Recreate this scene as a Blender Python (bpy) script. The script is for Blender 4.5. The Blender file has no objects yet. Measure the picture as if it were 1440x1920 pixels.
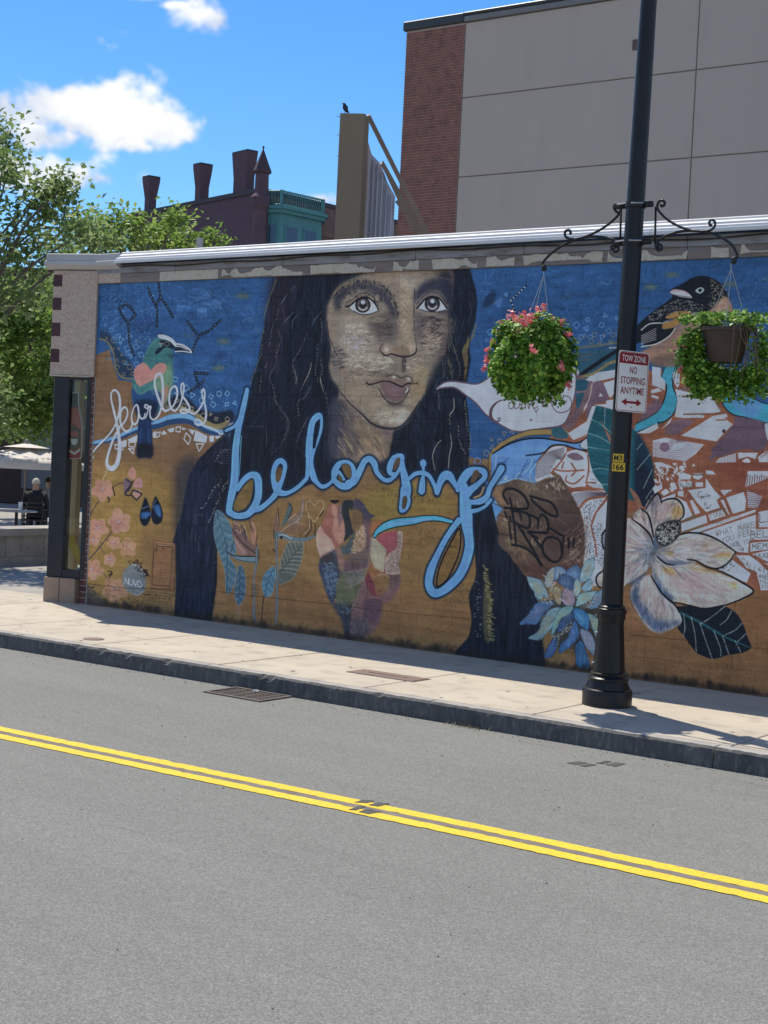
import bpy, math, random
import numpy as np
from mathutils import Vector, Matrix

random.seed(7)
SC = bpy.context.scene
COL = SC.collection

# ---------------------------------------------------------------- camera
YAW, PITCH, ROLL = 0.630288, -0.033893, 0.048422
CAM = np.array([12.85, -11.9210, 1.7844])
FPX = 2860.37                                   # focal length in pixels of a 1440 x 1920 picture
def camera_axes():
    cy, sy = math.cos(YAW), math.sin(YAW)
    f = np.array([-sy * math.cos(PITCH), cy * math.cos(PITCH), math.sin(PITCH)])
    r = np.array([cy, sy, 0.]); u = np.cross(r, f)
    c, s = math.cos(ROLL), math.sin(ROLL)
    return c * r + s * u, -s * r + c * u, f
AR, AU, AF = camera_axes()
cam_data = bpy.data.cameras.new('camera')
cam_data.sensor_fit = 'VERTICAL'; cam_data.sensor_height = 24.0; cam_data.sensor_width = 18.0
cam_data.lens = FPX / 1920 * 24.0
cam_data.clip_start = .05; cam_data.clip_end = 2000
cam = bpy.data.objects.new('camera', cam_data); COL.objects.link(cam)
cam.matrix_world = Matrix(((AR[0], AU[0], -AF[0], CAM[0]), (AR[1], AU[1], -AF[1], CAM[1]), (AR[2], AU[2], -AF[2], CAM[2]), (0, 0, 0, 1)))
SC.camera = cam
SC.render.resolution_x, SC.render.resolution_y = 768, 1024

# survey helpers: where a sight line meets a plane of the place
def ray(px, py):
    return AF + (px - 720) / FPX * AR - (py - 960) / FPX * AU
def on_y(px, py, Y=0.):
    d = ray(px, py); return CAM + (Y - CAM[1]) / d[1] * d
def on_x(px, py, X):
    d = ray(px, py); return CAM + (X - CAM[0]) / d[0] * d
def on_z(px, py, Z=0.):
    d = ray(px, py); return CAM + (Z - CAM[2]) / d[2] * d
def on_plane(px, py, o, n):
    d = ray(px, py); return CAM + np.dot(np.asarray(o) - CAM, n) / np.dot(d, n) * d
def at_d(px, py, D):
    return CAM + D * ray(px, py)
def wall_xz(px, py):
    d = AF[:, None] + (px - 720) / FPX * AR[:, None] - (py - 960) / FPX * AU[:, None]
    t = -CAM[1] / d[1]
    return CAM[0] + t * d[0], CAM[2] + t * d[2]

# ---------------------------------------------------------------- light
SUN_TO = Vector((-.52, .225, 1.)).normalized()       # towards the sun
EL = math.asin(SUN_TO.z); AZ = math.atan2(SUN_TO.x, SUN_TO.y)
sun_data = bpy.data.lights.new('sun', 'SUN'); sun_data.energy = 3.4; sun_data.angle = math.radians(.53); sun_data.color = (1., .915, .78)
sun = bpy.data.objects.new('sun', sun_data); COL.objects.link(sun)
sun.rotation_euler = SUN_TO.to_track_quat('Z', 'Y').to_euler()
sun.location = (0, 0, 40)

SC.view_settings.view_transform = 'Standard'; SC.view_settings.look = 'None'
SC.view_settings.exposure = 0.66; SC.view_settings.gamma = 1.0; SC.view_settings.use_curve_mapping = False

def smooth_noise(h, w, ch, cw, seed):
    r = np.random.default_rng(seed)
    gh, gw = max(2, int(h / ch) + 2), max(2, int(w / cw) + 2)
    g = r.random((gh, gw)).astype(np.float32)
    y = np.linspace(0, gh - 1.001, h); x = np.linspace(0, gw - 1.001, w)
    yi = y.astype(int); xi = x.astype(int)
    fy = (y - yi)[:, None].astype(np.float32); fx = (x - xi)[None, :].astype(np.float32)
    fy = fy * fy * (3 - 2 * fy); fx = fx * fx * (3 - 2 * fx)
    a = g[yi][:, xi]; b = g[yi][:, xi + 1]; c = g[yi + 1][:, xi]; d = g[yi + 1][:, xi + 1]
    return (a * (1 - fx) + b * fx) * (1 - fy) + (c * (1 - fx) + d * fx) * fy

CEL = .86                                             # clouds are drawn from the horizon up to this elevation
def cloud_image():
    """fair-weather cumulus all round the sky: opacity and brightness over azimuth and elevation"""
    H, Wd = 740, 5400
    el = (np.arange(H, dtype=np.float32)[:, None] + .5) / H * CEL; az = ((np.arange(Wd, dtype=np.float32)[None] + .5) / Wd * 2 - 1) * math.pi
    fb = np.zeros((H, Wd), np.float32); amp = 1.; ce = 46.
    for o in range(6):
        fb += amp * (smooth_noise(H, Wd, ce, ce * 1.25, 40 + o) - .5); amp *= .62; ce *= .5
    acc = np.full((H, Wd), -9., np.float32); hgt = np.zeros((H, Wd), np.float32)
    def ae(px, py):
        d = ray(px, py); d = d / np.linalg.norm(d); return math.atan2(d[0], d[1]), math.asin(d[2])
    k = 1 / FPX; blobs = []
    for x, y, rx, ry in ((80, 195, 105, 90), (150, 225, 130, 75), (225, 235, 120, 55), (305, 238, 85, 38), (0, 195, 120, 100), (80, 255, 140, 42), (130, 330, 130, 52), (40, 325, 130, 50), (185, 335, 60, 40), (272, 345, 34, 28), (215, 375, 46, 28), (250, 272, 40, 20),
                         (420, 40, 66, 46), (462, 20, 62, 46), (330, 10, 24, 8), (262, -8, 44, 10), (605, 375, 70, 22)):
        a, e = ae(x, y); blobs.append((a, e, rx * k, ry * k))
    r = random.Random(5)
    for i in range(230):                              # extra cumulus out of view, thickened to add fill light on the shaded wall
        a = r.uniform(-math.pi, math.pi); e = r.uniform(.08, .82)
        if -1.15 < a < -.15: continue
        for q in range(4): blobs.append((a + r.uniform(-.11, .11), e + r.uniform(-.02, .02), r.uniform(.05, .10), r.uniform(.025, .05)))
    for a, e, ra, re in blobs:
        ra /= math.cos(e)
        i0, i1 = max(0, int((e - 3 * re) / CEL * H)), min(H, int((e + 3 * re) / CEL * H) + 1)
        j0, j1 = max(0, int(((a - 3 * ra) / math.pi + 1) / 2 * Wd)), min(Wd, int(((a + 3 * ra) / math.pi + 1) / 2 * Wd) + 1)
        if i1 <= i0 or j1 <= j0: continue
        dx = (az[:, j0:j1] - a) / ra; dy = (el[i0:i1] - e) / re; v = 1 - np.sqrt(dx * dx + dy * dy * np.where(dy < 0, 1.5, 1.))
        sl = (slice(i0, i1), slice(j0, j1)); better = v > acc[sl]
        hgt[sl] = np.where(better, np.broadcast_to(dy, v.shape), hgt[sl]); acc[sl] = np.where(better, v, acc[sl])
    d = acc * .95 + fb * 1.7 - .10
    t = np.clip((d - .02) / .75, 0, 1); alpha = t * t * (3 - 2 * t)
    lit = np.clip(.50 + .55 * hgt + fb * 1.9 - .25 * np.clip(d - .5, 0, 1), 0, 1)
    img = bpy.data.images.new('cloud cover', Wd, H, alpha=False); img.colorspace_settings.name = 'Non-Color'
    px = np.ones((H, Wd, 4), np.float32); px[..., 0] = alpha; px[..., 1] = lit; px[..., 2] = 0
    img.pixels.foreach_set(px.ravel()); img.update(); img.pack()
    return img

def build_world():
    w = bpy.data.worlds.new('World'); SC.world = w; w.use_nodes = True
    nt = w.node_tree; nt.nodes.clear(); N = nt.nodes.new; K = nt.links.new
    def math_(op, a, b=None):
        n = N('ShaderNodeMath'); n.operation = op
        for i, v in enumerate((a, b)):
            if v is None: continue
            if isinstance(v, (int, float)): n.inputs[i].default_value = v
            else: K(v, n.inputs[i])
        return n.outputs[0]
    sky = N('ShaderNodeTexSky'); sky.sky_type = 'NISHITA'; sky.sun_disc = False
    sky.sun_elevation = EL; sky.sun_rotation = AZ; sky.altitude = 1200; sky.air_density = 1.0; sky.dust_density = .05; sky.ozone_density = 6.0
    hs = N('ShaderNodeHueSaturation'); hs.inputs['Saturation'].default_value = 1.2; hs.inputs['Value'].default_value = .68; K(sky.outputs[0], hs.inputs['Color'])
    tc = N('ShaderNodeTexCoord'); sep = N('ShaderNodeSeparateXYZ'); K(tc.outputs['Generated'], sep.inputs[0])
    el = math_('ARCSINE', sep.outputs[2]); az = math_('ARCTAN2', sep.outputs[0], sep.outputs[1])
    cmb = N('ShaderNodeCombineXYZ'); K(math_('ADD', math_('MULTIPLY', az, .5 / math.pi), .5), cmb.inputs[0]); K(math_('MULTIPLY', el, 1 / CEL), cmb.inputs[1])
    im = N('ShaderNodeTexImage'); im.image = cloud_image(); im.extension = 'CLIP'; im.interpolation = 'Cubic'; K(cmb.outputs[0], im.inputs['Vector'])
    s2 = N('ShaderNodeSeparateColor'); K(im.outputs['Color'], s2.inputs[0])
    cc = N('ShaderNodeMix'); cc.data_type = 'RGBA'; K(s2.outputs[1], cc.inputs['Factor'])
    cc.inputs['A'].default_value = (2.35, 2.7, 3.3, 1); cc.inputs['B'].default_value = (4.5, 4.5, 4.5, 1)
    mx = N('ShaderNodeMix'); mx.data_type = 'RGBA'; K(math_('MULTIPLY', s2.outputs[0], .96), mx.inputs['Factor']); K(hs.outputs[0], mx.inputs['A']); K(cc.outputs['Result'], mx.inputs['B'])
    bg = N('ShaderNodeBackground'); bg.inputs['Strength'].default_value = .15; K(mx.outputs['Result'], bg.inputs['Color'])
    out = N('ShaderNodeOutputWorld'); K(bg.outputs[0], out.inputs['Surface'])
build_world()

# ---------------------------------------------------------------- helpers
def new_obj(name, verts, faces, mat=None, parent=None, smooth=False, loc=None):
    V = np.asarray(verts, float).reshape(-1, 3)
    c = np.asarray(loc, float) if loc is not None else (V.min(0) + V.max(0)) / 2
    me = bpy.data.meshes.new(name); me.from_pydata((V - c).tolist(), [], [list(map(int, f)) for f in faces]); me.update()
    if smooth: me.polygons.foreach_set('use_smooth', [True] * len(me.polygons))
    if mat is not None: me.materials.append(mat)
    o = bpy.data.objects.new(name, me); COL.objects.link(o); o.location = c
    if parent is not None: set_parent(o, parent)
    return o

def set_parent(o, p):
    o.parent = p
    o.matrix_parent_inverse = world_of(p).inverted()

def world_of(o):
    m = Matrix.LocRotScale(o.location, o.rotation_euler, o.scale)
    return (world_of(o.parent) @ o.matrix_parent_inverse @ m) if o.parent else m

def tag(o, label=None, cat=None, group=None, kind=None):
    for k, v in (('label', label), ('category', cat), ('group', group), ('kind', kind)):
        if v: o[k] = v
    return o

def thing(name, loc, label, cat, group=None):
    o = bpy.data.objects.new(name, None); COL.objects.link(o); o.location = loc; o.empty_display_size = .2
    return tag(o, label, cat, group)

class MB:
    """collects shapes into one mesh"""
    def __init__(s): s.v = []; s.f = []
    def add(s, V, F):
        b = len(s.v); s.v += [tuple(map(float, p)) for p in V]; s.f += [[i + b for i in f] for f in F]; return s
    def box(s, lo, hi, M=None):
        x0, y0, z0 = lo; x1, y1, z1 = hi
        V = [(x0, y0, z0), (x1, y0, z0), (x1, y1, z0), (x0, y1, z0), (x0, y0, z1), (x1, y0, z1), (x1, y1, z1), (x0, y1, z1)]
        if M is not None: V = [M(p) for p in V]
        return s.add(V, [(3, 2, 1, 0), (4, 5, 6, 7), (0, 1, 5, 4), (1, 2, 6, 5), (2, 3, 7, 6), (3, 0, 4, 7)])
    def bbox(s, lo, hi, b=.01, M=None):
        """box with chamfered edges"""
        lo = np.array(lo, float); hi = np.array(hi, float); b = min(b, .45 * (hi - lo).min())
        V = []; idx = {}
        for i in range(8):
            c = [(lo, hi)[(i >> k) & 1][k] for k in range(3)]; sg = [1 if not (i >> k) & 1 else -1 for k in range(3)]
            for k in range(3):
                p = [c[j] + (sg[j] * b if j != k else 0) for j in range(3)]; idx[i, k] = len(V); V.append(tuple(p))
        F = [[idx[i, 0], idx[i, 1], idx[i, 2]] for i in range(8)]
        for k in range(3):
            u, v = (k + 1) % 3, (k + 2) % 3
            for sd in (0, 1):
                q = [(sd << k) | (a << u) | (c << v) for a, c in ((0, 0), (1, 0), (1, 1), (0, 1))]
                F.append([idx[i, k] for i in q])
            for a in (0, 1):
                for c in (0, 1):
                    i0 = (a << u) | (c << v); i1 = i0 | (1 << k)
                    F.append([idx[i0, u], idx[i1, u], idx[i1, v], idx[i0, v]])
        if M is not None: V = [M(p) for p in V]
        ce = np.mean(V, 0); F2 = []
        for f in F:
            a, b_, c = (np.array(V[f[j]]) for j in (0, 1, 2)); n = np.cross(b_ - a, c - a); m = np.mean([V[j] for j in f], 0)
            F2.append(f if np.dot(n, m - ce) > 0 else f[::-1])
        return s.add(V, F2)
    def prism(s, poly, d, M=None):
        """polygon (list of 3D points, planar) extruded by vector d"""
        P = [np.array(p, float) for p in poly]; d = np.array(d, float); n = len(P)
        V = P + [p + d for p in P]
        if M is not None: V = [M(p) for p in V]
        nn = sum((np.cross(P[i] - P[0], P[(i + 1) % n] - P[0]) for i in range(n)), np.zeros(3))
        if np.dot(nn, d) > 0: F = [list(range(n))[::-1], list(range(n, 2 * n))] + [[i, (i + 1) % n, n + (i + 1) % n, n + i] for i in range(n)]
        else: F = [list(range(n)), list(range(n, 2 * n))[::-1]] + [[(i + 1) % n, i, n + i, n + (i + 1) % n] for i in range(n)]
        return s.add(V, F)
    def tube(s, pts, r, n=8, cap=True):
        P = [np.array(p, float) for p in pts]; R = [r] * len(P) if np.isscalar(r) else list(r)
        b = len(s.v); up = None
        for i, p in enumerate(P):
            t = P[min(i + 1, len(P) - 1)] - P[max(i - 1, 0)]; t = t / (np.linalg.norm(t) + 1e-12)
            if up is None:
                up = np.array([0, 0, 1.]) if abs(t[2]) < .9 else np.array([1., 0, 0])
            a = np.cross(t, up); a /= np.linalg.norm(a) + 1e-12; up = np.cross(a, t)
            for k in range(n):
                g = 2 * math.pi * k / n; s.v.append(tuple(p + R[i] * (math.cos(g) * a + math.sin(g) * up)))
        for i in range(len(P) - 1):
            for k in range(n):
                s.f.append([b + i * n + k, b + i * n + (k + 1) % n, b + (i + 1) * n + (k + 1) % n, b + (i + 1) * n + k])
        if cap:
            s.f.append([b + k for k in range(n)][::-1]); s.f.append([b + (len(P) - 1) * n + k for k in range(n)])
        return s
    def lathe(s, prof, c, n=32, cap=True):
        b = len(s.v)
        for r, z in prof:
            for k in range(n):
                g = 2 * math.pi * k / n; s.v.append((c[0] + r * math.cos(g), c[1] + r * math.sin(g), c[2] + z))
        for i in range(len(prof) - 1):
            for k in range(n):
                s.f.append([b + i * n + k, b + i * n + (k + 1) % n, b + (i + 1) * n + (k + 1) % n, b + (i + 1) * n + k])
        if cap:
            s.f.append([b + k for k in range(n)][::-1]); s.f.append([b + (len(prof) - 1) * n + k for k in range(n)])
        return s
    def build(s, name, mat, parent=None, smooth=False, loc=None):
        return new_obj(name, s.v, s.f, mat, parent, smooth, loc)

def spline(P, n=8, closed=False):
    P = np.asarray(P, float)
    Q = np.vstack([P[-1], P, P[0], P[1]]) if closed else np.vstack([2 * P[0] - P[1], P, 2 * P[-1] - P[-2]])
    out = []; t = np.linspace(0, 1, n, endpoint=False)[:, None]
    for i in range(1, len(Q) - 2):
        a, b, c, d = Q[i - 1], Q[i], Q[i + 1], Q[i + 2]
        out.append(.5 * (2 * b + (c - a) * t + (2 * a - 5 * b + 4 * c - d) * t ** 2 + (3 * b - a - 3 * c + d) * t ** 3))
    if not closed: out.append(P[-1:])
    return np.vstack(out)

def auto_smooth(o, ang=35):
    me = o.data; me.polygons.foreach_set('use_smooth', [True] * len(me.polygons))
    me.set_sharp_from_angle(angle=math.radians(ang)); return o

# ---------------------------------------------------------------- materials
def mat(name, c1, c2=None, scale=4., rough=.75, bump=0., bscale=None, metal=0., spec=.35, detail=6., c3=None, s3=60., w3=.3, stretch=(1, 1, 1), contrast=(.3, .7), coat=0.):
    m = bpy.data.materials.new(name); m.use_nodes = True; nt = m.node_tree; N = nt.nodes.new; K = nt.links.new
    b = nt.nodes['Principled BSDF']; b.inputs['Roughness'].default_value = rough; b.inputs['Metallic'].default_value = metal; b.inputs['Specular IOR Level'].default_value = spec
    if coat: b.inputs['Coat Weight'].default_value = coat
    g = N('ShaderNodeNewGeometry'); mp = N('ShaderNodeMapping'); mp.inputs['Scale'].default_value = stretch; K(g.outputs['Position'], mp.inputs['Vector'])
    if c2 is None: c2 = tuple(v * .82 for v in c1)
    n1 = N('ShaderNodeTexNoise'); n1.inputs['Scale'].default_value = scale; n1.inputs['Detail'].default_value = detail; K(mp.outputs[0], n1.inputs['Vector'])
    r = N('ShaderNodeMapRange'); r.inputs['From Min'].default_value = contrast[0]; r.inputs['From Max'].default_value = contrast[1]; K(n1.outputs['Fac'], r.inputs['Value'])
    mx = N('ShaderNodeMix'); mx.data_type = 'RGBA'; K(r.outputs[0], mx.inputs['Factor']); mx.inputs['A'].default_value = (*c1, 1); mx.inputs['B'].default_value = (*c2, 1)
    col = mx.outputs['Result']
    if c3 is not None:
        n3 = N('ShaderNodeTexNoise'); n3.inputs['Scale'].default_value = s3; n3.inputs['Detail'].default_value = 3; K(mp.outputs[0], n3.inputs['Vector'])
        r3 = N('ShaderNodeMapRange'); r3.inputs['From Min'].default_value = .5; r3.inputs['From Max'].default_value = .72; r3.inputs['To Max'].default_value = w3; K(n3.outputs['Fac'], r3.inputs['Value'])
        m3 = N('ShaderNodeMix'); m3.data_type = 'RGBA'; K(r3.outputs[0], m3.inputs['Factor']); K(col, m3.inputs['A']); m3.inputs['B'].default_value = (*c3, 1); col = m3.outputs['Result']
    K(col, b.inputs['Base Color'])
    if bump:
        n2 = N('ShaderNodeTexNoise'); n2.inputs['Scale'].default_value = bscale or scale * 8; n2.inputs['Detail'].default_value = 6; K(g.outputs['Position'], n2.inputs['Vector'])
        bp = N('ShaderNodeBump'); bp.inputs['Strength'].default_value = bump; bp.inputs['Distance'].default_value = .01; K(n2.outputs['Fac'], bp.inputs['Height']); K(bp.outputs[0], b.inputs['Normal'])
    return m

def per_object(m, amount=.18):
    """small brightness change from one object to the next"""
    nt = m.node_tree; b = nt.nodes['Principled BSDF']; l = b.inputs['Base Color'].links[0].from_socket
    oi = nt.nodes.new('ShaderNodeObjectInfo'); r = nt.nodes.new('ShaderNodeMapRange'); r.inputs['To Min'].default_value = 1 - amount; r.inputs['To Max'].default_value = 1 + amount
    nt.links.new(oi.outputs['Random'], r.inputs['Value'])
    h = nt.nodes.new('ShaderNodeHueSaturation'); nt.links.new(r.outputs[0], h.inputs['Value']); nt.links.new(l, h.inputs['Color']); nt.links.new(h.outputs[0], b.inputs['Base Color'])
    return m

def foliage_mat(name, c1, c2, c3, trans=.35):
    m = bpy.data.materials.new(name); m.use_nodes = True; nt = m.node_tree; N = nt.nodes.new; K = nt.links.new
    b = nt.nodes['Principled BSDF']; b.inputs['Roughness'].default_value = .5; b.inputs['Specular IOR Level'].default_value = .3
    at = N('ShaderNodeAttribute'); at.attribute_name = 'tone'
    cr = N('ShaderNodeValToRGB'); e = cr.color_ramp.elements; e[0].color = (*c1, 1); e[1].color = (*c3, 1); x = e.new(.55); x.color = (*c2, 1)
    K(at.outputs['Fac'], cr.inputs[0]); K(cr.outputs[0], b.inputs['Base Color'])
    t = N('ShaderNodeBsdfTranslucent'); K(cr.outputs[0], t.inputs['Color'])
    mx = N('ShaderNodeMixShader'); mx.inputs[0].default_value = trans; K(b.outputs[0], mx.inputs[1]); K(t.outputs[0], mx.inputs[2])
    K(mx.outputs[0], nt.nodes['Material Output'].inputs['Surface'])
    return m

def leaves_obj(name, P, Nn, size, m, parent, r, aspect=.55, fold=.25, smin=.6, smax=1.25):
    """one small folded leaf face pair at every point"""
    n = len(P); V = np.zeros((n, 4, 3)); tone = np.zeros(n)
    up = np.asarray(Nn, float); up /= np.linalg.norm(up, axis=1)[:, None] + 1e-9
    rd = r.normal(size=(n, 3)); a = np.cross(up, rd); a /= np.linalg.norm(a, axis=1)[:, None] + 1e-9; b = np.cross(up, a)
    s = (size * r.uniform(smin, smax, n))[:, None]
    V[:, 0] = P - a * s * .5; V[:, 1] = P + b * s * aspect * .5 + up * s * fold * .5; V[:, 2] = P + a * s * .5 - up * s * .12; V[:, 3] = P - b * s * aspect * .5 + up * s * fold * .5
    c = np.asarray(P).mean(0); me = bpy.data.meshes.new(name)
    idx = np.arange(n)[:, None] * 4
    F = np.concatenate([idx + np.array([[0, 1, 2]]), idx + np.array([[0, 2, 3]])], 1).reshape(-1, 3)
    me.vertices.add(n * 4); me.vertices.foreach_set('co', (V.reshape(-1, 3) - c).ravel())
    me.loops.add(len(F) * 3); me.loops.foreach_set('vertex_index', F.ravel().astype(np.int32))
    me.polygons.add(len(F)); me.polygons.foreach_set('loop_start', np.arange(0, len(F) * 3, 3, dtype=np.int32)); me.polygons.foreach_set('loop_total', np.full(len(F), 3, np.int32))
    me.update(); me.validate()
    at = me.attributes.new('tone', 'FLOAT', 'FACE'); at.data.foreach_set('value', np.repeat(r.random(n), 2).astype(np.float32))
    me.materials.append(m); o = bpy.data.objects.new(name, me); COL.objects.link(o); o.location = c
    if parent is not None: set_parent(o, parent)
    return o
# ---------------------------------------------------------------- mural paint
# The paint is drawn by code, stroke by stroke, on the flat wall plane
# (metres along the wall, metres above the pavement) into one colour buffer.
MS = 230.0                      # paint samples per metre
MX0, MX1, MZ1 = -0.05, 11.25, 3.62
MW, MH = int((MX1 - MX0) * MS), int(MZ1 * MS)
canvas = np.zeros((MH, MW, 3), np.float32)
rng = np.random.default_rng(11)

NB = (smooth_noise(MH, MW, 7, 50, 1) * .5 + smooth_noise(MH, MW, 3, 18, 2) * .3 + smooth_noise(MH, MW, 40, 90, 3) * .5) / 1.3 - .5
NF = smooth_noise(MH, MW, 2, 3, 4) - .5
NV = smooth_noise(MH, MW, 45, 6, 5) - .5

def px_scale(px):               # photo pixels -> metres on the wall
    return 3.6 / (605 + (px - 170) * .1748)

def PT(z, s):
    x0, y0, k = z
    if isinstance(s, str):
        s = [tuple(float(v) for v in q.split(',')) for q in s.split()]
    return np.array([(x0 + a / k, y0 + b / k) for a, b in s], float)

def to_wall(P):
    W = wall_xz(P[:, 0], P[:, 1])
    return np.stack([(W[0] - MX0) * MS, (MZ1 - W[1]) * MS], 1)

def crom(P, closed=False, n=7):
    P = np.asarray(P, float)
    if len(P) < 3:
        return P
    Q = np.vstack([P[-1], P, P[0], P[1]]) if closed else np.vstack([2 * P[0] - P[1], P, 2 * P[-1] - P[-2]])
    out = []
    t = np.linspace(0, 1, n, endpoint=False)[:, None]
    for i in range(1, len(Q) - 2):
        a, b, c, d = Q[i - 1], Q[i], Q[i + 1], Q[i + 2]
        out.append(.5 * (2 * b + (c - a) * t + (2 * a - 5 * b + 4 * c - d) * t ** 2 + (3 * b - a - 3 * c + d) * t ** 3))
    if not closed:
        out.append(P[-1:])
    return np.vstack(out)

def poly_mask(P):               # scanline coverage of a polygon given in canvas pixels
    x0 = max(0, int(P[:, 0].min()) - 1); x1 = min(MW, int(P[:, 0].max()) + 2)
    y0 = max(0, int(P[:, 1].min()) - 1); y1 = min(MH, int(P[:, 1].max()) + 2)
    if x1 <= x0 or y1 <= y0:
        return None
    m = np.zeros((y1 - y0, x1 - x0), np.float32)
    A = P; B = np.roll(P, -1, 0)
    k = A[:, 1] != B[:, 1]; A = A[k]; B = B[k]
    w = x1 - x0
    edge = np.arange(w)
    for r in range(y1 - y0):
        for o in (.25, .75):
            y = y0 + r + o
            hit = (A[:, 1] <= y) != (B[:, 1] <= y)
            if not hit.any():
                continue
            a = A[hit]; b = B[hit]
            xs = np.sort(a[:, 0] + (y - a[:, 1]) / (b[:, 1] - a[:, 1]) * (b[:, 0] - a[:, 0])) - x0
            for j in range(0, len(xs) - 1, 2):
                m[r] += .5 * np.clip(np.minimum(edge + 1, xs[j + 1]) - np.maximum(edge, xs[j]), 0, 1)
    return x0, y0, m

def blur(m, r):
    r = int(round(r))
    if r < 1:
        return m
    for _ in range(2):
        for ax in (0, 1):
            c = np.cumsum(np.pad(m, [(r + 1, r) if i == ax else (0, 0) for i in (0, 1)], mode='constant'), axis=ax)
            n = m.shape[ax]
            m = (np.take(c, np.arange(n) + 2 * r + 1, ax) - np.take(c, np.arange(n), ax)) / (2 * r + 1)
    return m

def put(x0, y0, m, col, alpha=1., tex=.06, vert=False):
    h, w = m.shape
    sl = (slice(y0, y0 + h), slice(x0, x0 + w))
    nb = (NV if vert else NB)[sl] * 2.2 + NF[sl] * .8
    c = np.array(col, np.float32)[None, None] * (1 + tex * 2 * nb[..., None])
    a = np.clip(m * alpha, 0, 1)[..., None]
    canvas[sl] = canvas[sl] * (1 - a) + c * a

def FI(z, s, col, alpha=1., soft=0, smooth=True, tex=.06, vert=False):
    P = PT(z, s)
    if smooth:
        P = crom(P, True)
    W = to_wall(P)
    r = poly_mask(W)
    if r is None:
        return
    x0, y0, m = r
    if soft:
        k = soft * px_scale(P[:, 0].mean()) * MS
        p = int(2 * k) + 2
        X0, Y0 = max(0, x0 - p), max(0, y0 - p)
        X1, Y1 = min(MW, x0 + m.shape[1] + p), min(MH, y0 + m.shape[0] + p)
        big = np.zeros((Y1 - Y0, X1 - X0), np.float32)
        big[y0 - Y0:y0 - Y0 + m.shape[0], x0 - X0:x0 - X0 + m.shape[1]] = m
        x0, y0, m = X0, Y0, blur(big, k)
    put(x0, y0, m, col, alpha, tex, vert)

def segs(W, R, col, alpha, tex=.03):
    x0 = max(0, int((W[:, 0] - R).min()) - 2); x1 = min(MW, int((W[:, 0] + R).max()) + 3)
    y0 = max(0, int((W[:, 1] - R).min()) - 2); y1 = min(MH, int((W[:, 1] + R).max()) + 3)
    if x1 <= x0 or y1 <= y0:
        return
    m = np.zeros((y1 - y0, x1 - x0), np.float32)
    for i in range(len(W) - 1):
        a, b = W[i], W[i + 1]; ra, rb = R[i], R[i + 1]
        rm = max(ra, rb) + 1.5
        bx0 = max(x0, int(min(a[0], b[0]) - rm)); bx1 = min(x1, int(max(a[0], b[0]) + rm) + 1)
        by0 = max(y0, int(min(a[1], b[1]) - rm)); by1 = min(y1, int(max(a[1], b[1]) + rm) + 1)
        if bx1 <= bx0 or by1 <= by0:
            continue
        X = np.arange(bx0, bx1)[None, :] + .5; Y = np.arange(by0, by1)[:, None] + .5
        d = b - a; L2 = max(d @ d, 1e-9)
        t = np.clip(((X - a[0]) * d[0] + (Y - a[1]) * d[1]) / L2, 0, 1)
        D = np.hypot(X - a[0] - t * d[0], Y - a[1] - t * d[1])
        rr = ra + (rb - ra) * t
        cov = np.clip(rr - D + .5, 0, 1) * np.clip(rr * 2, 0, 1)
        s_ = (slice(by0 - y0, by1 - y0), slice(bx0 - x0, bx1 - x0))
        m[s_] = np.maximum(m[s_], cov)
    put(x0, y0, m, col, alpha, tex)

def LN(z, s, w, col, alpha=1., smooth=True, closed=False, n=7, tex=.03):
    P = PT(z, s)
    w = np.full(len(P), w, float) if np.isscalar(w) else np.interp(np.linspace(0, 1, len(P)), np.linspace(0, 1, len(w)), w)
    Q = np.column_stack([P, w])
    if smooth and len(P) > 2:
        Q = crom(Q, closed, n)
    if closed:
        Q = np.vstack([Q, Q[:1]])
    W = to_wall(Q[:, :2])
    R = np.maximum(Q[:, 2], .2) * .5 * px_scale(Q[:, 0]) * MS
    segs(W, R, col, alpha, tex)

def along(P, step, smooth=True):
    Q = crom(P, False, 10) if smooth else np.asarray(P, float)
    d = np.r_[0, np.cumsum(np.hypot(*np.diff(Q, axis=0).T))]
    t = np.arange(0, d[-1], step)
    return np.stack([np.interp(t, d, Q[:, 0]), np.interp(t, d, Q[:, 1])], 1)

def DOTS(z, s, step, r, col, alpha=.9, jit=0., smooth=True):     # a dotted line
    for q in along(PT(z, s), step, smooth):
        q = q + rng.normal(0, jit, 2) if jit else q
        rr = r * rng.uniform(.7, 1.25)
        LN((0, 0, 1), [tuple(q), (q[0] + .3, q[1])], rr * 2, col, alpha, False)

def inside(P, q):
    A = P; B = np.roll(P, 1, 0); k = (A[:, 1] > q[1]) != (B[:, 1] > q[1])
    if not k.any():
        return False
    A = A[k]; B = B[k]
    return bool(np.count_nonzero(q[0] < (B[:, 0] - A[:, 0]) * (q[1] - A[:, 1]) / (B[:, 1] - A[:, 1]) + A[:, 0]) % 2)

def SPECK(z, s, n, r, col, alpha=.8, length=0., ang=0., jit=.4, smooth=True):
    """n small dots or short dashes scattered inside an outline"""
    P = PT(z, s)
    P = crom(P, True) if smooth else P
    lo, hi = P.min(0), P.max(0); k = 0; tries = 0
    while k < n and tries < n * 12:
        tries += 1
        q = rng.uniform(lo, hi)
        if not inside(P, q):
            continue
        k += 1
        a = ang + rng.normal(0, jit); l = length * rng.uniform(.5, 1.3)
        LN((0, 0, 1), [(q[0] - l * math.cos(a) / 2, q[1] - l * math.sin(a) / 2), (q[0] + l * math.cos(a) / 2 + .2, q[1] + l * math.sin(a) / 2)],
          2 * r * rng.uniform(.6, 1.3), col, alpha, False)

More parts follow.
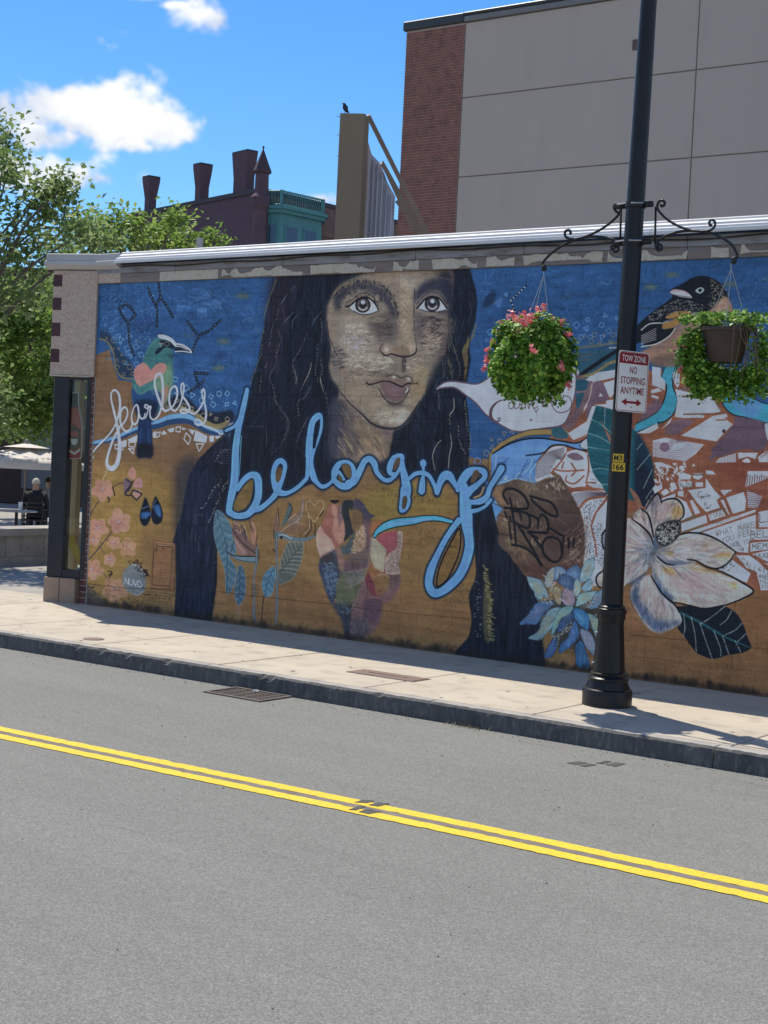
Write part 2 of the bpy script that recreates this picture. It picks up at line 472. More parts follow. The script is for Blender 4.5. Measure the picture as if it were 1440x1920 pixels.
def GEO(z, s, n, size, col, w=1., alpha=.85, smooth=True):
    """small outlined circles, squares and triangles scattered inside an outline"""
    P = PT(z, s)
    P = crom(P, True) if smooth else P
    lo, hi = P.min(0), P.max(0); k = 0; tries = 0; got = []
    while k < n and tries < n * 20:
        tries += 1
        q = rng.uniform(lo, hi)
        if not inside(P, q) or any(np.hypot(*(q - g)) < size * 1.5 for g in got):
            continue
        got.append(q); k += 1
        m = int(rng.choice([3, 4, 4, 10])); r = size * rng.uniform(.5, 1.1) * .6; a0 = rng.uniform(0, 6)
        LN((0, 0, 1), [(q[0] + r * math.cos(a0 + i * 2 * math.pi / m), q[1] + r * math.sin(a0 + i * 2 * math.pi / m)) for i in range(m)],
          w, col, alpha, False, True)

def PAINTERLY(z, s, n, length, width, jitter, ang, alpha=.55, smooth=True, bend=.15):
    """short brush strokes that pick up the colour beneath them and vary it; ang(x, y) gives their direction in photo pixels"""
    P = PT(z, s); P = crom(P, True) if smooth else P
    lo, hi = P.min(0), P.max(0); k = 0; tries = 0
    while k < n and tries < n * 8:
        tries += 1
        q = rng.uniform(lo, hi)
        if not inside(P, q):
            continue
        k += 1
        w = to_wall(q[None])[0]; X, Y = int(min(max(w[0], 0), MW - 1)), int(min(max(w[1], 0), MH - 1))
        c = canvas[Y, X] * (1 + rng.normal(0, jitter)) + rng.normal(0, 3.5, 3)
        a = ang(q[0], q[1]) + rng.normal(0, .25); l = length * rng.uniform(.5, 1.4); d = np.array([math.cos(a), math.sin(a)]) * l / 2; nn = np.array([-d[1], d[0]]) * rng.normal(0, bend)
        if not (inside(P, q - d) and inside(P, q + d)):
            d = d * .3
        LN((0, 0, 1), [tuple(q - d), tuple(q + nn), tuple(q + d)], width * rng.uniform(.5, 1.4), tuple(np.clip(c, 8, 230)), alpha, True, n=3, tex=.02)

# single-stroke capitals on a 4 x 6 grid
GL = {'A': ['0,6 2,0 4,6', '.8,4 3.2,4'], 'B': ['0,0 0,6 3,6 4,4.5 3,3 0,3 3,3 3.6,1.5 2.6,0 0,0'], 'C': ['4,1 2.4,0 .6,1 0,3 .6,5 2.4,6 4,5'],
      'D': ['0,0 0,6 2.4,6 4,4 4,2 2.4,0 0,0'], 'E': ['4,0 0,0 0,6 4,6', '0,3 3,3'], 'F': ['4,0 0,0 0,6', '0,3 3,3'], 'G': ['4,1 2.4,0 .6,1 0,3 .6,5 2.4,6 4,5 4,3.4 2.4,3.4'],
      'H': ['0,0 0,6', '4,0 4,6', '0,3 4,3'], 'I': ['2,0 2,6'], 'K': ['0,0 0,6', '4,0 0,3.4 4,6'], 'L': ['0,0 0,6 4,6'], 'M': ['0,6 .4,0 2,4 3.6,0 4,6'],
      'N': ['0,6 0,0 4,6 4,0'], 'O': ['2,0 .4,1 0,3 .4,5 2,6 3.6,5 4,3 3.6,1 2,0'], 'R': ['0,6 0,0 3,0 4,1.5 3,3 0,3 4,6'], 'S': ['4,1 2.4,0 .4,.8 .4,2.3 3.6,3.6 3.6,5.2 2,6 0,5'],
      'T': ['0,0 4,0', '2,0 2,6'], 'U': ['0,0 0,4.6 2,6 4,4.6 4,0'], 'V': ['0,0 2,6 4,0'], 'W': ['0,0 1,6 2,2 3,6 4,0'], 'Y': ['0,0 2,3 4,0', '2,3 2,6'],
      'X': ['0,0 4,6', '4,0 0,6'], '6': ['3.6,0 .6,2.5 0,4.5 2,6 4,4.6 2,3 .4,4'], '1': ['1,1 2,0 2,6'], '7': ['0,0 4,0 1.4,6'], '2': ['0,1 2,0 4,1.4 0,6 4,6'], '-': ['.6,3 3.4,3']}

def TEXT(z, org, adv, up, txt, w, col, alpha=.9, gap=1.35):
    """hand lettering: org = top left, adv = vector of one letter's width, up = vector of its height (downwards)"""
    o = np.array(org, float); a = np.array(adv, float); u = np.array(up, float)
    for i, ch in enumerate(txt):
        for st in GL.get(ch, []):
            pts = [tuple(float(v) for v in q.split(',')) for q in st.split()]
            wob = rng.normal(0, .12, (len(pts), 2))
            P = [tuple(o + a * (i * gap + (p[0] + wob[j][0]) / 4) + u * ((p[1] + wob[j][1]) / 6)) for j, p in enumerate(pts)]
            LN(z, P, w, col, alpha, False)

PH = (0, 0, 1); zA = (60, 460, 3.4286); zB = (60, 800, 3.4286); zC = (460, 480, 3.1304); zD = (380, 840, 2.6667); zE = (880, 460, 2.5714)
zG = (880, 860, 2.5714); zF = (600, 500, 4.8); zBI = (180, 520, 5.5385); zFE = (160, 680, 4.5); zRT = (1100, 680, 4.2353); zBR = (1200, 880, 6)
zHA = (900, 820, 5.5385); zBE = (400, 720, 5.1429); zNG = (660, 840, 5.1429); zHE = (560, 910, 6.4); zST = (380, 920, 6); zFL = (150, 860, 6.4)
zLO = (960, 1030, 7.2); zMG = (1100, 860, 4.2353); zRO = (1080, 490, 4); zSP = (800, 640, 4); zHL = (440, 510, 5.4857); zHR = (780, 500, 4.8); zSH = (320, 840, 5.6475)
NAVY = (33, 38, 52); INK = (24, 28, 40); WHITE = (196, 199, 208); RUST = (134, 84, 62); MUST = (132, 104, 62)
SKYB = (41, 83, 134); LBLUE = (96, 150, 208); OUT = (28, 45, 72)

def paint_background():
    canvas[:] = np.array(SKYB, np.float32)
    put(0, 0, np.ones((MH, MW), np.float32), SKYB, 1, .06)
    # brown and mustard ground
    FI(PH, '100,700 205,655 214,690 222,712 248,716 262,712 330,760 400,790 470,800 900,860 940,860 1010,830 1100,900 1900,700 1900,1500 100,1500', (118, 92, 68), tex=.05, smooth=False)
    FI(PH, '100,900 250,870 420,930 900,900 960,1000 1100,1080 1900,1000 1900,1600 100,1400', MUST, .9, 22, tex=.07)
    FI(PH, '170,900 300,890 320,960 260,1010 230,1130 160,1120', (142, 116, 58), .8, 14)
    FI(PH, '1120,1120 1500,1000 1500,1400 1120,1320', (130, 93, 59), .9, 10)
    FI(PH, '420,1090 860,1120 860,1200 420,1150', (128, 92, 58), .6, 12)
    FI(PH, '690,920 800,905 850,960 700,975', (132, 112, 54), .7, 8)
    # blue brushwork
    for i in range(220):
        x = rng.uniform(190, 1440); y = rng.uniform(505, 700)
        if 505 < x < 885:
            continue
        l = rng.uniform(8, 26); c = [(58, 104, 160), (70, 118, 176), (30, 68, 116), (34, 74, 120)][rng.integers(4)]
        LN(PH, [(x, y), (x + l * .5, y + rng.uniform(-4, 4)), (x + l, y + rng.uniform(-6, 6))], rng.uniform(1.5, 6), c, rng.uniform(.12, .4))
    for k in range(46):
        x = rng.normal(1120, 130); y = rng.normal(250, 70); l = rng.uniform(30, 120)
        LN(zBI, [(x - l / 2, y + rng.normal(0, 14)), (x, y + rng.normal(0, 8)), (x + l / 2, y + rng.normal(0, 14))], rng.uniform(2, 6), (86, 132, 190), rng.uniform(.12, .34))
    for k in range(16):
        x = rng.uniform(1050, 1160); LN(zBI, [(x, 320), (x + rng.normal(0, 8), 420)], rng.uniform(2, 4), (80, 126, 184), .25)
    FI(zBI, '900,380 1020,370 1150,420 1120,500 980,480 900,440', (36, 66, 108), .5, 6); FI(zBI, '400,420 560,400 620,600 480,640 380,560', (34, 62, 108), .45, 8); FI(zBI, '1180,820 1300,780 1420,900 1300,980', (34, 66, 110), .4, 8)
    for x, y, n in ((300, 570, 30), (215, 580, 26), (390, 680, 30)):
        for i in range(n):
            a = rng.uniform(0, 6); q = (x + rng.normal(0, 22), y + rng.normal(0, 22))
            LN(PH, [q, (q[0] + 5 * math.cos(a), q[1] + 5 * math.sin(a))], 1.6, (84, 134, 192), .5)
    for q in ((1265, 130), (420, 640), (410, 690), (455, 555), (1260, 515), (1220, 538), (1370, 533), (1320, 610)):
        if q[0] != 1265:
            FI(PH, [(q[0] - 14, q[1]), (q[0], q[1] - 5), (q[0] + 14, q[1] + 1), (q[0], q[1] + 5)], (128, 120, 78), .55, 2)
    swirl = lambda x, y: 1.5 * math.sin(x * .021 + 1.3 * math.sin(y * .03)) + .6 * math.cos(y * .05)
    PAINTERLY(PH, '190,528 520,515 470,730 440,800 330,760 250,715 190,640', 900, 15, 3.4, .13, swirl, .4, False)
    PAINTERLY(PH, '875,505 1445,478 1445,690 1100,690 960,850 885,860', 1300, 17, 3.6, .12, swirl, .4, False)
    for k in range(60):
        x = rng.uniform(190, 1440); y = rng.uniform(520, 690)
        if 500 < x < 890: continue
        LN(PH, [(x, y), (x + rng.uniform(4, 14), y + rng.uniform(-7, 7)), (x + rng.uniform(10, 24), y + rng.uniform(-8, 8))], rng.uniform(1.5, 4), [(22, 48, 84), (92, 134, 184), (120, 116, 84)][rng.integers(3)], rng.uniform(.2, .45))
    blotch = lambda x, y: rng.uniform(0, 3.14)
    PAINTERLY(PH, '165,740 340,800 420,940 900,920 960,1000 880,1230 150,1130', 1100, 16, 5, .07, blotch, .3, False)
    PAINTERLY(PH, '1120,1080 1445,1080 1445,1310 1120,1265', 300, 18, 5, .08, blotch, .3, False)
    SPECK(PH, '880,560 960,520 1150,520 1150,640 900,660', 60, .8, (96, 140, 190), .5, 3)
    SPECK(PH, '1360,535 1440,525 1440,600 1380,600', 40, .9, (116, 150, 190), .6)
    # blue / teal band above the map
    FI(PH, '1080,665 1170,655 1170,700 1105,740 1080,735', (50, 92, 112), .9, 3)
    LN(PH, '1080,652 1120,648 1165,641', 5, (132, 118, 82), .6)
    LN(PH, '1085,668 1110,664', 3, (112, 82, 84), .6); LN(PH, '1085,676 1105,674', 3, (112, 82, 84), .6)
    GEO(PH, '1078,600 1170,590 1170,628 1085,632', 12, 11, (110, 150, 200), 1.2)
    GEO(PH, '1078,628 1150,622 1150,642 1078,644', 16, 9, (150, 140, 110), 1.1)

def paint_left():
    # dotted dark fringe at the blue edge
    FI(zA, '440,550 500,575 560,680 640,760 650,850 580,850 535,800 520,700 480,615 440,600', (38, 58, 84), .9, 2)
    LN(zA, '435,600 490,625 525,700 540,800 585,850 650,858', 3.2, (142, 124, 80), .75)
    GEO(zA, '450,570 520,600 590,720 640,800 640,840 560,820 530,700 470,600', 42, 8, (150, 136, 104), 1.1)
    GEO(zA, '560,600 620,560 700,680 680,760 600,760', 14, 10, (120, 170, 220), 1.1)
    GEO(zA, '470,500 540,530 600,600 620,700 560,640', 10, 8, (110, 160, 212), 1)
    SPECK(zA, '460,280 760,260 760,560 600,640 460,540', 150, .9, (120, 166, 212), .6)
    SPECK(zA, '600,560 760,520 780,640 660,740', 60, .8, (130, 172, 216), .6)
    # dark twigs with white dots
    T = (30, 42, 62); dw = (196, 200, 210)
    for s in ('605,375 560,410 585,460 618,500 640,470 668,450 640,405 605,375', '618,500 622,560 628,640 655,705', '815,240 825,330 800,380 805,440 803,520', '825,340 860,380 905,460',
              '745,270 770,340 795,385', '1030,690 1050,630 1080,575 1140,550 1180,510 1215,480', '1060,570 1030,530 1000,490', '1045,815 1060,870 1085,920', '1105,870 1060,910 1005,945', '1050,820 1130,825'):
        LN(zA, s, 6, T, .9, smooth=False)
        DOTS(zA, s, 6.5, .75, dw, .6, smooth=False)
    LN(zC, '5,310 20,300 40,310 45,340 30,362 10,350 5,310', 1, (88, 110, 140), .8, closed=True)
    LN(zC, '28,362 28,440', 1, (88, 110, 140), .8); LN(zC, '-20,390 5,370 60,355 75,375', 1, (88, 110, 140), .8)
    # fringe right of the bird
    FI(zA, '850,1010 930,960 1010,990 1080,1050 1180,1075 1280,1060 1300,1120 1230,1160 1120,1140 1040,1080 950,1040 870,1060', (36, 40, 54), .9, 2)
    LN(zA, '960,1045 1050,1085 1120,1140 1190,1165 1262,1140', 9, (142, 130, 92), .85)
    GEO(zA, '860,1010 1000,1000 1100,1080 1270,1080 1250,1130 1110,1120 1020,1050 880,1050', 20, 9, (178, 168, 142), 1.3)
    GEO(zA, '930,850 1050,930 1280,960 1320,1060 1180,1060 1060,1000 920,950', 24, 10, (126, 178, 226), 1.4)
    SPECK(zA, '900,800 1040,800 1300,960 1320,1080 1000,980', 120, .8, (110, 160, 210), .6)
    # the blue branch
    LN(zFE, '45,690 140,665 260,640 380,590 500,545 600,530 700,490 800,470 880,475 950,520 1020,565 1120,590 1200,580 1280,540', [8, 9, 10, 10, 11, 13, 17, 20, 20, 16, 13, 12, 10, 8], (38, 68, 112))
    LN(zFE, '45,680 140,660 260,628 380,575 520,520 620,495 700,462 800,448 880,458 960,505 1030,548 1130,578 1200,570 1280,525', [6, 6, 6, 6, 6, 7, 9, 9, 9, 7, 6, 6, 6, 7], (104, 152, 202))
    # white fragments under the branch
    for s in ('300,665 350,650 345,710 300,720', '355,650 440,610 435,665 380,670', '570,590 600,575 585,635 570,630', '690,565 750,545 748,580 715,590', '640,610 660,570 690,600', '815,545 858,560 820,570',
              '865,560 925,570 905,610', '930,570 1030,620 1020,675 912,660', '1045,620 1085,615 1085,665 1050,670', '1095,620 1145,615 1120,640 1100,640', '300,725 330,725 310,745'):
        FI(zFE, s, WHITE, .95, smooth=False)
    for s in ('590,630 605,590 635,585 620,625', '765,545 805,540 800,585 765,580', '850,590 890,635 870,690 832,645', '935,685 1000,685 960,748', '365,672 425,670 415,712 368,708', '250,690 290,700 275,730 252,725',
              '365,725 412,728 405,770'):
        LN(zFE, s, 2.2, WHITE, .95, False, True)
    # bird
    FI(zA, '790,600 840,600 905,680 905,780 905,880 890,960 830,1050 790,1080 740,1000 680,1020 645,1000 645,930 650,850 690,790 720,720 750,650', (62, 112, 118), 1, .5)
    FI(zA, '880,760 905,850 890,960 840,1040 800,1000 780,900', (110, 138, 112), .8, 5)
    FI(zA, '860,900 885,930 860,1000 830,1040 820,960', (156, 112, 96), .8, 3)
    FI(zA, '645,920 700,960 760,930 830,960 790,1090 680,1070 645,1000', (34, 68, 118), .95, 2)
    FI(zA, '670,1010 800,1010 780,1130 690,1130', (30, 40, 66), .9, 3)
    for i in range(12):
        x = 660 + i * 12
        LN(zA, [(x, 990), (x + 6, 1060)], 1.4, (22, 30, 50), .8)
    FI(zA, '715,755 745,775 765,800 800,765 845,757 865,785 845,825 790,860 730,890 695,905 670,880 655,830 665,785', (196, 122, 116), 1, .6)
    LN(zBI, '400,1130 430,1200 500,1195 560,1150 600,1210 640,1200', 1.6, (110, 150, 140), .7)
    LN(zBI, '480,860 560,720 640,640', 2, (98, 150, 150), .5)
    FI(zBI, '640,590 690,585 770,620 830,670 880,690 960,720 1000,775 980,790 830,780 810,720 740,660 660,640', (36, 48, 66))
    FI(zBI, '645,595 720,600 790,635 835,690 820,712 740,655 655,632', (172, 184, 200))
    LN(zBI, '835,690 900,705 960,740 992,780', 3.5, (180, 188, 200)); LN(zBI, '820,772 900,768 990,782', 2.2, (190, 196, 204))
    LN(zBI, '820,715 880,720 950,750', 2, (180, 188, 200), .9)
    FI(zBI, '660,660 760,665 810,715 800,740 720,730 650,790 610,795 640,740 690,715', (32, 40, 56))
    LN(zBI, '700,690 730,670 765,690 735,715 700,690', 1.2, (120, 130, 140), .9, closed=True)
    LN(zBI, '655,690 690,685 670,705', 2, (150, 140, 150), .8)
    for i in range(4):
        LN(zBI, [(740 + i * 20, 800 - i * 5), (790 + i * 6, 850 - i * 14)], 1.4, (28, 40, 60), .8)
    FI(zFE, '445,520 460,480 545,480 560,560 568,700 572,770 550,805 500,800 455,805 432,770 440,660', (30, 52, 92))
    FI(zFE, '450,690 560,690 572,770 550,805 500,795 455,805 432,770', (32, 34, 44), .95, 3)
    LN(zFE, '500,500 505,640 498,800', 1.6, (20, 28, 44), .8); LN(zFE, '470,560 460,680', 2, (58, 100, 160), .6); LN(zFE, '530,560 540,680', 2, (58, 100, 160), .5)
    # fearless
    w = WHITE
    LN(zFE, '62,800 58,770 110,710 190,630 240,560 275,470 293,380 285,280 255,238 225,250 218,310 240,410 265,520 285,640 290,760 270,850 230,895 190,880 185,820 210,730 250,620 290,560', [2, 4, 5, 5, 5, 6, 7, 7, 6, 5, 5, 5, 6, 7, 10, 12, 12, 11, 10, 8, 7, 5, 4], INK, .45)
    LN(zFE, '68,800 58,785 62,760 110,700 190,620 240,550 275,460 293,370 285,275 255,234 225,246 218,305 240,405 265,515 285,635 288,755 268,850 230,893 190,878 183,820 208,725 250,615 290,555', [3, 3, 3, 4, 4, 4, 5, 6, 6, 5, 4, 4, 5, 6, 7, 9, 11, 11, 10, 9, 7, 6, 5, 4], w)
    LN(zFE, '290,540 330,500 355,440 350,390 325,378 298,420 295,500 320,560 350,580 385,550 400,500', [4, 4, 4, 4, 4, 5, 5, 4, 4, 3, 3], w)
    LN(zFE, '440,370 430,355 405,390 390,450 395,500 420,520 445,480 450,400 440,360 450,420 465,465 490,470 505,430', [3, 3, 3, 4, 4, 4, 4, 4, 3, 4, 4, 3, 3], w)
    LN(zFE, '505,470 525,420 530,370 510,355 500,370 520,385 550,370 545,410 550,460 580,480 620,440 650,340 655,220 645,120 625,95 598,110 585,170 600,250 640,360 670,405 700,400', [3, 3, 3, 3, 3, 3, 4, 4, 4, 3, 4, 5, 6, 7, 6, 5, 5, 6, 6, 5, 4], w)
    LN(zFE, '700,400 745,360 775,280 770,215 745,202 715,240 708,320 725,385 760,405 800,350 825,260 832,195 820,175 808,200 815,270 855,330 880,380 865,415 820,425 800,405 830,395 870,405', [4, 4, 5, 5, 4, 4, 5, 5, 4, 4, 5, 4, 4, 4, 4, 5, 5, 4, 4, 4, 4, 4], w)
    LN(zFE, '870,410 920,430 970,380 1005,300 1005,235 990,228 985,270 1010,360 1020,440 1005,500 960,525 925,510 930,480 970,490 1000,530 1060,550 1110,575 1135,600 1165,595 1180,555 1215,525 1260,505', [4, 4, 4, 5, 4, 4, 4, 5, 5, 5, 4, 4, 4, 3, 3, 3, 3, 3, 3, 3, 3], w)
    LN(zFL, '320,130 310,190 285,220 270,290', 1.6, (190, 180, 165), .8)

def flower(c, R, rot, k=1., fade=1.):
    x, y = c
    col = (176, 128, 114)
    for i in range(5):
        a = rot + i * 2 * math.pi / 5
        ca, sa = math.cos(a), math.sin(a)
        r = R * rng.uniform(.85, 1.1); wv = R * .42
        P = [(x, y), (x + ca * r * .45 - sa * wv, y + sa * r * .45 + ca * wv), (x + ca * r * .9 - sa * wv * .6, y + sa * r * .9 + ca * wv * .6), (x + ca * r, y + sa * r),
             (x + ca * r * .9 + sa * wv * .6, y + sa * r * .9 - ca * wv * .6), (x + ca * r * .45 + sa * wv, y + sa * r * .45 - ca * wv)]
        FI(PH, P, tuple(np.array(col) * rng.uniform(.92, 1.06)), .9 * fade, .4)
        LN(PH, [P[1], P[2], P[3], P[4]], 1.1, (200, 158, 140), .7 * fade)
        LN(PH, [(x, y), (x + ca * r * .7, y + sa * r * .7)], 1, (140, 92, 88), .55 * fade)
    FI(PH, [(x - 4, y), (x, y - 4), (x + 4, y), (x, y + 4)], (130, 84, 96), .7 * fade, 1.5)
    for i in range(5):
        a = rng.uniform(0, 6)
        LN(PH, [(x, y), (x + 5 * math.cos(a), y + 5 * math.sin(a))], .8, (206, 196, 200), .8 * fade)

def paint_flowers():
    BRN = (84, 70, 76)
    LN(PH, '164,975 175,955 186,938', 2.4, BRN); LN(PH, '168,1048 190,1022 213,993', 3, BRN); LN(PH, '207,917 220,908 232,905', 2.4, BRN); LN(PH, '185,1005 190,1020', 1.6, BRN)
    LN(PH, '224,1012 234,1026', 1.6, BRN); LN(PH, '188,1025 196,1040', 1.6, BRN); LN(PH, '192,1072 205,1090', 1.6, BRN); LN(PH, '198,1010 208,1018', 1.4, BRN)
    flower((193, 918), 22, .4); flower((224, 979), 24, .7); flower((183, 990), 20, .3); flower((206, 1049), 13, 1.2); flower((174, 1068), 20, .2, fade=.9)
    flower((214, 1018), 14, .5, fade=.75); flower((240, 1026), 18, .9, fade=.6); flower((215, 1105), 24, .3, fade=.65); flower((176, 1012), 14, 1, fade=.8)
    FI(zFL, '625,100 670,150 665,230 620,250 575,180', (176, 124, 112)); FI(zFL, '640,300 700,230 750,270 740,350 660,350', (164, 120, 120))
    FI(zFL, '530,250 580,240 620,340 560,420 525,400', (110, 92, 112), .9); FI(zFL, '640,370 740,390 720,480 660,490', (170, 132, 128), .9)
    for s in ('560,250 620,300 580,380', '640,270 600,330 540,420 600,440 640,380 740,420', '620,440 680,490 740,430', '395,350 415,440', '340,520 355,490 335,460'):
        LN(zFL, s, 3.4, (44, 38, 52), .9)
    # blue butterfly wings
    FI(zFL, '785,460 830,560 850,640 850,700 810,790 760,805 725,750 718,660 745,560', (24, 32, 48), 1, .4); FI(zFL, '905,450 960,540 995,650 985,740 930,790 880,770 855,690 860,580', (24, 32, 48), 1, .4)
    FI(zFL, '735,650 830,640 850,670 780,720 735,710', (44, 92, 150), .9, .6); FI(zFL, '900,560 950,560 975,650 970,700 920,670 890,610', (44, 96, 158), .9, .6)
    for s in ('745,600 820,570', '870,590 910,500', '790,660 790,720', '930,600 950,680'):
        LN(zFL, s, 1.4, (92, 140, 190), .8)
    LN(zFL, '718,660 745,560 785,460 830,560 855,640 905,450 960,540 995,650 985,740', 1.1, (168, 150, 100), .35)
    # doorway frame and the grey egg shape
    FI(zFL, '890,990 1155,1015 1130,1590 845,1555', (134, 98, 66), 1, 0, False)
    for s, wd, c in (('890,990 1155,1015 1130,1590 845,1555', 2, (104, 74, 48)), ('925,1045 1110,1060 1085,1530 868,1515 885,1100 920,1100', 2, (88, 62, 44)), ('920,1040 1075,1048', 3, (70, 50, 40)), ('845,1555 1130,1590', 4, (112, 80, 52))):
        LN(zFL, s, wd, c, .9, False, len(s.split()) > 2)
    LN(zFL, '895,1000 1150,1022', 1.4, (172, 134, 96), .8); LN(zFL, '930,1036 1070,1046', 1.2, (190, 160, 130), .8)
    for y in (1180, 1240, 1260, 1330, 1360, 1400, 1440, 1480):
        LN(zFL, [(930, y), (1040, y + 6)], 1.1, (110, 78, 52), .6)
    LN(zFL, '990,1075 1010,1085 1000,1070', 2, (60, 48, 44), .8)
    FI(zFL, '610,1270 690,1270 770,1370 790,1480 770,1590 690,1640 600,1610 530,1540 505,1440 530,1340', (112, 120, 128), .95, .5)
    LN(zFL, '640,1270 720,1300 780,1400', 2, (180, 182, 186), .8); LN(zFL, '600,1610 690,1638 760,1590', 1.6, (170, 172, 178), .6)
    TEXT(zFL, (540, 1430), (44, 10), (-4, 74), 'NUVO', 1.7, (206, 208, 212), .9, 1.18)
    SPECK(zFL, '580,1230 700,1220 820,1370 800,1420 690,1300 590,1260', 34, 1.1, (38, 34, 34), .85, 4, 1)
    SPECK(zFL, '640,1300 720,1310 790,1430 740,1440', 20, .9, (60, 62, 66), .8, 4, 1)
    LN(zFL, '330,1350 380,1360 340,1410 390,1370 350,1440', 2.2, (44, 36, 32), .9); SPECK(zFL, '60,1540 180,1540 160,1660 60,1660', 12, 1.2, (40, 36, 34), .8, 4)
    for i in range(6):
        y = 1590 + i * 34
        P = along(PT(zFL, [(800 - i * 50 if i < 5 else 560, y), (1100, y + 40)]), 3.0, False)
        for q in P:
            LN(PH, [tuple(q), (q[0] + rng.uniform(-1, 3), q[1] + rng.uniform(-3, 3))], 1.2, (56, 48, 42), .7, False)

def paint_hair():
    FI(PH, '518,515 504,565 495,612 489,641 484,678 475,703 468,735 440,800 404,829 375,858 354,890 347,922 340,963 331,992 324,1016 330,1022 330,1092 326,1175 400,1178 398,1153 407,1092 407,1033 421,957 470,940 500,945 540,925 590,905 605,912 640,907 680,885 700,862 730,902 760,892 790,885 820,915 850,900 870,920 905,900 878,875 882,833 880,802 878,771 874,746 876,715 883,673 880,656 880,633 891,604 895,569 892,542 880,500', NAVY, 1, 1.2, smooth=False, tex=.09, vert=True)
    FI(PH, '890,940 925,940 930,977 950,1031 989,1086 1008,1124 1016,1171 1008,1300 860,1240 879,1192 884,1159 879,1117 892,1080 890,1027', NAVY, 1, 1, tex=.1, vert=True)
    FI(PH, '505,520 560,520 540,600 520,690 495,700 498,620', (50, 46, 62), .7, 8, vert=True)
    FI(PH, '330,880 400,900 390,1150 340,1150', (34, 44, 70), .6, 10, vert=True)
    LN(HLz, '430,70 370,240 320,380 300,470', 3, (132, 122, 84), .5)
    LN(zHR, '540,520 510,620 470,690 440,760 450,860 440,1000', [3, 5, 7, 12, 9, 4], (128, 112, 74), .7)
    PAINTERLY(PH, '518,515 495,612 475,703 404,829 347,922 330,1092 326,1160 400,1165 407,1033 470,940 640,850 610,640 620,520', 900, 26, 3.2, .22, lambda x, y: 1.75 + .35 * math.sin(y * .02 + x * .01), .4, False)
    PAINTERLY(PH, '850,510 892,542 891,604 880,656 876,746 880,875 780,880 760,780 830,700 845,600', 420, 22, 3, .25, lambda x, y: 1.55 + .35 * math.sin(y * .03), .45, False)
    # strands with beads and dashes
    bead = (150, 146, 146)
    st = ['300,560 275,720 270,850 240,930 190,1060 165,1150', '460,380 430,470 380,590 360,760', '450,610 480,700 440,810 420,950 360,1080 400,1200 430,1340 470,1400', '740,640 700,740 640,860 600,920 620,1050 630,1160',
          '890,500 900,600 890,720', '850,740 850,850 830,1000 850,1140', '890,890 900,1000 880,1090 910,1210 960,1380 970,1480', '790,940 760,1050 720,1150 680,1220', '780,1180 720,1290 640,1340 660,1480',
          '280,1060 250,1250', '770,1480 700,1600 640,1740', '470,1400 520,1500 540,1600 500,1740 380,1880', '990,1600 960,1750 990,1850', '330,940 310,1000']
    for i, s in enumerate(st):
        DOTS(HLz, s, rng.uniform(3.2, 5.5), .75, bead, .75, .9)
        if i % 2 == 0:
            LN(HLz, s, 1.4, (110, 106, 104), .4)
    for s, c in (('540,230 500,290 475,330', (92, 116, 146)), ('625,140 580,190', (78, 108, 150)), ('610,410 540,480 510,520', (96, 108, 126)), ('660,430 600,500 590,580', (84, 96, 116)), ('900,400 830,480 790,560', (76, 92, 118)),
                 ('790,940 770,1020 740,1090 700,1170', (140, 136, 130)), ('880,1080 885,1130 910,1220', (146, 140, 132)), ('320,1600 330,1700 320,1800', (70, 72, 90)), ('500,1420 560,1560 520,1720', (84, 80, 92)),
                 ('400,1300 440,1370', (130, 120, 112)), ('110,1585 300,1590', (78, 84, 98)), ('610,1000 640,1100 625,1150', (120, 118, 116))):
        LN(HLz, s, [1, 2.6, 1], c, .75)
    for s in ('330,600 360,480 320,380', '470,300 500,420 460,520', '430,480 390,640 330,760', '350,480 370,600'):
        LN(zHR, s, 2, (74, 76, 92), .5)
    for s in ('170,1830 150,1700 190,1600 230,1560', '290,1840 300,1700 320,1600 310,1500', '340,1180 340,1280 300,1340'):
        LN(zHR, s, [1.4, 2, 1.2], (156, 154, 156), .85)
    for s in ('440,1210 460,1440 490,1520 480,1680', '380,1430 400,1600 440,1680', '310,1420 300,1350 320,1300'):
        DOTS(zHR, s, 3.6, .8, (170, 166, 160), .8, .8)
    for s in ('300,470 320,650 350,780', '340,720 370,820 395,900 390,1000', '240,830 250,1000', '290,820 330,1000', '200,1130 210,1280'):
        LN(zHR, s, 2, (104, 100, 98), .5); DOTS(zHR, s, 4, .8, (130, 126, 122), .6, 1.5)
    # shoulder details
    for s in ('540,345 430,470 380,590 310,650', '610,345 540,450 500,560 460,660 400,800', '620,20 560,20 480,130 560,160'):
        DOTS(zSH, s, 4, 1, (158, 156, 158), .8, 1.2)
    for i in range(6):
        LN(zSH, [(470 + i * 8, 20 + i * 26), (640, 20 + i * 30)], 1, (74, 76, 100), .6)
    LN(zSH, '460,0 460,150 600,0', 1, (74, 76, 100), .6, False)
    for s in ('340,700 270,720 290,790', '250,700 240,780 270,800', '230,860 210,980', '270,870 260,990', '390,840 370,880', '290,1000 300,1100', '410,1030 380,1250'):
        LN(zSH, s, 1.6, (84, 92, 116), .6)
    for i in range(40):
        x = rng.uniform(60, 440); y = rng.uniform(900, 1700)
        LN(zSH, [(x, y), (x + rng.uniform(-10, 10), y + rng.uniform(80, 240))], rng.uniform(2, 6), [(46, 54, 82), (28, 34, 52)][rng.integers(2)], .3)
    for i in range(30):
        x = rng.uniform(890, 1000); y = rng.uniform(960, 1180)
        LN(PH, [(x, y), (x + rng.uniform(-4, 8), y + rng.uniform(14, 40))], rng.uniform(2, 6), [(46, 54, 76), (26, 30, 46)][rng.integers(2)], .35)
    FI(PH, '912,1070 918,1090 922,1140 920,1200 908,1195 906,1130', (116, 108, 70), .55, 2)
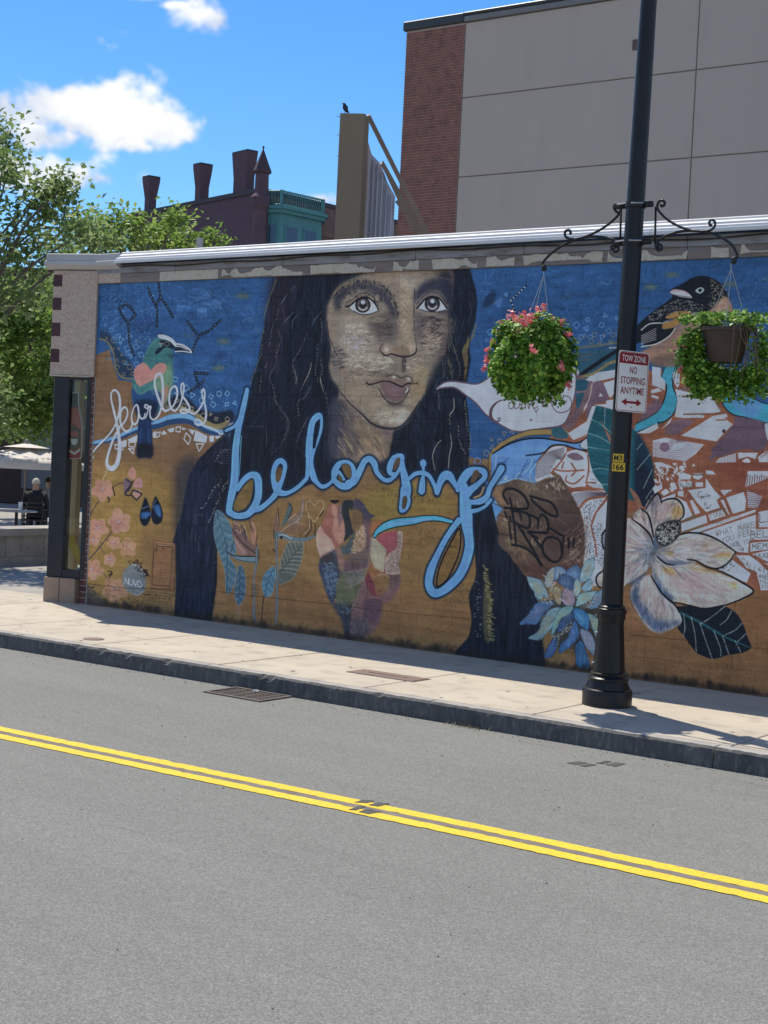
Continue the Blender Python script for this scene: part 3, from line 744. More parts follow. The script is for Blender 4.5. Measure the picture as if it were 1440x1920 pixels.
    for i in range(46):
        x = 904 + rng.uniform(0, 10) + i * .25; y = 1060 + i * 3.1
        LN(PH, [(x, y), (x + rng.uniform(3, 8), y + rng.uniform(-1, 3))], 1.5, (150, 142, 96), .85)
    SPECK(PH, '888,1100 900,1100 902,1190 890,1190', 26, .9, (120, 124, 140), .7, 2)

HLz = zHL

def paint_face():
    z = zF
    FI(z, '380,70 200,150 120,230 80,340 60,480 80,620 100,760 80,900 110,1010 170,1110 130,1300 110,1500 140,1720 560,1740 640,1600 660,1480 720,1450 770,1400 830,1320 900,1210 950,1110 990,960 1060,880 1120,740 1150,600 1150,480 1170,350 1190,250 1190,30 1000,30 700,30 480,40', (120, 105, 95), 1, 1.5, tex=.1)
    # neck
    FI(z, '130,1180 330,1330 480,1430 640,1470 600,1560 560,1740 150,1740 110,1500', (96, 88, 90), .9, 6)
    FI(z, '300,1380 520,1480 590,1560 560,1740 330,1740 360,1560', (146, 126, 104), .85, 6)
    FI(z, '110,1180 220,1250 200,1500 150,1740 60,1740 70,1400', (58, 60, 78), .8, 8)
    for i in range(46):
        x = rng.uniform(160, 540); y = rng.uniform(1250, 1700)
        LN(z, [(x, y), (x + 40, y + 50), (x + 70, y + 110)], rng.uniform(1, 2.6), [(172, 158, 140), (70, 66, 78), (150, 122, 84)][rng.integers(3)], .5)
    # broad planes
    FI(z, '200,420 420,470 540,560 520,720 400,860 250,820 170,640', (150, 134, 120), .75, 10)
    FI(z, '230,540 400,540 460,680 390,800 270,780 190,660', (156, 146, 146), .4, 18)
    FI(z, '430,470 680,420 690,640 600,680 520,640', (74, 62, 66), .85, 8)
    FI(z, '100,760 180,760 230,900 160,1000 100,960', (78, 72, 80), .6, 8)
    FI(z, '70,330 140,420 150,700 90,640', (136, 116, 100), .7, 4)
    FI(z, '200,850 500,800 600,940 420,1040 250,1000', (152, 134, 116), .7, 10)
    FI(z, '200,1000 420,1080 540,1200 520,1350 380,1290 240,1150', (142, 122, 102), .7, 10)
    FI(z, '520,1260 700,1250 800,1290 770,1380 660,1430 540,1380', (150, 134, 118), .85, 7)
    FI(z, '700,1310 790,1310 770,1390 690,1420', (182, 176, 180), .8, 5)
    FI(z, '860,880 980,850 1000,940 940,1080 880,1190 800,1280 830,1060', (138, 116, 86), .85, 8)
    FI(z, '870,440 1140,440 1140,720 1040,880 920,900 880,760 900,600', (110, 95, 90), .85, 6)
    FI(z, '910,680 1100,660 1060,790 960,860 900,800', (156, 142, 122), .7, 8)
    FI(z, '1070,60 1190,60 1190,380 1150,600 1130,440 1040,420 1100,260', (44, 44, 58), .9, 6)
    FI(z, '1110,640 1150,600 1130,760 1060,900 960,1120 990,960', (52, 48, 58), .8, 5)
    # forehead and nose bridge
    FI(z, '480,40 700,30 880,40 860,150 850,420 860,640 860,770 760,800 690,700 690,430 640,250 540,130', (130, 110, 96), .9, 5)
    FI(z, '690,60 800,100 890,50 850,160 820,260 760,220', (164, 154, 152), .7, 6)
    FI(z, '740,200 810,200 800,500 840,700 760,740 740,560', (150, 130, 104), .8, 7)
    FI(z, '640,240 700,330 700,560 690,650 650,500 600,330', (72, 62, 66), .7, 6)
    LN(z, '850,200 846,400 850,560 866,690 866,740', 3, (44, 40, 52), .9)
    FI(z, '852,430 930,430 930,560 905,740 870,680', (70, 60, 70), .8, 5)
    around = lambda x, y: math.atan2(y - 660, (x - 755) * 1.0) + math.pi / 2
    PAINTERLY(z, '380,70 200,150 80,340 60,480 100,760 110,1010 260,1220 480,1420 700,1450 830,1320 950,1110 1060,880 1150,600 1190,250 1000,60 700,60', 1500, 9, 1.9, .12, around, .5)
    PAINTERLY(z, '170,1200 480,1430 640,1470 560,1720 150,1720', 260, 12, 2, .14, lambda x, y: 1.0, .5)
    FI(z, '380,70 200,150 80,340 60,480 100,760 110,1010 260,1220 480,1420 700,1450 830,1320 950,1110 1060,880 1150,600 1150,300 1000,60 700,60', (152, 149, 140), .3, 6)
    # eye sockets and brows
    FI(z, '120,290 200,180 330,150 470,150 580,210 660,330 690,440 650,440 590,330 500,240 350,210 230,260 160,400', (56, 56, 72), .8, 4)
    FI(z, '850,330 870,220 940,140 1040,110 1150,130 1190,200 1180,340 1100,240 1000,220 900,280', (48, 50, 68), .9, 4)
    for i in range(90):
        t = i / 90; q = along(PT(z, '125,270 200,190 320,150 450,150 560,190 640,280 690,400'), 1, True)
        p = q[int(t * (len(q) - 1))]
        LN(PH, [tuple(p + rng.normal(0, 2.2, 2)), tuple(p + rng.normal(0, 2.2, 2) + np.array([2, -5]))], 1.6, [(34, 42, 62), (40, 46, 60), (128, 116, 92)][rng.integers(3)], .85)
    LN(z, '130,240 200,170 300,140', 3, (140, 126, 96), .6)
    for i in range(40):
        t = rng.random(); q = along(PT(z, '640,300 680,380 700,480'), 1, True); p = q[int(t * (len(q) - 1))] + rng.normal(0, 3.5, 2)
        LN(PH, [tuple(p), (p[0] + 1.5, p[1] + 4)], 1.2, [(36, 40, 56), (150, 136, 112)][rng.integers(2)], .8)
    LN(z, '850,300 880,210 950,130 1050,95 1170,120', 2, (92, 92, 110), .6)
    for ex, kx in (((230, 360, 270, 350, 330, 300, 390, 275, 450, 290, 500, 340, 525, 390), 0), ((870, 375, 900, 345, 950, 290, 1010, 270, 1070, 285, 1110, 330, 1140, 375), 1)):
        top = [(ex[i], ex[i + 1]) for i in range(0, 14, 2)]
        c = (385, 345) if kx == 0 else (1010, 335)
        low = [(520, 400), (450, 425), (370, 430), (300, 400)] if kx == 0 else [(1130, 390), (1060, 405), (980, 405), (900, 385)]
        FI(z, [(p[0], p[1] - 42) for p in top] + top[::-1], (122, 108, 98) if kx == 0 else (104, 98, 98), .9, 1.5)
        LN(z, [(p[0], p[1] - 40) for p in top], 1.6, (44, 42, 52), .7)
        FI(z, top[1:] + low, (174, 176, 184))
        cir = lambda r, dx=0, dy=0, kk=1.: [(c[0] + dx + r * math.cos(a) * kk, c[1] + dy + r * math.sin(a)) for a in np.linspace(0, 2 * math.pi, 14, endpoint=False)]
        FI(z, cir(66), (40, 40, 50)); FI(z, cir(54), (86, 80, 80) if kx == 0 else (70, 68, 76)); LN(z, cir(40, 0, 4)[1:7], 3, (178, 178, 186), .8); FI(z, cir(30), (44, 44, 54)); LN(z, cir(52)[1:6], 1.6, (150, 140, 136), .8)
        FI(z, cir(19, 2, -24), (206, 206, 212), 1, .4)
        LN(z, cir(66), 1.8, (26, 26, 36), .9, closed=True)
        LN(z, top, [3, 3.6, 3.4, 3, 3], (28, 26, 36)); LN(z, low, 1.8, (50, 44, 52), .9)
    # nose
    FI(z, '560,760 570,710 620,690 660,740 640,790 590,795', (146, 128, 114), 1, 1.5); FI(z, '575,750 590,720 620,740 600,770', (184, 174, 168), .8, 2)
    FI(z, '660,770 700,720 780,720 860,740 850,780 740,800', (128, 108, 92), .9, 3); FI(z, '800,720 860,700 866,760 820,785', (166, 152, 140), .8, 2)
    LN(z, '555,770 590,800 640,785 680,795 740,812 820,800 862,770 868,730', [2, 3, 2.4, 2.6, 3, 3, 3, 2], (40, 34, 42))
    LN(z, '560,700 540,750 558,775', 2, (52, 44, 50), .8)
    # philtrum and mouth
    FI(z, '735,815 770,815 765,940 735,940', (74, 62, 66), .8, 1.5); LN(z, '728,820 735,930', 1.4, (150, 136, 122), .7); LN(z, '772,820 768,930', 1.2, (40, 36, 42), .8)
    FI(z, '430,1040 560,1010 640,975 690,1000 740,1005 800,1000 840,1040 880,1050 800,1070 740,1080 640,1045 540,1050', (122, 104, 98), 1, 1)
    FI(z, '545,1045 640,1045 740,1080 805,1065 800,1120 740,1190 690,1210 610,1190 565,1120', (110, 90, 92), 1, 1)
    FI(z, '580,1060 660,1070 740,1100 700,1180 620,1170', (122, 98, 104), .7, 3)
    LN(z, '770,1130 790,1110 785,1090', 3, (190, 186, 190), .8)
    LN(z, '415,1040 440,1060 500,1050 570,1030 640,1040 700,1065 740,1078 780,1055 840,1050 880,1050', [3, 3.2, 2.6, 2.4, 3, 3, 3, 3, 3, 2.6], (34, 28, 36))
    LN(z, '400,1085 390,1050 415,1030', 2.4, (172, 162, 150), .7); LN(z, '880,1030 885,1075', 2.4, (44, 38, 44), .8)
    LN(z, '600,990 640,972 690,980 730,1000 780,985 820,1000 840,1040', 2, (44, 38, 44), .8)
    for q in ((665, 995), (798, 1012)):
        FI(z, [(q[0] - 18, q[1]), (q[0], q[1] - 16), (q[0] + 18, q[1]), (q[0], q[1] + 16)], (196, 186, 178), .9, 1.5)
    LN(z, '530,1100 570,1170 620,1220 690,1235 760,1190 805,1110', 2.2, (44, 36, 44), .9)
    FI(z, '600,1215 690,1225 760,1215 730,1250 640,1250', (60, 52, 56), .8, 3)
    # contour
    LN(z, '170,1110 260,1220 380,1330 480,1420 600,1455 700,1450 770,1400 830,1320 900,1210', [2, 3, 4.5, 5.5, 5, 4, 3], (40, 40, 52), .75)
    LN(z, '60,480 80,620 110,700 150,800', 2, (40, 42, 56), .7)
    # curved hatching on the skin
    def hatch(cx, cy, rx, ry, n, col, up=1, al=.6, ln=26):
        for _ in range(n):
            a = rng.uniform(0, 2 * math.pi); r = math.sqrt(rng.random())
            x = cx + rx * r * math.cos(a); y = cy + ry * r * math.sin(a); l = ln * rng.uniform(.5, 1.4)
            LN(z, [(x - l / 2, y - up * l * .12), (x, y + up * l * .14), (x + l / 2, y - up * l * .12)], rng.uniform(.8, 1.6), col, al)
    hatch(320, 660, 150, 150, 150, (192, 184, 176), 1, .5, 20); hatch(310, 690, 70, 60, 40, (176, 180, 204), 1, .5, 18); hatch(430, 620, 120, 110, 60, (98, 82, 78), 1, .5, 26)
    hatch(330, 560, 100, 60, 50, (186, 172, 150), 1, .6, 18)
    hatch(450, 860, 220, 80, 130, (194, 186, 172), -1, .6, 36); hatch(420, 1000, 220, 90, 70, (84, 74, 70), 1, .45, 40); hatch(560, 560, 90, 120, 60, (62, 54, 58), -1, .5, 30); hatch(360, 920, 190, 70, 50, (78, 68, 70), -1, .45, 34)
    hatch(850, 880, 90, 70, 40, (190, 178, 158), 1, .55, 30); hatch(1000, 720, 120, 150, 90, (170, 152, 130), -1, .45, 44); hatch(1020, 680, 110, 130, 80, (70, 58, 62), -1, .5, 44)
    hatch(1010, 520, 110, 70, 70, (54, 48, 58), -1, .6, 60); hatch(1020, 540, 100, 60, 40, (140, 124, 112), -1, .5, 50)
    hatch(470, 470, 120, 30, 40, (150, 132, 112), 1, .5, 40); hatch(600, 1360, 110, 60, 50, (200, 190, 176), 1, .55, 26)
    hatch(170, 820, 70, 110, 50, (44, 44, 56), 1, .6, 30); hatch(180, 930, 80, 60, 30, (150, 116, 98), 1, .5, 30)
    hatch(330, 1090, 120, 70, 40, (150, 128, 104), 1, .45, 40); hatch(880, 1100, 60, 90, 40, (150, 124, 84), -1, .5, 40)
    hatch(770, 400, 40, 200, 40, (170, 152, 126), 1, .4, 10)
    for i in range(60):
        y = rng.uniform(60, 720)
        LN(z, [(770 + rng.normal(0, 30), y), (775 + rng.normal(0, 30), y + 60)], 1.1, [(176, 160, 132), (92, 76, 68)][rng.integers(2)], .4)
    SPECK(z, '120,280 300,170 520,200 640,330 520,330 330,270 160,400', 90, .9, (44, 50, 66), .7, 4, 1.2)
    for i in range(70):
        x = 1170 + rng.normal(0, 25); y = rng.uniform(450, 1000)
        LN(z, [(x, y), (x + rng.normal(0, 8), y + 30)], 1.1, (120, 108, 82), .45)

def paint_heart():
    z = zHE
    FI(z, '1000,20 850,180 850,330 1000,350 1180,330 1190,180 1150,60', (132, 116, 60), .7, 10)
    FI(z, '380,230 330,340 290,450 270,490 300,560 370,620 420,700 440,760 520,680 560,560 520,500 480,490 520,390 490,260', (156, 96, 86), 1, 1)
    FI(z, '400,240 440,250 470,330 490,480 530,400 555,440 555,600 510,700 440,640 400,540 420,440 400,330', (190, 140, 124), .95, 2)
    FI(z, '470,260 520,250 540,380 500,480 480,480', (124, 100, 112), .9, 2)
    FI(z, '375,180 485,178 470,205 430,222 395,205', INK)
    FI(z, '265,490 310,570 380,640 420,720 425,785 350,830 270,870 225,760 210,660 220,560', (206, 160, 148)); LN(z, '265,490 310,570 380,640 420,720 428,780', 1, (180, 120, 104), .8)
    FI(z, '520,230 560,180 650,185 665,260 640,300 600,280 620,400 650,530 680,560 600,620 540,680 560,560 545,440 520,330', (36, 46, 60), 1, .8)
    FI(z, '670,170 740,180 800,250 850,330 915,370 860,400 870,460 770,440 760,340 700,290 655,290', (70, 68, 92), 1, .6)
    FI(z, '650,300 700,300 750,350 760,440 720,520 680,540 640,440', (118, 96, 70), 1, 1.5)
    FI(z, '760,430 860,440 870,640 850,800 820,980 700,1030 520,1050 510,980 560,900 640,830 780,770 800,620', (104, 82, 96), 1, 2)
    FI(z, '870,450 960,420 1000,440 930,560 890,640 850,600', (158, 100, 60), .85, 3)
    FI(z, '680,550 620,640 560,720 500,740 520,830 600,830 640,800 650,700', (70, 92, 106), 1, 2); FI(z, '610,860 760,780 840,780 810,900 740,940 600,920', (104, 98, 92), .8, 3)
    FI(z, '270,870 380,800 440,780 470,860 480,1000 540,1050 450,1180 460,1300 400,1420 330,1290 280,1130 240,980', (52, 68, 94), 1, 2)
    FI(z, '270,870 400,800 420,850 400,950 290,930', (50, 48, 56), .9, 3)
    FI(z, '440,780 500,770 540,900 540,1050 500,1040 480,940', (136, 110, 104), .95, 1.5)
    FI(z, '540,1050 780,1020 790,1060 760,1150 720,1260 660,1430 470,1430 450,1300 450,1180', (96, 106, 84), 1, 2); FI(z, '560,1060 780,1040 760,1130 600,1190', (106, 112, 112), .9, 2)
    FI(z, '400,1420 470,1420 650,1440 640,1560 640,1830 560,1800 520,1640 460,1520', (44, 56, 76), 1, 3)
    FI(z, '790,1100 900,1220 940,1350 1190,1150 1210,1230 1100,1380 1000,1440 980,1640 860,1780 740,1830 640,1830 630,1600 650,1430 740,1230', (116, 86, 92), 1, 2.5)
    FI(z, '800,1370 990,1370 980,1560 880,1640 770,1640 780,1470', (86, 66, 84), .9, 2); FI(z, '1060,1080 1200,1060 1210,1180 1100,1240', (92, 74, 90), .8, 3)
    FI(z, '640,1600 760,1600 860,1740 740,1830 640,1830', (72, 70, 84), .9, 4)
    FI(z, '880,620 940,660 1000,720 1055,780 1040,860 1020,1040 940,1010 880,920 860,800', (168, 164, 146)); FI(z, '940,640 1000,580 1190,560 1185,740 1130,790 1070,810 1040,760 980,700', (146, 72, 84)); LN(z, '1070,800 1045,860 1028,1040', 2.4, (120, 60, 70))
    FI(z, '1190,560 1240,565 1250,650 1230,800 1200,930 1215,1010 1205,1060 1050,1060 1040,900 1080,820 1180,740', (170, 152, 148)); SPECK(z, '1190,600 1240,620 1210,900 1200,1040 1060,1040 1060,900 1150,800', 240, .6, (104, 88, 90), .6, 2)
    FI(z, '840,900 900,980 1020,1050 1050,1080 920,1110 900,1160 850,1060', (148, 98, 58), 1, 1); FI(z, '910,1110 1000,1075 1085,1105 1080,1170 1000,1215 925,1210', (128, 98, 56), 1, .8); LN(z, '950,1080 1030,1070 1090,1110', 2, (190, 164, 140), .8)
    FI(z, '835,1040 870,1110 910,1200 925,1330 880,1310 820,1210 800,1120', (116, 50, 70)); LN(z, '880,1300 930,1335 980,1310 985,1270 960,1265 950,1290', 3, (120, 56, 74))
    LN(z, '860,640 850,760 840,900 820,990 760,1020 650,1030 540,1050', 2.6, (140, 128, 142), .8); LN(z, '800,1020 790,1090 770,1230 720,1260', 2, (140, 130, 140), .7); LN(z, '560,1230 700,1180 780,1110', 1.6, (150, 150, 152), .8)
    LN(z, '820,1355 900,1345 970,1355', 1.6, (160, 120, 124), .8); LN(z, '580,1540 640,1470 690,1400 720,1260', 1.6, (130, 144, 150), .7)
    SPECK(z, '760,480 800,540 800,740 640,820 650,680 700,560', 300, .55, (196, 172, 160), .8, 2.4, 0, 1)
    SPECK(z, '660,1330 780,1330 760,1600 640,1600', 90, .6, (176, 150, 150), .6); SPECK(z, '640,1620 850,1600 760,1800 640,1820', 160, .7, (110, 108, 120), .6, 2)
    SPECK(z, '300,960 440,950 460,1150 420,1350 360,1290', 130, .8, (96, 132, 170), .6, 5, .8, 1); SPECK(z, '400,1420 640,1440 560,1560 480,1500', 40, .8, (90, 116, 140), .5, 7, .7)
    FI(z, '380,200 280,450 215,640 225,860 300,1180 400,1420 560,1790 740,1830 980,1600 1200,1200 1245,620 1190,560 900,640 860,420 700,180', (112, 88, 72), .22, 4)
    PAINTERLY(z, '380,200 280,450 215,640 225,860 300,1180 400,1420 560,1790 740,1830 980,1600 1200,1200 1245,620 1190,560 900,640 860,420 700,180', 420, 10, 2.4, .1, lambda x, y: 1.2, .4)
    LN(z, '90,220 130,180 195,240 240,185 290,200 300,260 240,360 185,435 125,360 95,290 90,220', 1.2, (150, 120, 90), .5, closed=True)
    DOTS(z, '130,180 195,240 240,185 290,200 300,260 240,360 185,435 125,360 95,290 90,220 130,180', 2.6, .8, (206, 180, 150), .9)
    LN(z, '250,375 300,310', 2.4, INK, .9)

def leaf(z, outline, rib, base, light, dark, n=14, al=.5):
    FI(z, outline, base, 1, .6)
    R = along(PT(z, rib), 1, True); P = crom(PT(z, outline), True)
    for i in range(n):
        p = R[int((i + .5) / n * (len(R) - 1))]; d = R[min(len(R) - 1, int((i + .5) / n * (len(R) - 1)) + 3)] - p
        d = d / (np.hypot(*d) + 1e-6)
        for sgn in (-1, 1):
            nrm = np.array([-d[1], d[0]]) * sgn
            e = p.copy()
            for k in range(60):
                e2 = e + nrm * .7 + d * .5
                if not inside(P, e2):
                    break
                e = e2
            LN(PH, [tuple(p), tuple((p + e) / 2 + d), tuple(e)], 1.3, light if (i + (sgn > 0)) % 2 else dark, al)
    LN(z, rib, 1.6, dark, .8)
    Q = np.vstack([P, P[:1]])
    segs(to_wall(Q), np.full(len(Q), 1.0 * px_scale(Q[:, 0].mean()) * MS * .6), light, .5)

def paint_strelitzia():
    z = zST
    tl, td, tb = (138, 160, 172), (40, 62, 84), (82, 112, 130)
    leaf(z, '155,220 130,330 125,480 160,640 210,780 250,920 260,1130 300,1160 345,1080 375,960 370,860 310,760 290,640 345,520 320,400 240,270', '155,230 220,460 270,640 275,900 270,1150', tb, tl, td, 20)
    leaf(z, '350,545 300,620 290,700 350,740 380,660', '350,560 320,700', tb, tl, td, 4)
    leaf(z, '410,840 460,880 485,1040 470,1200 400,1290 360,1160 370,1020', '415,860 420,1000 405,1270', (74, 98, 120), tl, td, 10)
    leaf(z, '805,850 700,930 665,1040 680,1150 710,1200 780,1160 800,1080 820,960', '810,860 740,1000 700,1180', (84, 122, 146), tl, td, 9)
    leaf(z, '860,880 900,720 960,590 1080,580 1130,590 1110,800 1020,980 900,1050 855,1050', '860,920 960,810 1100,620', (98, 104, 100), (164, 164, 156), (56, 62, 66), 14)
    for s, c in (('370,340 440,480 520,560 600,640 590,720 470,720 390,610 330,480', (112, 88, 86)), ('360,560 420,600 500,690 480,720 400,700', (142, 112, 108)), ('520,280 580,380 600,520 590,620 550,560 540,420', (150, 108, 92)),
                 ('430,380 490,480 500,560 450,500', (86, 74, 84)), ('830,240 860,340 860,470 800,500 800,380', (120, 92, 80)), ('850,470 960,400 1060,360 1140,390 1130,470 1000,490 900,490', (124, 96, 74)),
                 ('950,340 1080,250 1130,60 1140,200 1100,350 1000,400', (124, 110, 100)), ('980,130 1005,220 960,330 880,420 930,280', (82, 98, 106)), ('1190,300 1215,430 1150,520 1000,520 1120,450', (116, 92, 60))):
        FI(z, s, c, .95, .8)
    for s in ('340,260 370,370 440,400 450,460', '380,440 420,480 430,440', '470,400 500,500', '360,540 420,640 470,700', '1130,150 1110,280 1060,340', '860,480 960,400 1060,350 1110,380', '1190,260 1200,420 1130,500', '560,360 590,420 590,500',
              '960,330 1050,260', '840,280 856,380'):
        LN(z, s, 1.6, (178, 152, 136), .8)
    for s in ('330,430 420,560 520,650 590,700', '520,240 530,350 560,450', '620,500 600,600 632,720 610,830', '430,390 480,460', '830,480 900,480 1000,530 1150,550 1270,500', '1270,380 1260,480 1200,560', '850,190 860,400', '960,140 1010,200 960,320', '1215,320 1220,430 1160,520',
              '785,660 830,690', '800,440 800,540'):
        LN(z, s, 2.2, (44, 40, 48), .8)
    LN(z, '290,690 380,750 500,770 600,780', [5, 10, 12, 10], (110, 136, 150)); LN(z, '280,690 360,730 480,740 600,740', 2.2, (34, 38, 48)); LN(z, '300,720 400,775 520,800 600,800', 1.6, (60, 72, 84))
    LN(z, '840,500 880,500 1000,540 1150,550 1260,510', [14, 12, 9, 7, 4], (98, 114, 126)); LN(z, '860,500 920,500 1000,540', 2, (170, 180, 186), .8); FI(z, '870,520 890,505 900,530 880,545', INK)
    for s, w in (('610,640 605,800 580,960 580,1100 580,1250 575,1400 600,1480', [6, 7, 4, 5, 5, 8, 4]), ('830,520 830,700 840,900 835,1100 835,1300 825,1500', [8, 5, 6, 7, 6, 5])):
        LN(z, s, w, (88, 98, 108)); LN(z, s, [2, 1.5], (142, 152, 160), .6)
    LN(z, '690,1180 675,1300 660,1480', 2.4, (60, 50, 46)); LN(z, '400,1290 405,1440', 1.4, (120, 130, 136), .7)
    for i in range(7):
        LN(z, [(545, 1060 + i * 22), (620, 1055 + i * 22)], 1.1, (46, 44, 50), .8)

def paint_belonging():
    # pale blue script with dark outline
    big = [(zBE, '325,60 300,180 265,330 235,470 215,640 210,800 200,950 170,1100 150,1210', [8, 10, 11, 12, 14, 15, 16, 14, 12]),
           (zBE, '245,350 200,410 120,450', [6, 5, 4]),
           (zBE, '150,1230 220,1270 320,1260 390,1190 430,1090 435,980 420,900 360,880 290,930 235,1010', [11, 9, 10, 13, 14, 14, 14, 10, 9, 8]),
           (zBE, '380,1210 450,1200 540,1130 600,1060 630,980 680,860 690,780 650,740 600,780 580,880 600,1000 640,1045 720,1050 820,990 900,910', [10, 8, 8, 10, 13, 8, 8, 8, 9, 10, 11, 10, 6, 6, 6]),
           (zBE, '900,910 920,800 925,640 935,480 960,360 1010,310 1040,320 1040,420 1010,540 970,640 945,760 960,880 1000,950 1050,990 1110,970 1160,920', [6, 11, 12, 12, 11, 10, 5, 5, 4, 5, 7, 12, 7, 6, 5, 5]),
           (zBE, '1160,930 1170,840 1220,770 1300,760 1350,820 1350,920 1300,980 1230,980 1170,930 1170,880 1210,850 1260,920', [8, 11, 9, 7, 8, 11, 11, 10, 8, 9, 5, 4]),
           (zNG, '-40,340 20,320 80,210 120,130 170,105 215,150 240,230 300,300 360,310 420,270', [10, 12, 11, 10, 9, 11, 8, 6, 6, 5]),
           (zNG, '450,90 400,110 365,190 370,240 420,255 460,200 485,120 480,80 440,80', [9, 11, 11, 7, 6, 5, 6, 7, 8]),
           (zNG, '480,90 490,200 510,290 530,400 535,480 550,500 535,560 500,600 470,590 480,480 500,400', [6, 10, 14, 16, 8, 6, 6, 6, 6, 6, 12]),
           (zNG, '560,290 600,255 650,240 700,245 740,265 770,310 800,370 820,420', [5, 6, 6, 7, 6, 6, 7, 9]),
           (zNG, '685,150 690,240 680,320 672,410', [8, 3, 9, 12]), (zNG, '686,145 688,150', [11, 11]),
           (zNG, '820,430 850,330 890,270 940,270 980,330 1020,390', [8, 11, 14, 13, 9, 7]),
           (zNG, '1020,400 1060,320 1120,240 1200,205 1270,230 1280,280 1230,340 1150,400 1090,470', [8, 14, 14, 7, 10, 8, 9, 11, 17]),
           (zNG, '1080,380 1090,520 1100,640 1110,740 1125,860 1130,960 1100,1090 1040,1220 950,1320 850,1390 780,1390 740,1310 760,1180 820,1040 890,900 960,790 1030,700', [15, 20, 23, 20, 15, 16, 16, 15, 14, 12, 14, 14, 14, 10, 9, 9, 10]),
           (zNG, '1150,520 1240,510 1300,470 1330,380 1380,300 1440,200', [8, 10, 9, 8, 9, 12]), (zNG, '1130,610 1200,600 1280,560 1340,500', [6, 6, 6, 5])]
    for z, s, w in big:
        LN(z, s, [v * 1.18 + 12 for v in w], (30, 50, 84), .4)
    for z, s, w in big:
        LN(z, s, [v * 1.18 + 6.6 for v in w], OUT)
    for z, s, w in big:
        LN(z, s, [v * 1.18 + .8 for v in w], LBLUE)
    for z, s, w in big:
        LN(z, s, [v * .45 for v in w], (96, 140, 208), .7); 
    for z, s in ((zBE, '210,480 190,700 180,900'), (zBE, '270,500 260,700 250,880'), (zNG, '1160,800 1170,960 1130,1100'), (zNG, '770,1200 740,1320 790,1400'), (zBE, '900,520 890,700'), (zNG, '1060,500 1060,640'), (zBE, '390,900 460,920 465,1050')):
        LN(z, s, 2, (104, 178, 212), .7)
    # turquoise ribbon into the heart
    s = '215,850 250,800 330,750 430,720 600,700 700,680 830,680 960,710'; w = [5, 9, 13, 14, 12, 9, 8, 6]
    LN(zNG, s, [v + 4 for v in w], INK); LN(zNG, s, w, (74, 158, 190)); LN(zNG, '300,750 380,735 600,700 760,690', [2, 7, 3], (112, 150, 206), .7)
    FI(zBE, '605,830 640,800 665,830 655,900 625,950 600,920', (92, 76, 56)); FI(zBE, '985,380 1020,370 1005,480 985,610 962,600 975,470', (26, 34, 54))
    FI(zBE, '190,1200 210,1110 270,1010 340,930 385,920 385,1020 360,1130 300,1210 230,1235', (112, 92, 54)); LN(zBE, '190,1200 210,1110 270,1010 340,930 385,920 385,1020 360,1130 300,1210 230,1235', 2.6, OUT, closed=True)
    FI(zBE, '1235,790 1280,770 1320,800 1330,880 1310,915 1270,880', (104, 88, 56)); LN(zBE, '1235,790 1280,770 1320,800 1330,880 1310,915 1270,880', 1.6, OUT, closed=True); FI(zBE, '1205,880 1240,900 1245,950 1215,940', (90, 80, 60))
    FI(zNG, '395,180 430,100 465,100 455,160 415,220', (88, 76, 62)); FI(zNG, '480,570 490,480 520,460 535,500 520,570 500,590', (82, 72, 62)); FI(zNG, '1145,310 1170,230 1210,210 1225,250 1190,320 1150,340', (96, 80, 66))
    FI(zNG, '820,1330 830,1200 880,1060 960,900 1030,780 1050,860 1030,1020 970,1170 900,1290', (124, 96, 52)); LN(zNG, '820,1330 830,1200 880,1060 960,900 1030,780 1050,860 1030,1020 970,1170 900,1290', 3.4, INK, closed=True)
    SPECK(zNG, '850,1200 960,920 1030,820 1040,980 930,1230', 50, .8, (74, 58, 40), .7)
    for s in ('60,380 250,300 440,480 200,420', '560,440 780,440 1000,480 700,520', '640,1440 900,1460 1080,1300 1100,1500', '490,840 800,760 700,1000 520,1100'):
        SPECK(zNG, s, 110, .8, (64, 50, 40), .65)
    FI(zNG, '1130,480 1200,400 1270,330 1290,360 1250,470 1160,500', (38, 52, 78)); LN(zNG, '1180,480 1240,450 1270,380', 4, (164, 132, 88), .9); LN(zNG, '1150,580 1220,570 1280,540', 3, INK)

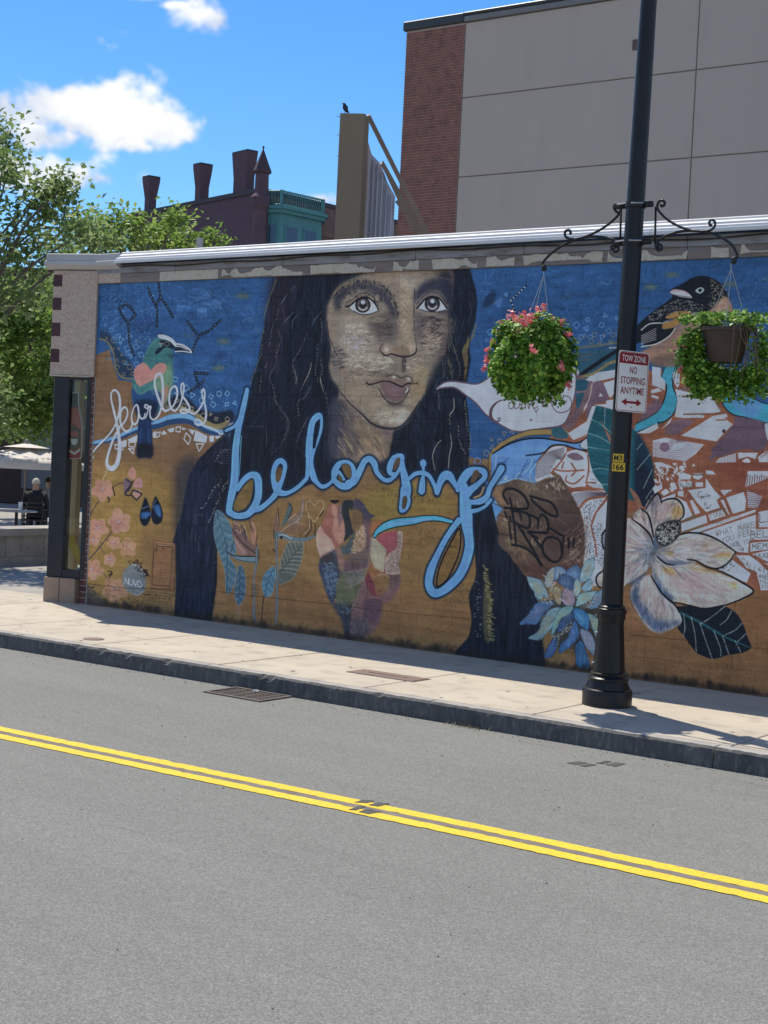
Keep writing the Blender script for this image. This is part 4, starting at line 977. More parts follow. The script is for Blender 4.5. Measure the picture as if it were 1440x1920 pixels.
def paint_right():
    # map ground: rust with white pieces
    FI(PH, '1085,735 1130,700 1300,690 1440,760 1700,760 1700,1010 1440,1110 1400,1100 1300,960 1120,960 1080,1000 1060,880 1000,870', RUST, 1, 1, smooth=False, tex=.08)
    FI(PH, '1350,860 1440,840 1440,960 1400,940 1360,900', (126, 72, 56), .6, 10)
    # speech petal
    FI(zSP, '75,350 130,310 200,300 280,310 370,320 440,290 500,240 800,200 1118,200 1120,330 1100,450 1060,570 1010,630 900,650 780,665 700,675 620,660 520,600 440,540 370,460 290,400 210,345 130,345 90,360', WHITE, tex=.04)
    LN(zSP, '75,350 130,310 200,300 280,310 370,320 440,290 500,240 560,190', 3, (96, 78, 98)); LN(zSP, '1120,190 1120,330 1100,450 1060,570 1010,630 900,650 780,665 700,678 620,662 520,604 440,544 370,464 290,402 210,348 130,348 90,355', 3, (98, 78, 96))
    LN(zSP, '610,435 540,450 490,500 480,560 510,600 545,595 550,575 530,580', [1.5, 3, 6, 7, 5, 3, 2, 2], (92, 72, 84))
    for s in ('615,465 620,500 645,500 655,460 660,500 690,495 700,455', '705,470 720,500 740,490 745,440 740,505', '760,440 765,505 790,450 800,500 835,490', '865,430 870,490 890,440 900,490 920,430', '925,460 950,450 975,410 950,420 935,470 980,530 1050,525 1085,480 1075,425 1035,410 1015,445 1030,470 1050,450', '805,500 820,530 838,505'):
        LN(zSP, s, 2, (96, 74, 86), .95)
    FI(zSP, '770,580 782,584 796,578 784,602', (110, 88, 96))
    LN(zSP, '300,600 640,600', 1, (150, 150, 176), .3); LN(zSP, '800,560 780,660', .8, (150, 150, 160), .5)
    # olive band and triangles beneath the petal
    LN(zSP, '475,960 480,860 540,790 640,730 760,690 860,680 930,680', [6, 8, 9, 10, 11, 12, 12], (40, 40, 46)); LN(zSP, '475,960 480,860 540,790 640,730 760,690 860,680 930,680', [4, 6, 7, 8, 9, 10, 10], (140, 118, 74))
    GEO(zSP, '410,880 440,800 520,710 640,670 700,685 560,740 470,830 440,930', 18, 9, (150, 140, 120), 1.4)
    LN(zSP, '380,870 405,890 395,920 362,915 360,885 380,870', 2, (84, 130, 190))
    # blue sleeve
    FI(zHA, '130,170 300,70 470,20 640,10 850,40 1000,60 1100,40 1040,90 1100,140 1000,120 860,80 740,90 660,160 590,260 575,420 590,490 400,440 300,460 160,500 120,440 120,300', (92, 136, 196), 1, 0, tex=.05)
    LN(zHA, '130,170 300,70 470,20 640,10 850,40 1000,60 1110,10', 3, INK); LN(zHA, '1110,140 1000,120 860,80 740,90 660,160 480,190', 3, INK, .9); LN(zHA, '1035,85 1108,5', 2.4, INK); LN(zHA, '1035,85 1110,140', 2.4, INK)
    for s in ('190,360 240,270 300,210', '380,440 450,320 530,250', '420,410 520,280', '500,230 460,300 420,400', '540,180 570,260', '250,300 270,250', '520,360 540,450', '640,190 560,290 560,400'):
        LN(zHA, s, 2, (52, 88, 146), .8)
    for s in ('150,480 300,450 400,430 570,480', '170,190 160,340', '560,200 500,320 430,390', '360,420 420,360', '580,270 520,380 540,460'):
        LN(zHA, s, 2, (150, 190, 228), .8)
    for q in ((195, 435), (268, 422)):
        FI(zHA, [(q[0] - 20, q[1] + 8), (q[0], q[1] - 18), (q[0] + 20, q[1] - 6), (q[0], q[1] + 20)], (176, 196, 220)); LN(zHA, [(q[0] - 10, q[1]), (q[0] + 10, q[1] - 4)], 1.6, (60, 96, 150))
    FI(zHA, '0,420 60,440 120,500 130,600 240,740 180,880 150,800 110,660 60,720 0,750', (84, 134, 196)); LN(zHA, '110,560 105,640 40,720', 2.4, INK); FI(zHA, '1040,85 1108,15 1110,120', WHITE)
    # contour-line fans
    FI(zHA, '590,460 580,380 600,270 680,170 760,100 890,100 880,200 810,300 740,380 830,430 700,420', WHITE); FI(zHA, '945,590 1050,560 1200,560 1350,590 1260,610 1150,630 1020,740', WHITE)
    for i in range(13):
        t = i / 12
        LN(zHA, [(585 + 140 * t, 430 - 50 * t), (600 + 140 * t, 290 + 30 * t), (690 + 110 * t, 165 + 60 * t), (880 - 20 * t, 105 + 140 * t)], 1.1, (70, 62, 76), .9)
    for i in range(9):
        t = i / 8
        LN(zHA, [(950 + 70 * t, 600 + 130 * t), (1080 + 30 * t, 565 + 80 * t), (1330 - 30 * t, 580 + 24 * t)], 1.1, (70, 62, 76), .9)
    # pieces beside the sleeve
    FI(zHA, '900,160 1000,130 1110,170 1120,250 1110,420 1080,520 950,520 880,470 840,400 770,340 850,230', WHITE); FI(zHA, '910,180 1000,160 1080,220 1000,240 920,210', (120, 100, 116))
    FI(zHA, '1110,140 1180,350 1330,580 1200,540 1110,480 1130,300', WHITE, smooth=False)
    for s in ('740,370 850,240 890,170', '760,330 880,350 1080,340', '950,270 1000,350', '870,260 850,320', '900,400 890,450 950,480 1000,470 1080,400', '950,400 1000,350', '1120,190 1130,340 1100,470', '1100,470 1200,470', '930,540 1080,520 1300,545', '1020,740 1120,640 1330,610', '1320,620 1200,780 1155,920 1190,1080 1215,1300'):
        LN(zHA, s, 3.4, RUST)
    # dotted white field
    FI(zHA, '1040,750 1130,650 1310,625 1200,790 1160,930 1195,1090 1215,1310 1090,1270 1080,900', WHITE, smooth=False); FI(zHA, '1340,630 1210,790 1165,930 1200,1090 1220,1310 1330,1400 1450,1200 1450,600', WHITE, smooth=False)
    LN(zHA, '1320,620 1200,790 1158,930 1195,1090 1218,1310', 3.4, RUST); LN(zHA, '1030,740 1120,650 1330,612', 3.2, RUST)
    FI(PH, '1096,1040 1124,1050 1130,1100 1090,1080', WHITE)
    SPECK(zHA, '1060,760 1140,670 1270,650 1190,790 1150,930 1190,1090 1200,1260 1100,1260 1090,900', 420, .62, (48, 52, 70), .85)
    SPECK(zHA, '1170,940 1260,900 1300,1100 1290,1350 1220,1290 1200,1090', 300, .62, (48, 52, 70), .85)
    # hand
    FI(zHA, '140,560 150,510 240,490 360,440 480,460 600,470 770,410 850,430 930,560 1010,700 1060,830 1085,1000 1085,1180 1050,1400 900,1480 560,1480 470,1420 330,1240 210,1130 185,1040 215,990 175,870 190,800 240,750 180,690', (88, 74, 68), 1, .8, tex=.09)
    FI(zHA, '150,520 240,500 230,620 280,700 200,690 140,600', (140, 112, 84), .9, 4); FI(zHA, '220,780 300,790 320,960 240,960 190,880', (116, 96, 78), .8, 6); FI(zHA, '240,1010 400,1000 560,1180 480,1260 340,1180 230,1090', (112, 94, 76), .7, 8); FI(zHA, '300,500 480,470 720,560 780,720 600,640 360,560', (112, 98, 82), .7, 10)
    FI(zHA, '640,900 1060,850 1080,1180 980,1300 780,1300 650,1120', (82, 64, 62), .8, 12); FI(zHA, '330,1200 560,1300 820,1290 1060,1280 900,1480 560,1480', (98, 70, 62), .7, 8)
    for c, n in (((400, 690), 14), ((540, 500), 16), ((250, 860), 10), ((270, 1060), 12), ((560, 1080), 14), ((800, 500), 14), ((620, 900), 8), ((440, 1220), 8)):
        for i in range(n):
            x = c[0] + rng.normal(0, 50); y = c[1] + rng.normal(0, 30)
            LN(zHA, [(x, y), (x + 6, y + 24)], 1.4, (170, 150, 124), .6)
    for i in range(46):
        x = 960 + rng.normal(0, 50); y = rng.uniform(900, 1320)
        LN(zHA, [(x - 40, y + 50), (x + 10, y + 20), (x + 50, y - 30)], 1.4, [(156, 132, 118), (60, 46, 50)][rng.integers(2)], .6)
    SPECK(zHA, '680,480 860,440 900,560 740,580', 20, 1, (176, 164, 150), .6, 6, 1.3)
    PAINTERLY(zHA, '140,560 360,440 770,410 1010,700 1085,1000 1050,1400 560,1480 210,1130 175,870', 520, 11, 2.4, .14, lambda x, y: .9, .45)
    for s in ('190,800 300,850 480,1000', '215,1000 340,1040 560,1180', '150,690 300,740 480,740'):
        LN(zHA, s, 2.6, (58, 46, 44), .6)
    # black tag over the hand
    K = (34, 34, 42)
    for s in ('290,690 260,640 240,590 270,540 360,540 450,600 500,690 480,740 380,740 260,730', '310,630 340,800 355,900 375,1110', '260,780 280,830', '310,820 320,870', '300,880 325,1060', '340,760 500,800 500,940 350,880', '400,740 430,850', '500,800 600,850 600,940', '390,900 450,1000 560,1180 640,1330', '330,1115 450,1140 560,1220 630,1320', '610,840 650,805 700,860 700,980 640,990 500,980', '500,985 600,1050', '520,610 620,640 740,680 800,780 790,820 700,790 600,710 530,640', '720,940 870,1030', '870,1020 860,1130 850,1230 800,1290 730,1280 660,1200 650,1110 690,1050 760,1040 830,1080 850,1200', '920,1050 920,1140', '975,1050 970,1140', '520,990 620,1120 650,1160'):
        LN(zHA, s, [4.6, 5.4, 4.6], K, .93)
    LN(zHA, '580,1230 635,1325', 6.5, K, .9)
    # lotus
    z = zLO
    pet = [('200,385 240,370 390,420 450,520 500,650 430,640 350,690 290,580 240,490', (126, 154, 170), (150, 142, 108)), ('540,250 575,255 570,400 520,500 470,520 440,420 470,320', (140, 150, 160), (160, 142, 110)), ('580,250 640,230 720,270 720,330 640,350 600,420 575,400', (108, 132, 164), (150, 160, 180)), ('740,290 860,215 920,280 915,420 840,420 720,380', (80, 110, 150), (130, 156, 186)),
           ('620,400 700,340 840,400 830,540 720,520 640,470', (62, 86, 122), (120, 146, 180)), ('1090,115 1115,160 1100,270 1050,390 930,450 920,350 960,220 1010,150', (136, 164, 178), (166, 150, 128)), ('950,500 1060,390 1080,470 1060,560 960,560', (120, 158, 182), (150, 176, 190)), ('545,560 610,490 660,560 670,660 650,740 590,700', (148, 140, 112), (160, 128, 112)), ('680,570 720,520 800,560 850,660 820,770 720,760 670,670', (140, 130, 148), (156, 122, 126)),
           ('850,420 900,400 930,480 920,580 870,640 830,570', (140, 162, 164), (168, 168, 140)), ('870,700 920,600 1080,570 1150,570 1060,680 930,760 860,770', (126, 160, 168), (166, 164, 136)), ('1240,540 1240,680 1180,790 1040,800 1080,700 1130,600', (100, 136, 166), (146, 128, 136)),
           ('340,720 480,700 570,720 440,860 330,1010 230,1005 130,1025 105,990 220,880', (72, 104, 142), (116, 110, 140)), ('660,780 640,900 540,1060 420,1190 360,1230 240,1210 225,1185 350,1110 400,980 500,820', (118, 146, 160), (152, 140, 110)), ('690,780 830,780 770,880 660,950 600,1090 535,1165 545,1020 600,880', (112, 152, 158), (150, 146, 116)),
           ('700,920 820,860 810,960 700,1080 610,1110 640,1000', (62, 84, 124), (88, 106, 140)), ('840,800 960,820 1040,920 1030,1080 960,1060 880,980 835,900', (56, 112, 160), (90, 142, 180)), ('1020,860 1150,920 1200,980 1190,1100 1150,1200 1090,1090 1060,980', (122, 150, 146), (156, 152, 118)), ('920,1080 1040,1110 1110,1230 1130,1440 1030,1360 950,1230', (126, 138, 160), (150, 140, 150)), ('840,960 900,1100 880,1220 760,1330 640,1400 650,1300 760,1180', (66, 106, 156), (110, 136, 180)),
           ('580,1180 610,1300 560,1420 470,1470 435,1430 500,1290', (64, 94, 140), (90, 116, 156)), ('850,1300 940,1240 1000,1380 1050,1600 880,1580 860,1440', (58, 100, 142), (84, 122, 160))]
    FI(z, '430,700 900,640 1150,800 1150,1250 900,1300 620,1350 560,1150 420,900', (44, 50, 66), .7, 4)
    for s, c, hi in pet:
        FI(z, s, c, 1, .4); Pz = PT(z, s); ce = Pz.mean(0)
        FI(PH, [tuple(ce + (p - ce) * .55) for p in Pz], hi, .5, 3)
        Q = crom(Pz, True); Q = np.vstack([Q, Q[:1]])
        segs(to_wall(Q), np.full(len(Q), .75 * px_scale(1050) * MS), (40, 54, 78), .45)
    lc = PT(z, '780,760')[0]
    PAINTERLY(z, '105,990 200,385 440,300 860,215 1100,115 1240,540 1200,1100 1050,1600 880,1580 450,1470 230,1200', 650, 11, 2, .13, lambda x, y: math.atan2(y - lc[1], x - lc[0]), .5, False)
    for s, n in (('540,460 590,420 570,520 540,600 510,640 510,520', 50), ('350,640 520,650 660,740 500,760 400,700', 70), ('930,790 1130,610 1100,720 1040,790', 70), ('620,1120 830,960 800,1060 640,1220 620,1390 610,1200', 90), ('1050,440 1140,200 1120,380 1080,560', 50), ('1120,880 1200,870 1200,960 1150,920', 20), ('520,1180 600,1130 560,1240', 16)):
        SPECK(z, s, n, .65, (182, 184, 176), .85)
    # big leaf behind the post and dark leaf at the foot
    L1 = (34, 88, 104)
    FI(zRT, '60,340 150,360 240,380 330,480 430,600 490,700 525,820 530,1000 520,1101 200,1060 120,970 50,870 10,700 5,560 30,420', L1, 1, .4, tex=.1); FI(zRT, '390,580 460,640 525,820 530,1060 480,1101 380,1040', (30, 50, 72), .9, 4); FI(zRT, '110,455 150,520 215,640 220,700 170,600', (138, 98, 80))
    FI(PH, '1195,860 1225,900 1226,935 1210,950 1192,935', (36, 44, 62))
    for s in ('20,440 100,480 200,560', '10,560 100,590 200,650', '5,670 80,680 210,700', '40,850 120,840 210,860', '110,970 200,965', '440,640 400,690', '510,720 400,850', '520,850 450,1000', '530,990 470,1080'):
        LN(zRT, s, 1.3, (150, 176, 180), .8)
    for s in ('145,370 140,500', '215,400 205,560'):
        DOTS(zRT, s, 3, .8, (190, 204, 208), .9)
    for i in range(30):
        y = rng.uniform(400, 1000)
        LN(zRT, [(rng.uniform(20, 60), y), (rng.uniform(120, 200), y + 30)], 2, [(44, 108, 122), (26, 70, 88)][rng.integers(2)], .4)
    FI(PH, '1180,915 1195,928 1205,952 1198,952', (138, 98, 80))
    # turquoise river
    TQ = (58, 150, 180)
    FI(zRT, '620,40 730,30 690,110 690,190 720,290 705,370 650,440 575,490 400,550 400,480 530,410 600,330 630,240 625,160 595,130', TQ, 1, 0, tex=.05)
    LN(zRT, '620,40 597,100 600,140 632,175 630,240 600,330 540,405 400,480', 2.2, INK); LN(zRT, '735,50 690,110 685,190 718,280 712,350 680,420 620,465 575,480 400,552', 2.2, INK)
    FI(zRT, '1075,100 1130,110 1200,190 1290,260 1380,310 1500,340 1500,480 1380,470 1260,430 1160,410 1090,340 1050,240', TQ, 1, 0); FI(zRT, '1140,150 1220,200 1300,290 1400,330 1330,430 1230,400 1160,320', (94, 136, 200), .8, 4)
    LN(zRT, '1100,90 1150,130 1200,190 1290,260 1380,310 1500,340', 2, INK); LN(zRT, '1050,240 1090,345 1160,410 1260,435 1380,470 1500,490', 2.2, INK)
    for s in ('1135,215 1142,230', '1165,190 1172,180', '1130,290 1150,305', '1230,235 1236,250', '1210,310 1218,325', '1280,290 1286,305', '650,410 658,400', '570,470 590,480'):
        LN(zRT, s, 1.8, (30, 52, 90))
    # white and mauve pieces of the map
    MV = (110, 92, 112)
    Wt = ['0,130 60,80 240,55 240,90 80,140', '135,160 240,130 235,220 190,280 150,230', '520,30 590,40 590,110 625,150 620,220 560,190 520,180', '680,80 740,50 735,180 720,200 690,150', '705,210 980,250 1065,390 780,440 700,430 720,300', '780,420 935,418 930,438 790,438', '750,580 1000,425 1110,405 1120,430 1090,440 1160,490 1080,570 1030,625',
          '400,560 560,480 570,520 500,560', '590,530 640,480 680,430 660,480', '30,170 60,150 50,230 0,350 -30,400 0,300', '150,300 240,290 235,320 160,330', '510,220 570,200 600,225 515,245', '515,255 570,270 570,290 515,275', '60,335 240,320 235,380 130,350']
    for s in Wt:
        FI(zRT, s, WHITE, 1, 0, False, tex=.04)
    FI(zRT, '40,200 70,150 130,165 170,290 60,330 30,400 0,440 0,360', MV, .95); FI(zRT, '95,270 108,240 130,265', WHITE, 1, 0, False)
    FI(zRT, '620,560 690,460 850,460 760,540 720,570', MV, .9, 1); FI(zRT, '410,470 530,300 600,320 560,390', MV, .9, 1); FI(zRT, '990,700 1160,500 1180,430 1420,480 1430,650 1370,700 1240,690 1050,750', (98, 82, 100), 1, 1); FI(zRT, '970,750 1010,740 1000,780', MV)
    FI(zRT, '755,190 840,190 850,230 760,225', (112, 88, 84), .9)
    LN(zRT, '760,268 960,268', 3.4, (120, 82, 66)); LN(zRT, '770,410 1060,405', 3, (120, 82, 66)); LN(zRT, '1030,455 1100,455', 3, (120, 90, 80)); LN(zRT, '1020,300 1070,385', 1.6, (130, 96, 84)); FI(zRT, '1075,545 1090,525 1105,545 1090,560', (60, 60, 66))
    FI(zRT, '525,620 620,595 930,650 870,720 780,785 700,770 525,745', WHITE, 1, 0, False)
    for i in range(11):
        t = i / 10
        LN(zRT, [(528, 632 + 108 * t), (640 + 40 * t, 640 + 120 * t), (700 + 80 * t, 612 + 160 * t) if i > 4 else (680 + 40 * t, 605 + 90 * t), (720 + 190 * t, 612 + 45 * t)], 1.1, (120, 92, 112), .95)
    FI(zRT, '578,672 600,638 640,638 660,672 640,704 600,704', (120, 98, 118))
    FI(zRT, '1025,795 1050,760 1185,720 1185,790', WHITE, 1, 0, False); FI(zRT, '1200,715 1360,715 1340,765 1280,745 1205,765', WHITE, 1, 0, False); FI(zRT, '1240,775 1280,760 1300,790 1250,793', WHITE); FI(zRT, '1360,750 1440,690 1440,790 1370,790', WHITE, 1, 0, False); FI(zRT, '1415,500 1440,490 1440,620', WHITE)
    for i in range(12):
        LN(zRT, [(1050 + i * 11.5, 766 - i * 3.6), (1046 + i * 11.8, 794)], .9, (110, 74, 76)); 
    for i in range(5):
        LN(zRT, [(1375 + i * 12, 755 - i * 10), (1440, 730 - i * 12)], .9, (110, 74, 76))
    # scattered small houses
    for i in range(60):
        x = rng.uniform(1226, 1290); y = rng.uniform(868, 918)
        a = rng.uniform(0, 6); l = rng.uniform(2, 6)
        LN(PH, [(x, y), (x + l * math.cos(a), y + l * .6 * math.sin(a)), (x + l * math.cos(a) + 2, y + l * .6 * math.sin(a) + 3)], rng.uniform(1.4, 3), WHITE, .95, False)
    for s in ('530,795 590,790 690,830 650,835 560,825', '740,900 765,870 830,895 825,925 735,928', '845,880 925,880 915,915 885,930 845,915', '945,855 1000,860 1025,890 950,885', '720,950 840,945 835,985 750,990', '865,950 925,950 922,985 865,985', '660,965 700,950 720,1000 680,1020', '590,1030 630,1000 660,1030 610,1060', '525,1000 600,960 600,1000 540,1040', '740,820 790,820 770,835', '835,825 850,800 862,822'):
        FI(zRT, s, WHITE, 1, 0, False)
    LN(zRT, '845,888 885,892 925,888', 2, (60, 56, 62)); LN(zRT, '740,955 755,985', 1.4, (40, 40, 48))
    z = zBR
    for s in ('540,235 740,210 740,100 840,240 910,310 860,345 900,430 745,480 640,370', '900,235 1040,230 950,295', '970,320 1165,255 1195,350 1180,460 1045,500', '905,350 940,340 1010,515 990,500', '415,310 520,370 590,520 460,580 480,440', '560,350 590,345 680,490 620,510', '770,510 930,450 965,520 790,580', '460,610 740,515 760,600 470,700', '560,700 1300,450 1300,480 620,720', '700,710 1305,510 1300,665 1225,830 1215,940 1100,930 880,790', '425,250 490,240 490,310 430,300', '240,330 400,270 395,310 250,370', '500,330 525,270 520,300',
              '1335,480 1440,460 1440,650 1335,650', '1240,680 1440,670 1440,790 1230,790', '1245,830 1440,810 1440,900 1240,925', '1260,955 1440,910 1440,1040', '1080,965 1230,970 1330,1040 1440,1150 1440,1360 1360,1360 1310,1150 1200,1110', '870,1130 1040,1020 1245,1170 1200,1275', '1400,1050 1440,1060 1440,1080', '190,0 240,0 215,40', '440,60 570,80 570,110 440,110'):
        FI(z, s, WHITE, 1, 0, False, tex=.035)
    FI(z, '1210,20 1440,20 1440,100 1185,200', WHITE, 1, 0, False)
    for i in range(9):
        LN(z, [(1215 + i * 26, 60 + (i % 3) * 12), (1200 + i * 28, 190 - i * 9)], 2, (104, 70, 70), .95, False)
    FI(z, '1205,235 1375,300 1330,430 1215,430', WHITE, 1, 0, False)
    for i in range(8):
        LN(z, [(1212 + i * 1, 250 + i * 24), (1280, 262 + i * 22), (1365 - i * 4, 305 + i * 17)], 1.6, (100, 60, 80))
    TEXT(z, (850, 690), (37, -8.5), (8, 62), 'WHAT MAKES', 1.0, (70, 62, 62)); TEXT(z, (915, 770), (36, -10), (6, 58), 'YOU FEEL', 1.0, (70, 62, 62)); TEXT(z, (970, 840), (28, -6), (6, 46), 'LIKE YOU', 1.0, (70, 62, 62))
    LN(z, '1100,825 1160,915', 1.1, (70, 62, 62)); LN(z, '1115,895 1160,917 1165,880', 1.1, (70, 62, 62), smooth=False)
    TEXT(z, (480, 152), (26, 0), (4, 40), 'LOVE', 1.1, (60, 56, 60)); TEXT(z, (790, 480), (28, -7), (8, 70), 'FOODS', 1.0, (90, 78, 78)); TEXT(z, (1345, 500), (70, -10), (0, 100), 'LAN', 1.6, (60, 56, 60)); TEXT(z, (1245, 700), (52, -4), (0, 76), 'BELON', 1.4, (70, 62, 62)); TEXT(z, (1262, 840), (44, -3), (0, 58), 'MEMO', 1.4, (60, 56, 60)); TEXT(z, (1300, 950), (38, -2), (0, 50), 'HUGS', 1.2, (60, 56, 60))
    TEXT(z, (1150, 985), (34, 26), (-6, 64), 'CALL', 1.1, (80, 72, 72)); TEXT(z, (1330, 1090), (34, 10), (0, 52), '617-2', 1.1, (60, 56, 60)); TEXT(z, (1335, 1180), (30, 6), (0, 36), 'AND', 1, (60, 56, 60)); TEXT(z, (1345, 1240), (26, 4), (0, 34), 'YOUR', .9, (80, 72, 72)); TEXT(z, (1365, 1300), (26, 4), (0, 34), 'STORY', .9, (80, 72, 72))
    for s in ('690,250 660,260 655,300 680,320 700,300 720,330', '740,280 790,300 700,310 690,350', '720,410 740,380 760,440 800,400', '725,435 760,440 780,435', '955,260 975,280 1000,245', '720,375 724,378'):
        LN(z, s, 1.1, (60, 56, 60))
    SPECK(z, '890,1120 1010,1030 1070,1080 960,1160', 50, .7, (50, 46, 50), .9); DOTS(z, '760,640 1140,520', 3.4, .8, (110, 74, 64), .8, .5)
    for i in range(6):
        LN(z, [(575 + i * 16, 372 + i * 22), (610 + i * 12, 362 + i * 24)], 1, (150, 110, 96), .8)
    # robin
    z = zRO
    FI(z, '705,230 720,205 800,165 870,125 950,108 1030,130 1100,180 1140,250 1150,280 1060,340 980,380 850,380 760,400 680,440 620,480 490,600 400,640 300,690 60,850 30,840 200,720 330,640 360,600 420,520 500,440 560,390 640,330 720,270', (34, 36, 46), 1, .4)
    FI(z, '480,690 560,640 700,540 800,460 860,390 980,385 1100,270 1150,285 1180,390 1100,420 960,520 880,640 800,760 700,785 580,770', (150, 116, 100), 1, 1.5); FI(z, '800,420 900,395 960,400 880,440 800,520 700,600 620,680 600,640', (128, 108, 106), .7, 4); FI(z, '580,720 760,700 800,780 590,785', (112, 96, 90), .8, 4)
    FI(z, '670,420 760,375 860,385 800,440 760,480 700,505 650,505 640,480 680,450 740,440', (156, 116, 62)); LN(z, '640,500 650,465 690,450', 1.4, (196, 184, 160), .8); LN(z, '670,440 740,425 790,410', 1.6, (50, 42, 40), .8)
    FI(z, '490,600 480,520 540,470 640,465 650,510 740,500 700,560 600,620 540,640', (36, 38, 46)); LN(z, '490,515 550,470 640,462', 2.2, (184, 184, 186)); LN(z, '490,640 600,620 700,560 745,500', 2.4, (186, 182, 180))
    for i in range(6):
        LN(z, [(490, 560 + i * 12), (550, 530 + i * 14), (600, 505 + i * 16)], 1.2, (180, 178, 178), .85)
    FI(z, '705,230 740,210 820,225 865,262 860,275 780,265 720,245', (184, 172, 184)); LN(z, '720,222 800,222 835,240', 2.4, (182, 130, 134), .8); LN(z, '730,250 800,262 860,270', 1.4, (60, 56, 66), .7)
    FI(z, '895,220 935,195 962,215 930,242', (156, 168, 178)); FI(z, '915,218 935,203 945,218 930,232', INK)
    SPECK(z, '1000,130 1130,200 1140,270 1050,330 990,330 1010,220', 170, .6, (170, 164, 146), .85); SPECK(z, '560,400 760,290 900,310 980,350 850,375 700,400 580,450', 170, .6, (140, 140, 136), .8, 2.4, .5, 1); SPECK(z, '1040,360 1110,290 1160,310 1160,380 1060,400', 90, .55, (210, 184, 172), .7)
    SPECK(z, '820,460 900,470 860,600 720,640', 16, .8, (70, 52, 50), .7)
    LN(z, '30,870 130,840 240,770 330,735', 6, (130, 112, 78), .9); DOTS(z, '30,870 130,840 240,770 330,735', 4, .8, (196, 184, 150), .8, 1); LN(z, '250,650 330,645', 2, (170, 172, 180))
    FI(z, '60,890 330,815 320,860 150,900 90,900', WHITE, 1, 0)
    # mauve stem beside the petal
    FI(zSP, '1120,250 1200,290 1250,310 1220,430 1150,560 1080,660 1030,640 1090,540 1130,420', (112, 92, 104), .95, 1); FI(zSP, '1125,290 1210,300 1190,370 1130,370', (44, 84, 106)); FI(zSP, '1125,400 1180,390 1140,500 1120,480', (44, 84, 106)); LN(zSP, '1130,380 1190,375', 2.6, (130, 104, 92)); LN(zSP, '1240,320 1220,430 1180,500', 2, (190, 176, 170), .8)
    FI(zSP, '940,660 1020,645 1060,720 960,725', (50, 92, 110)); LN(zSP, '1025,650 1070,700', 2.4, (130, 110, 90)); FI(zSP, '1060,690 1200,600 1240,490 1270,480 1200,700 1100,740', WHITE, 1, 0, False)
    # small stars and dashes in the blue
    LN(zE, '200,265 275,195', 2.4, INK); DOTS(zE, '200,265 275,195', 7, 1.2, (210, 212, 218), .9); LN(zE, '200,270 225,330', 2.4, INK); DOTS(zE, '200,270 225,330', 7, 1.2, (210, 212, 218), .9)
    FI(zHR, '640,260 690,210 720,250 690,330 640,360 590,370 610,320', (34, 52, 80), .8, 2); FI(zHR, '710,320 780,280 750,370', (78, 124, 180), .6, 1); FI(zHR, '790,250 812,230 830,250 812,272', (84, 130, 186), .8)
    GEO(zHR, '640,580 700,580 700,740 630,740', 3, 10, (96, 150, 206), 1.1)
    SPECK(zE, '1130,300 1130,240 1200,220 1200,300', 8, .8, (140, 160, 190), .5)

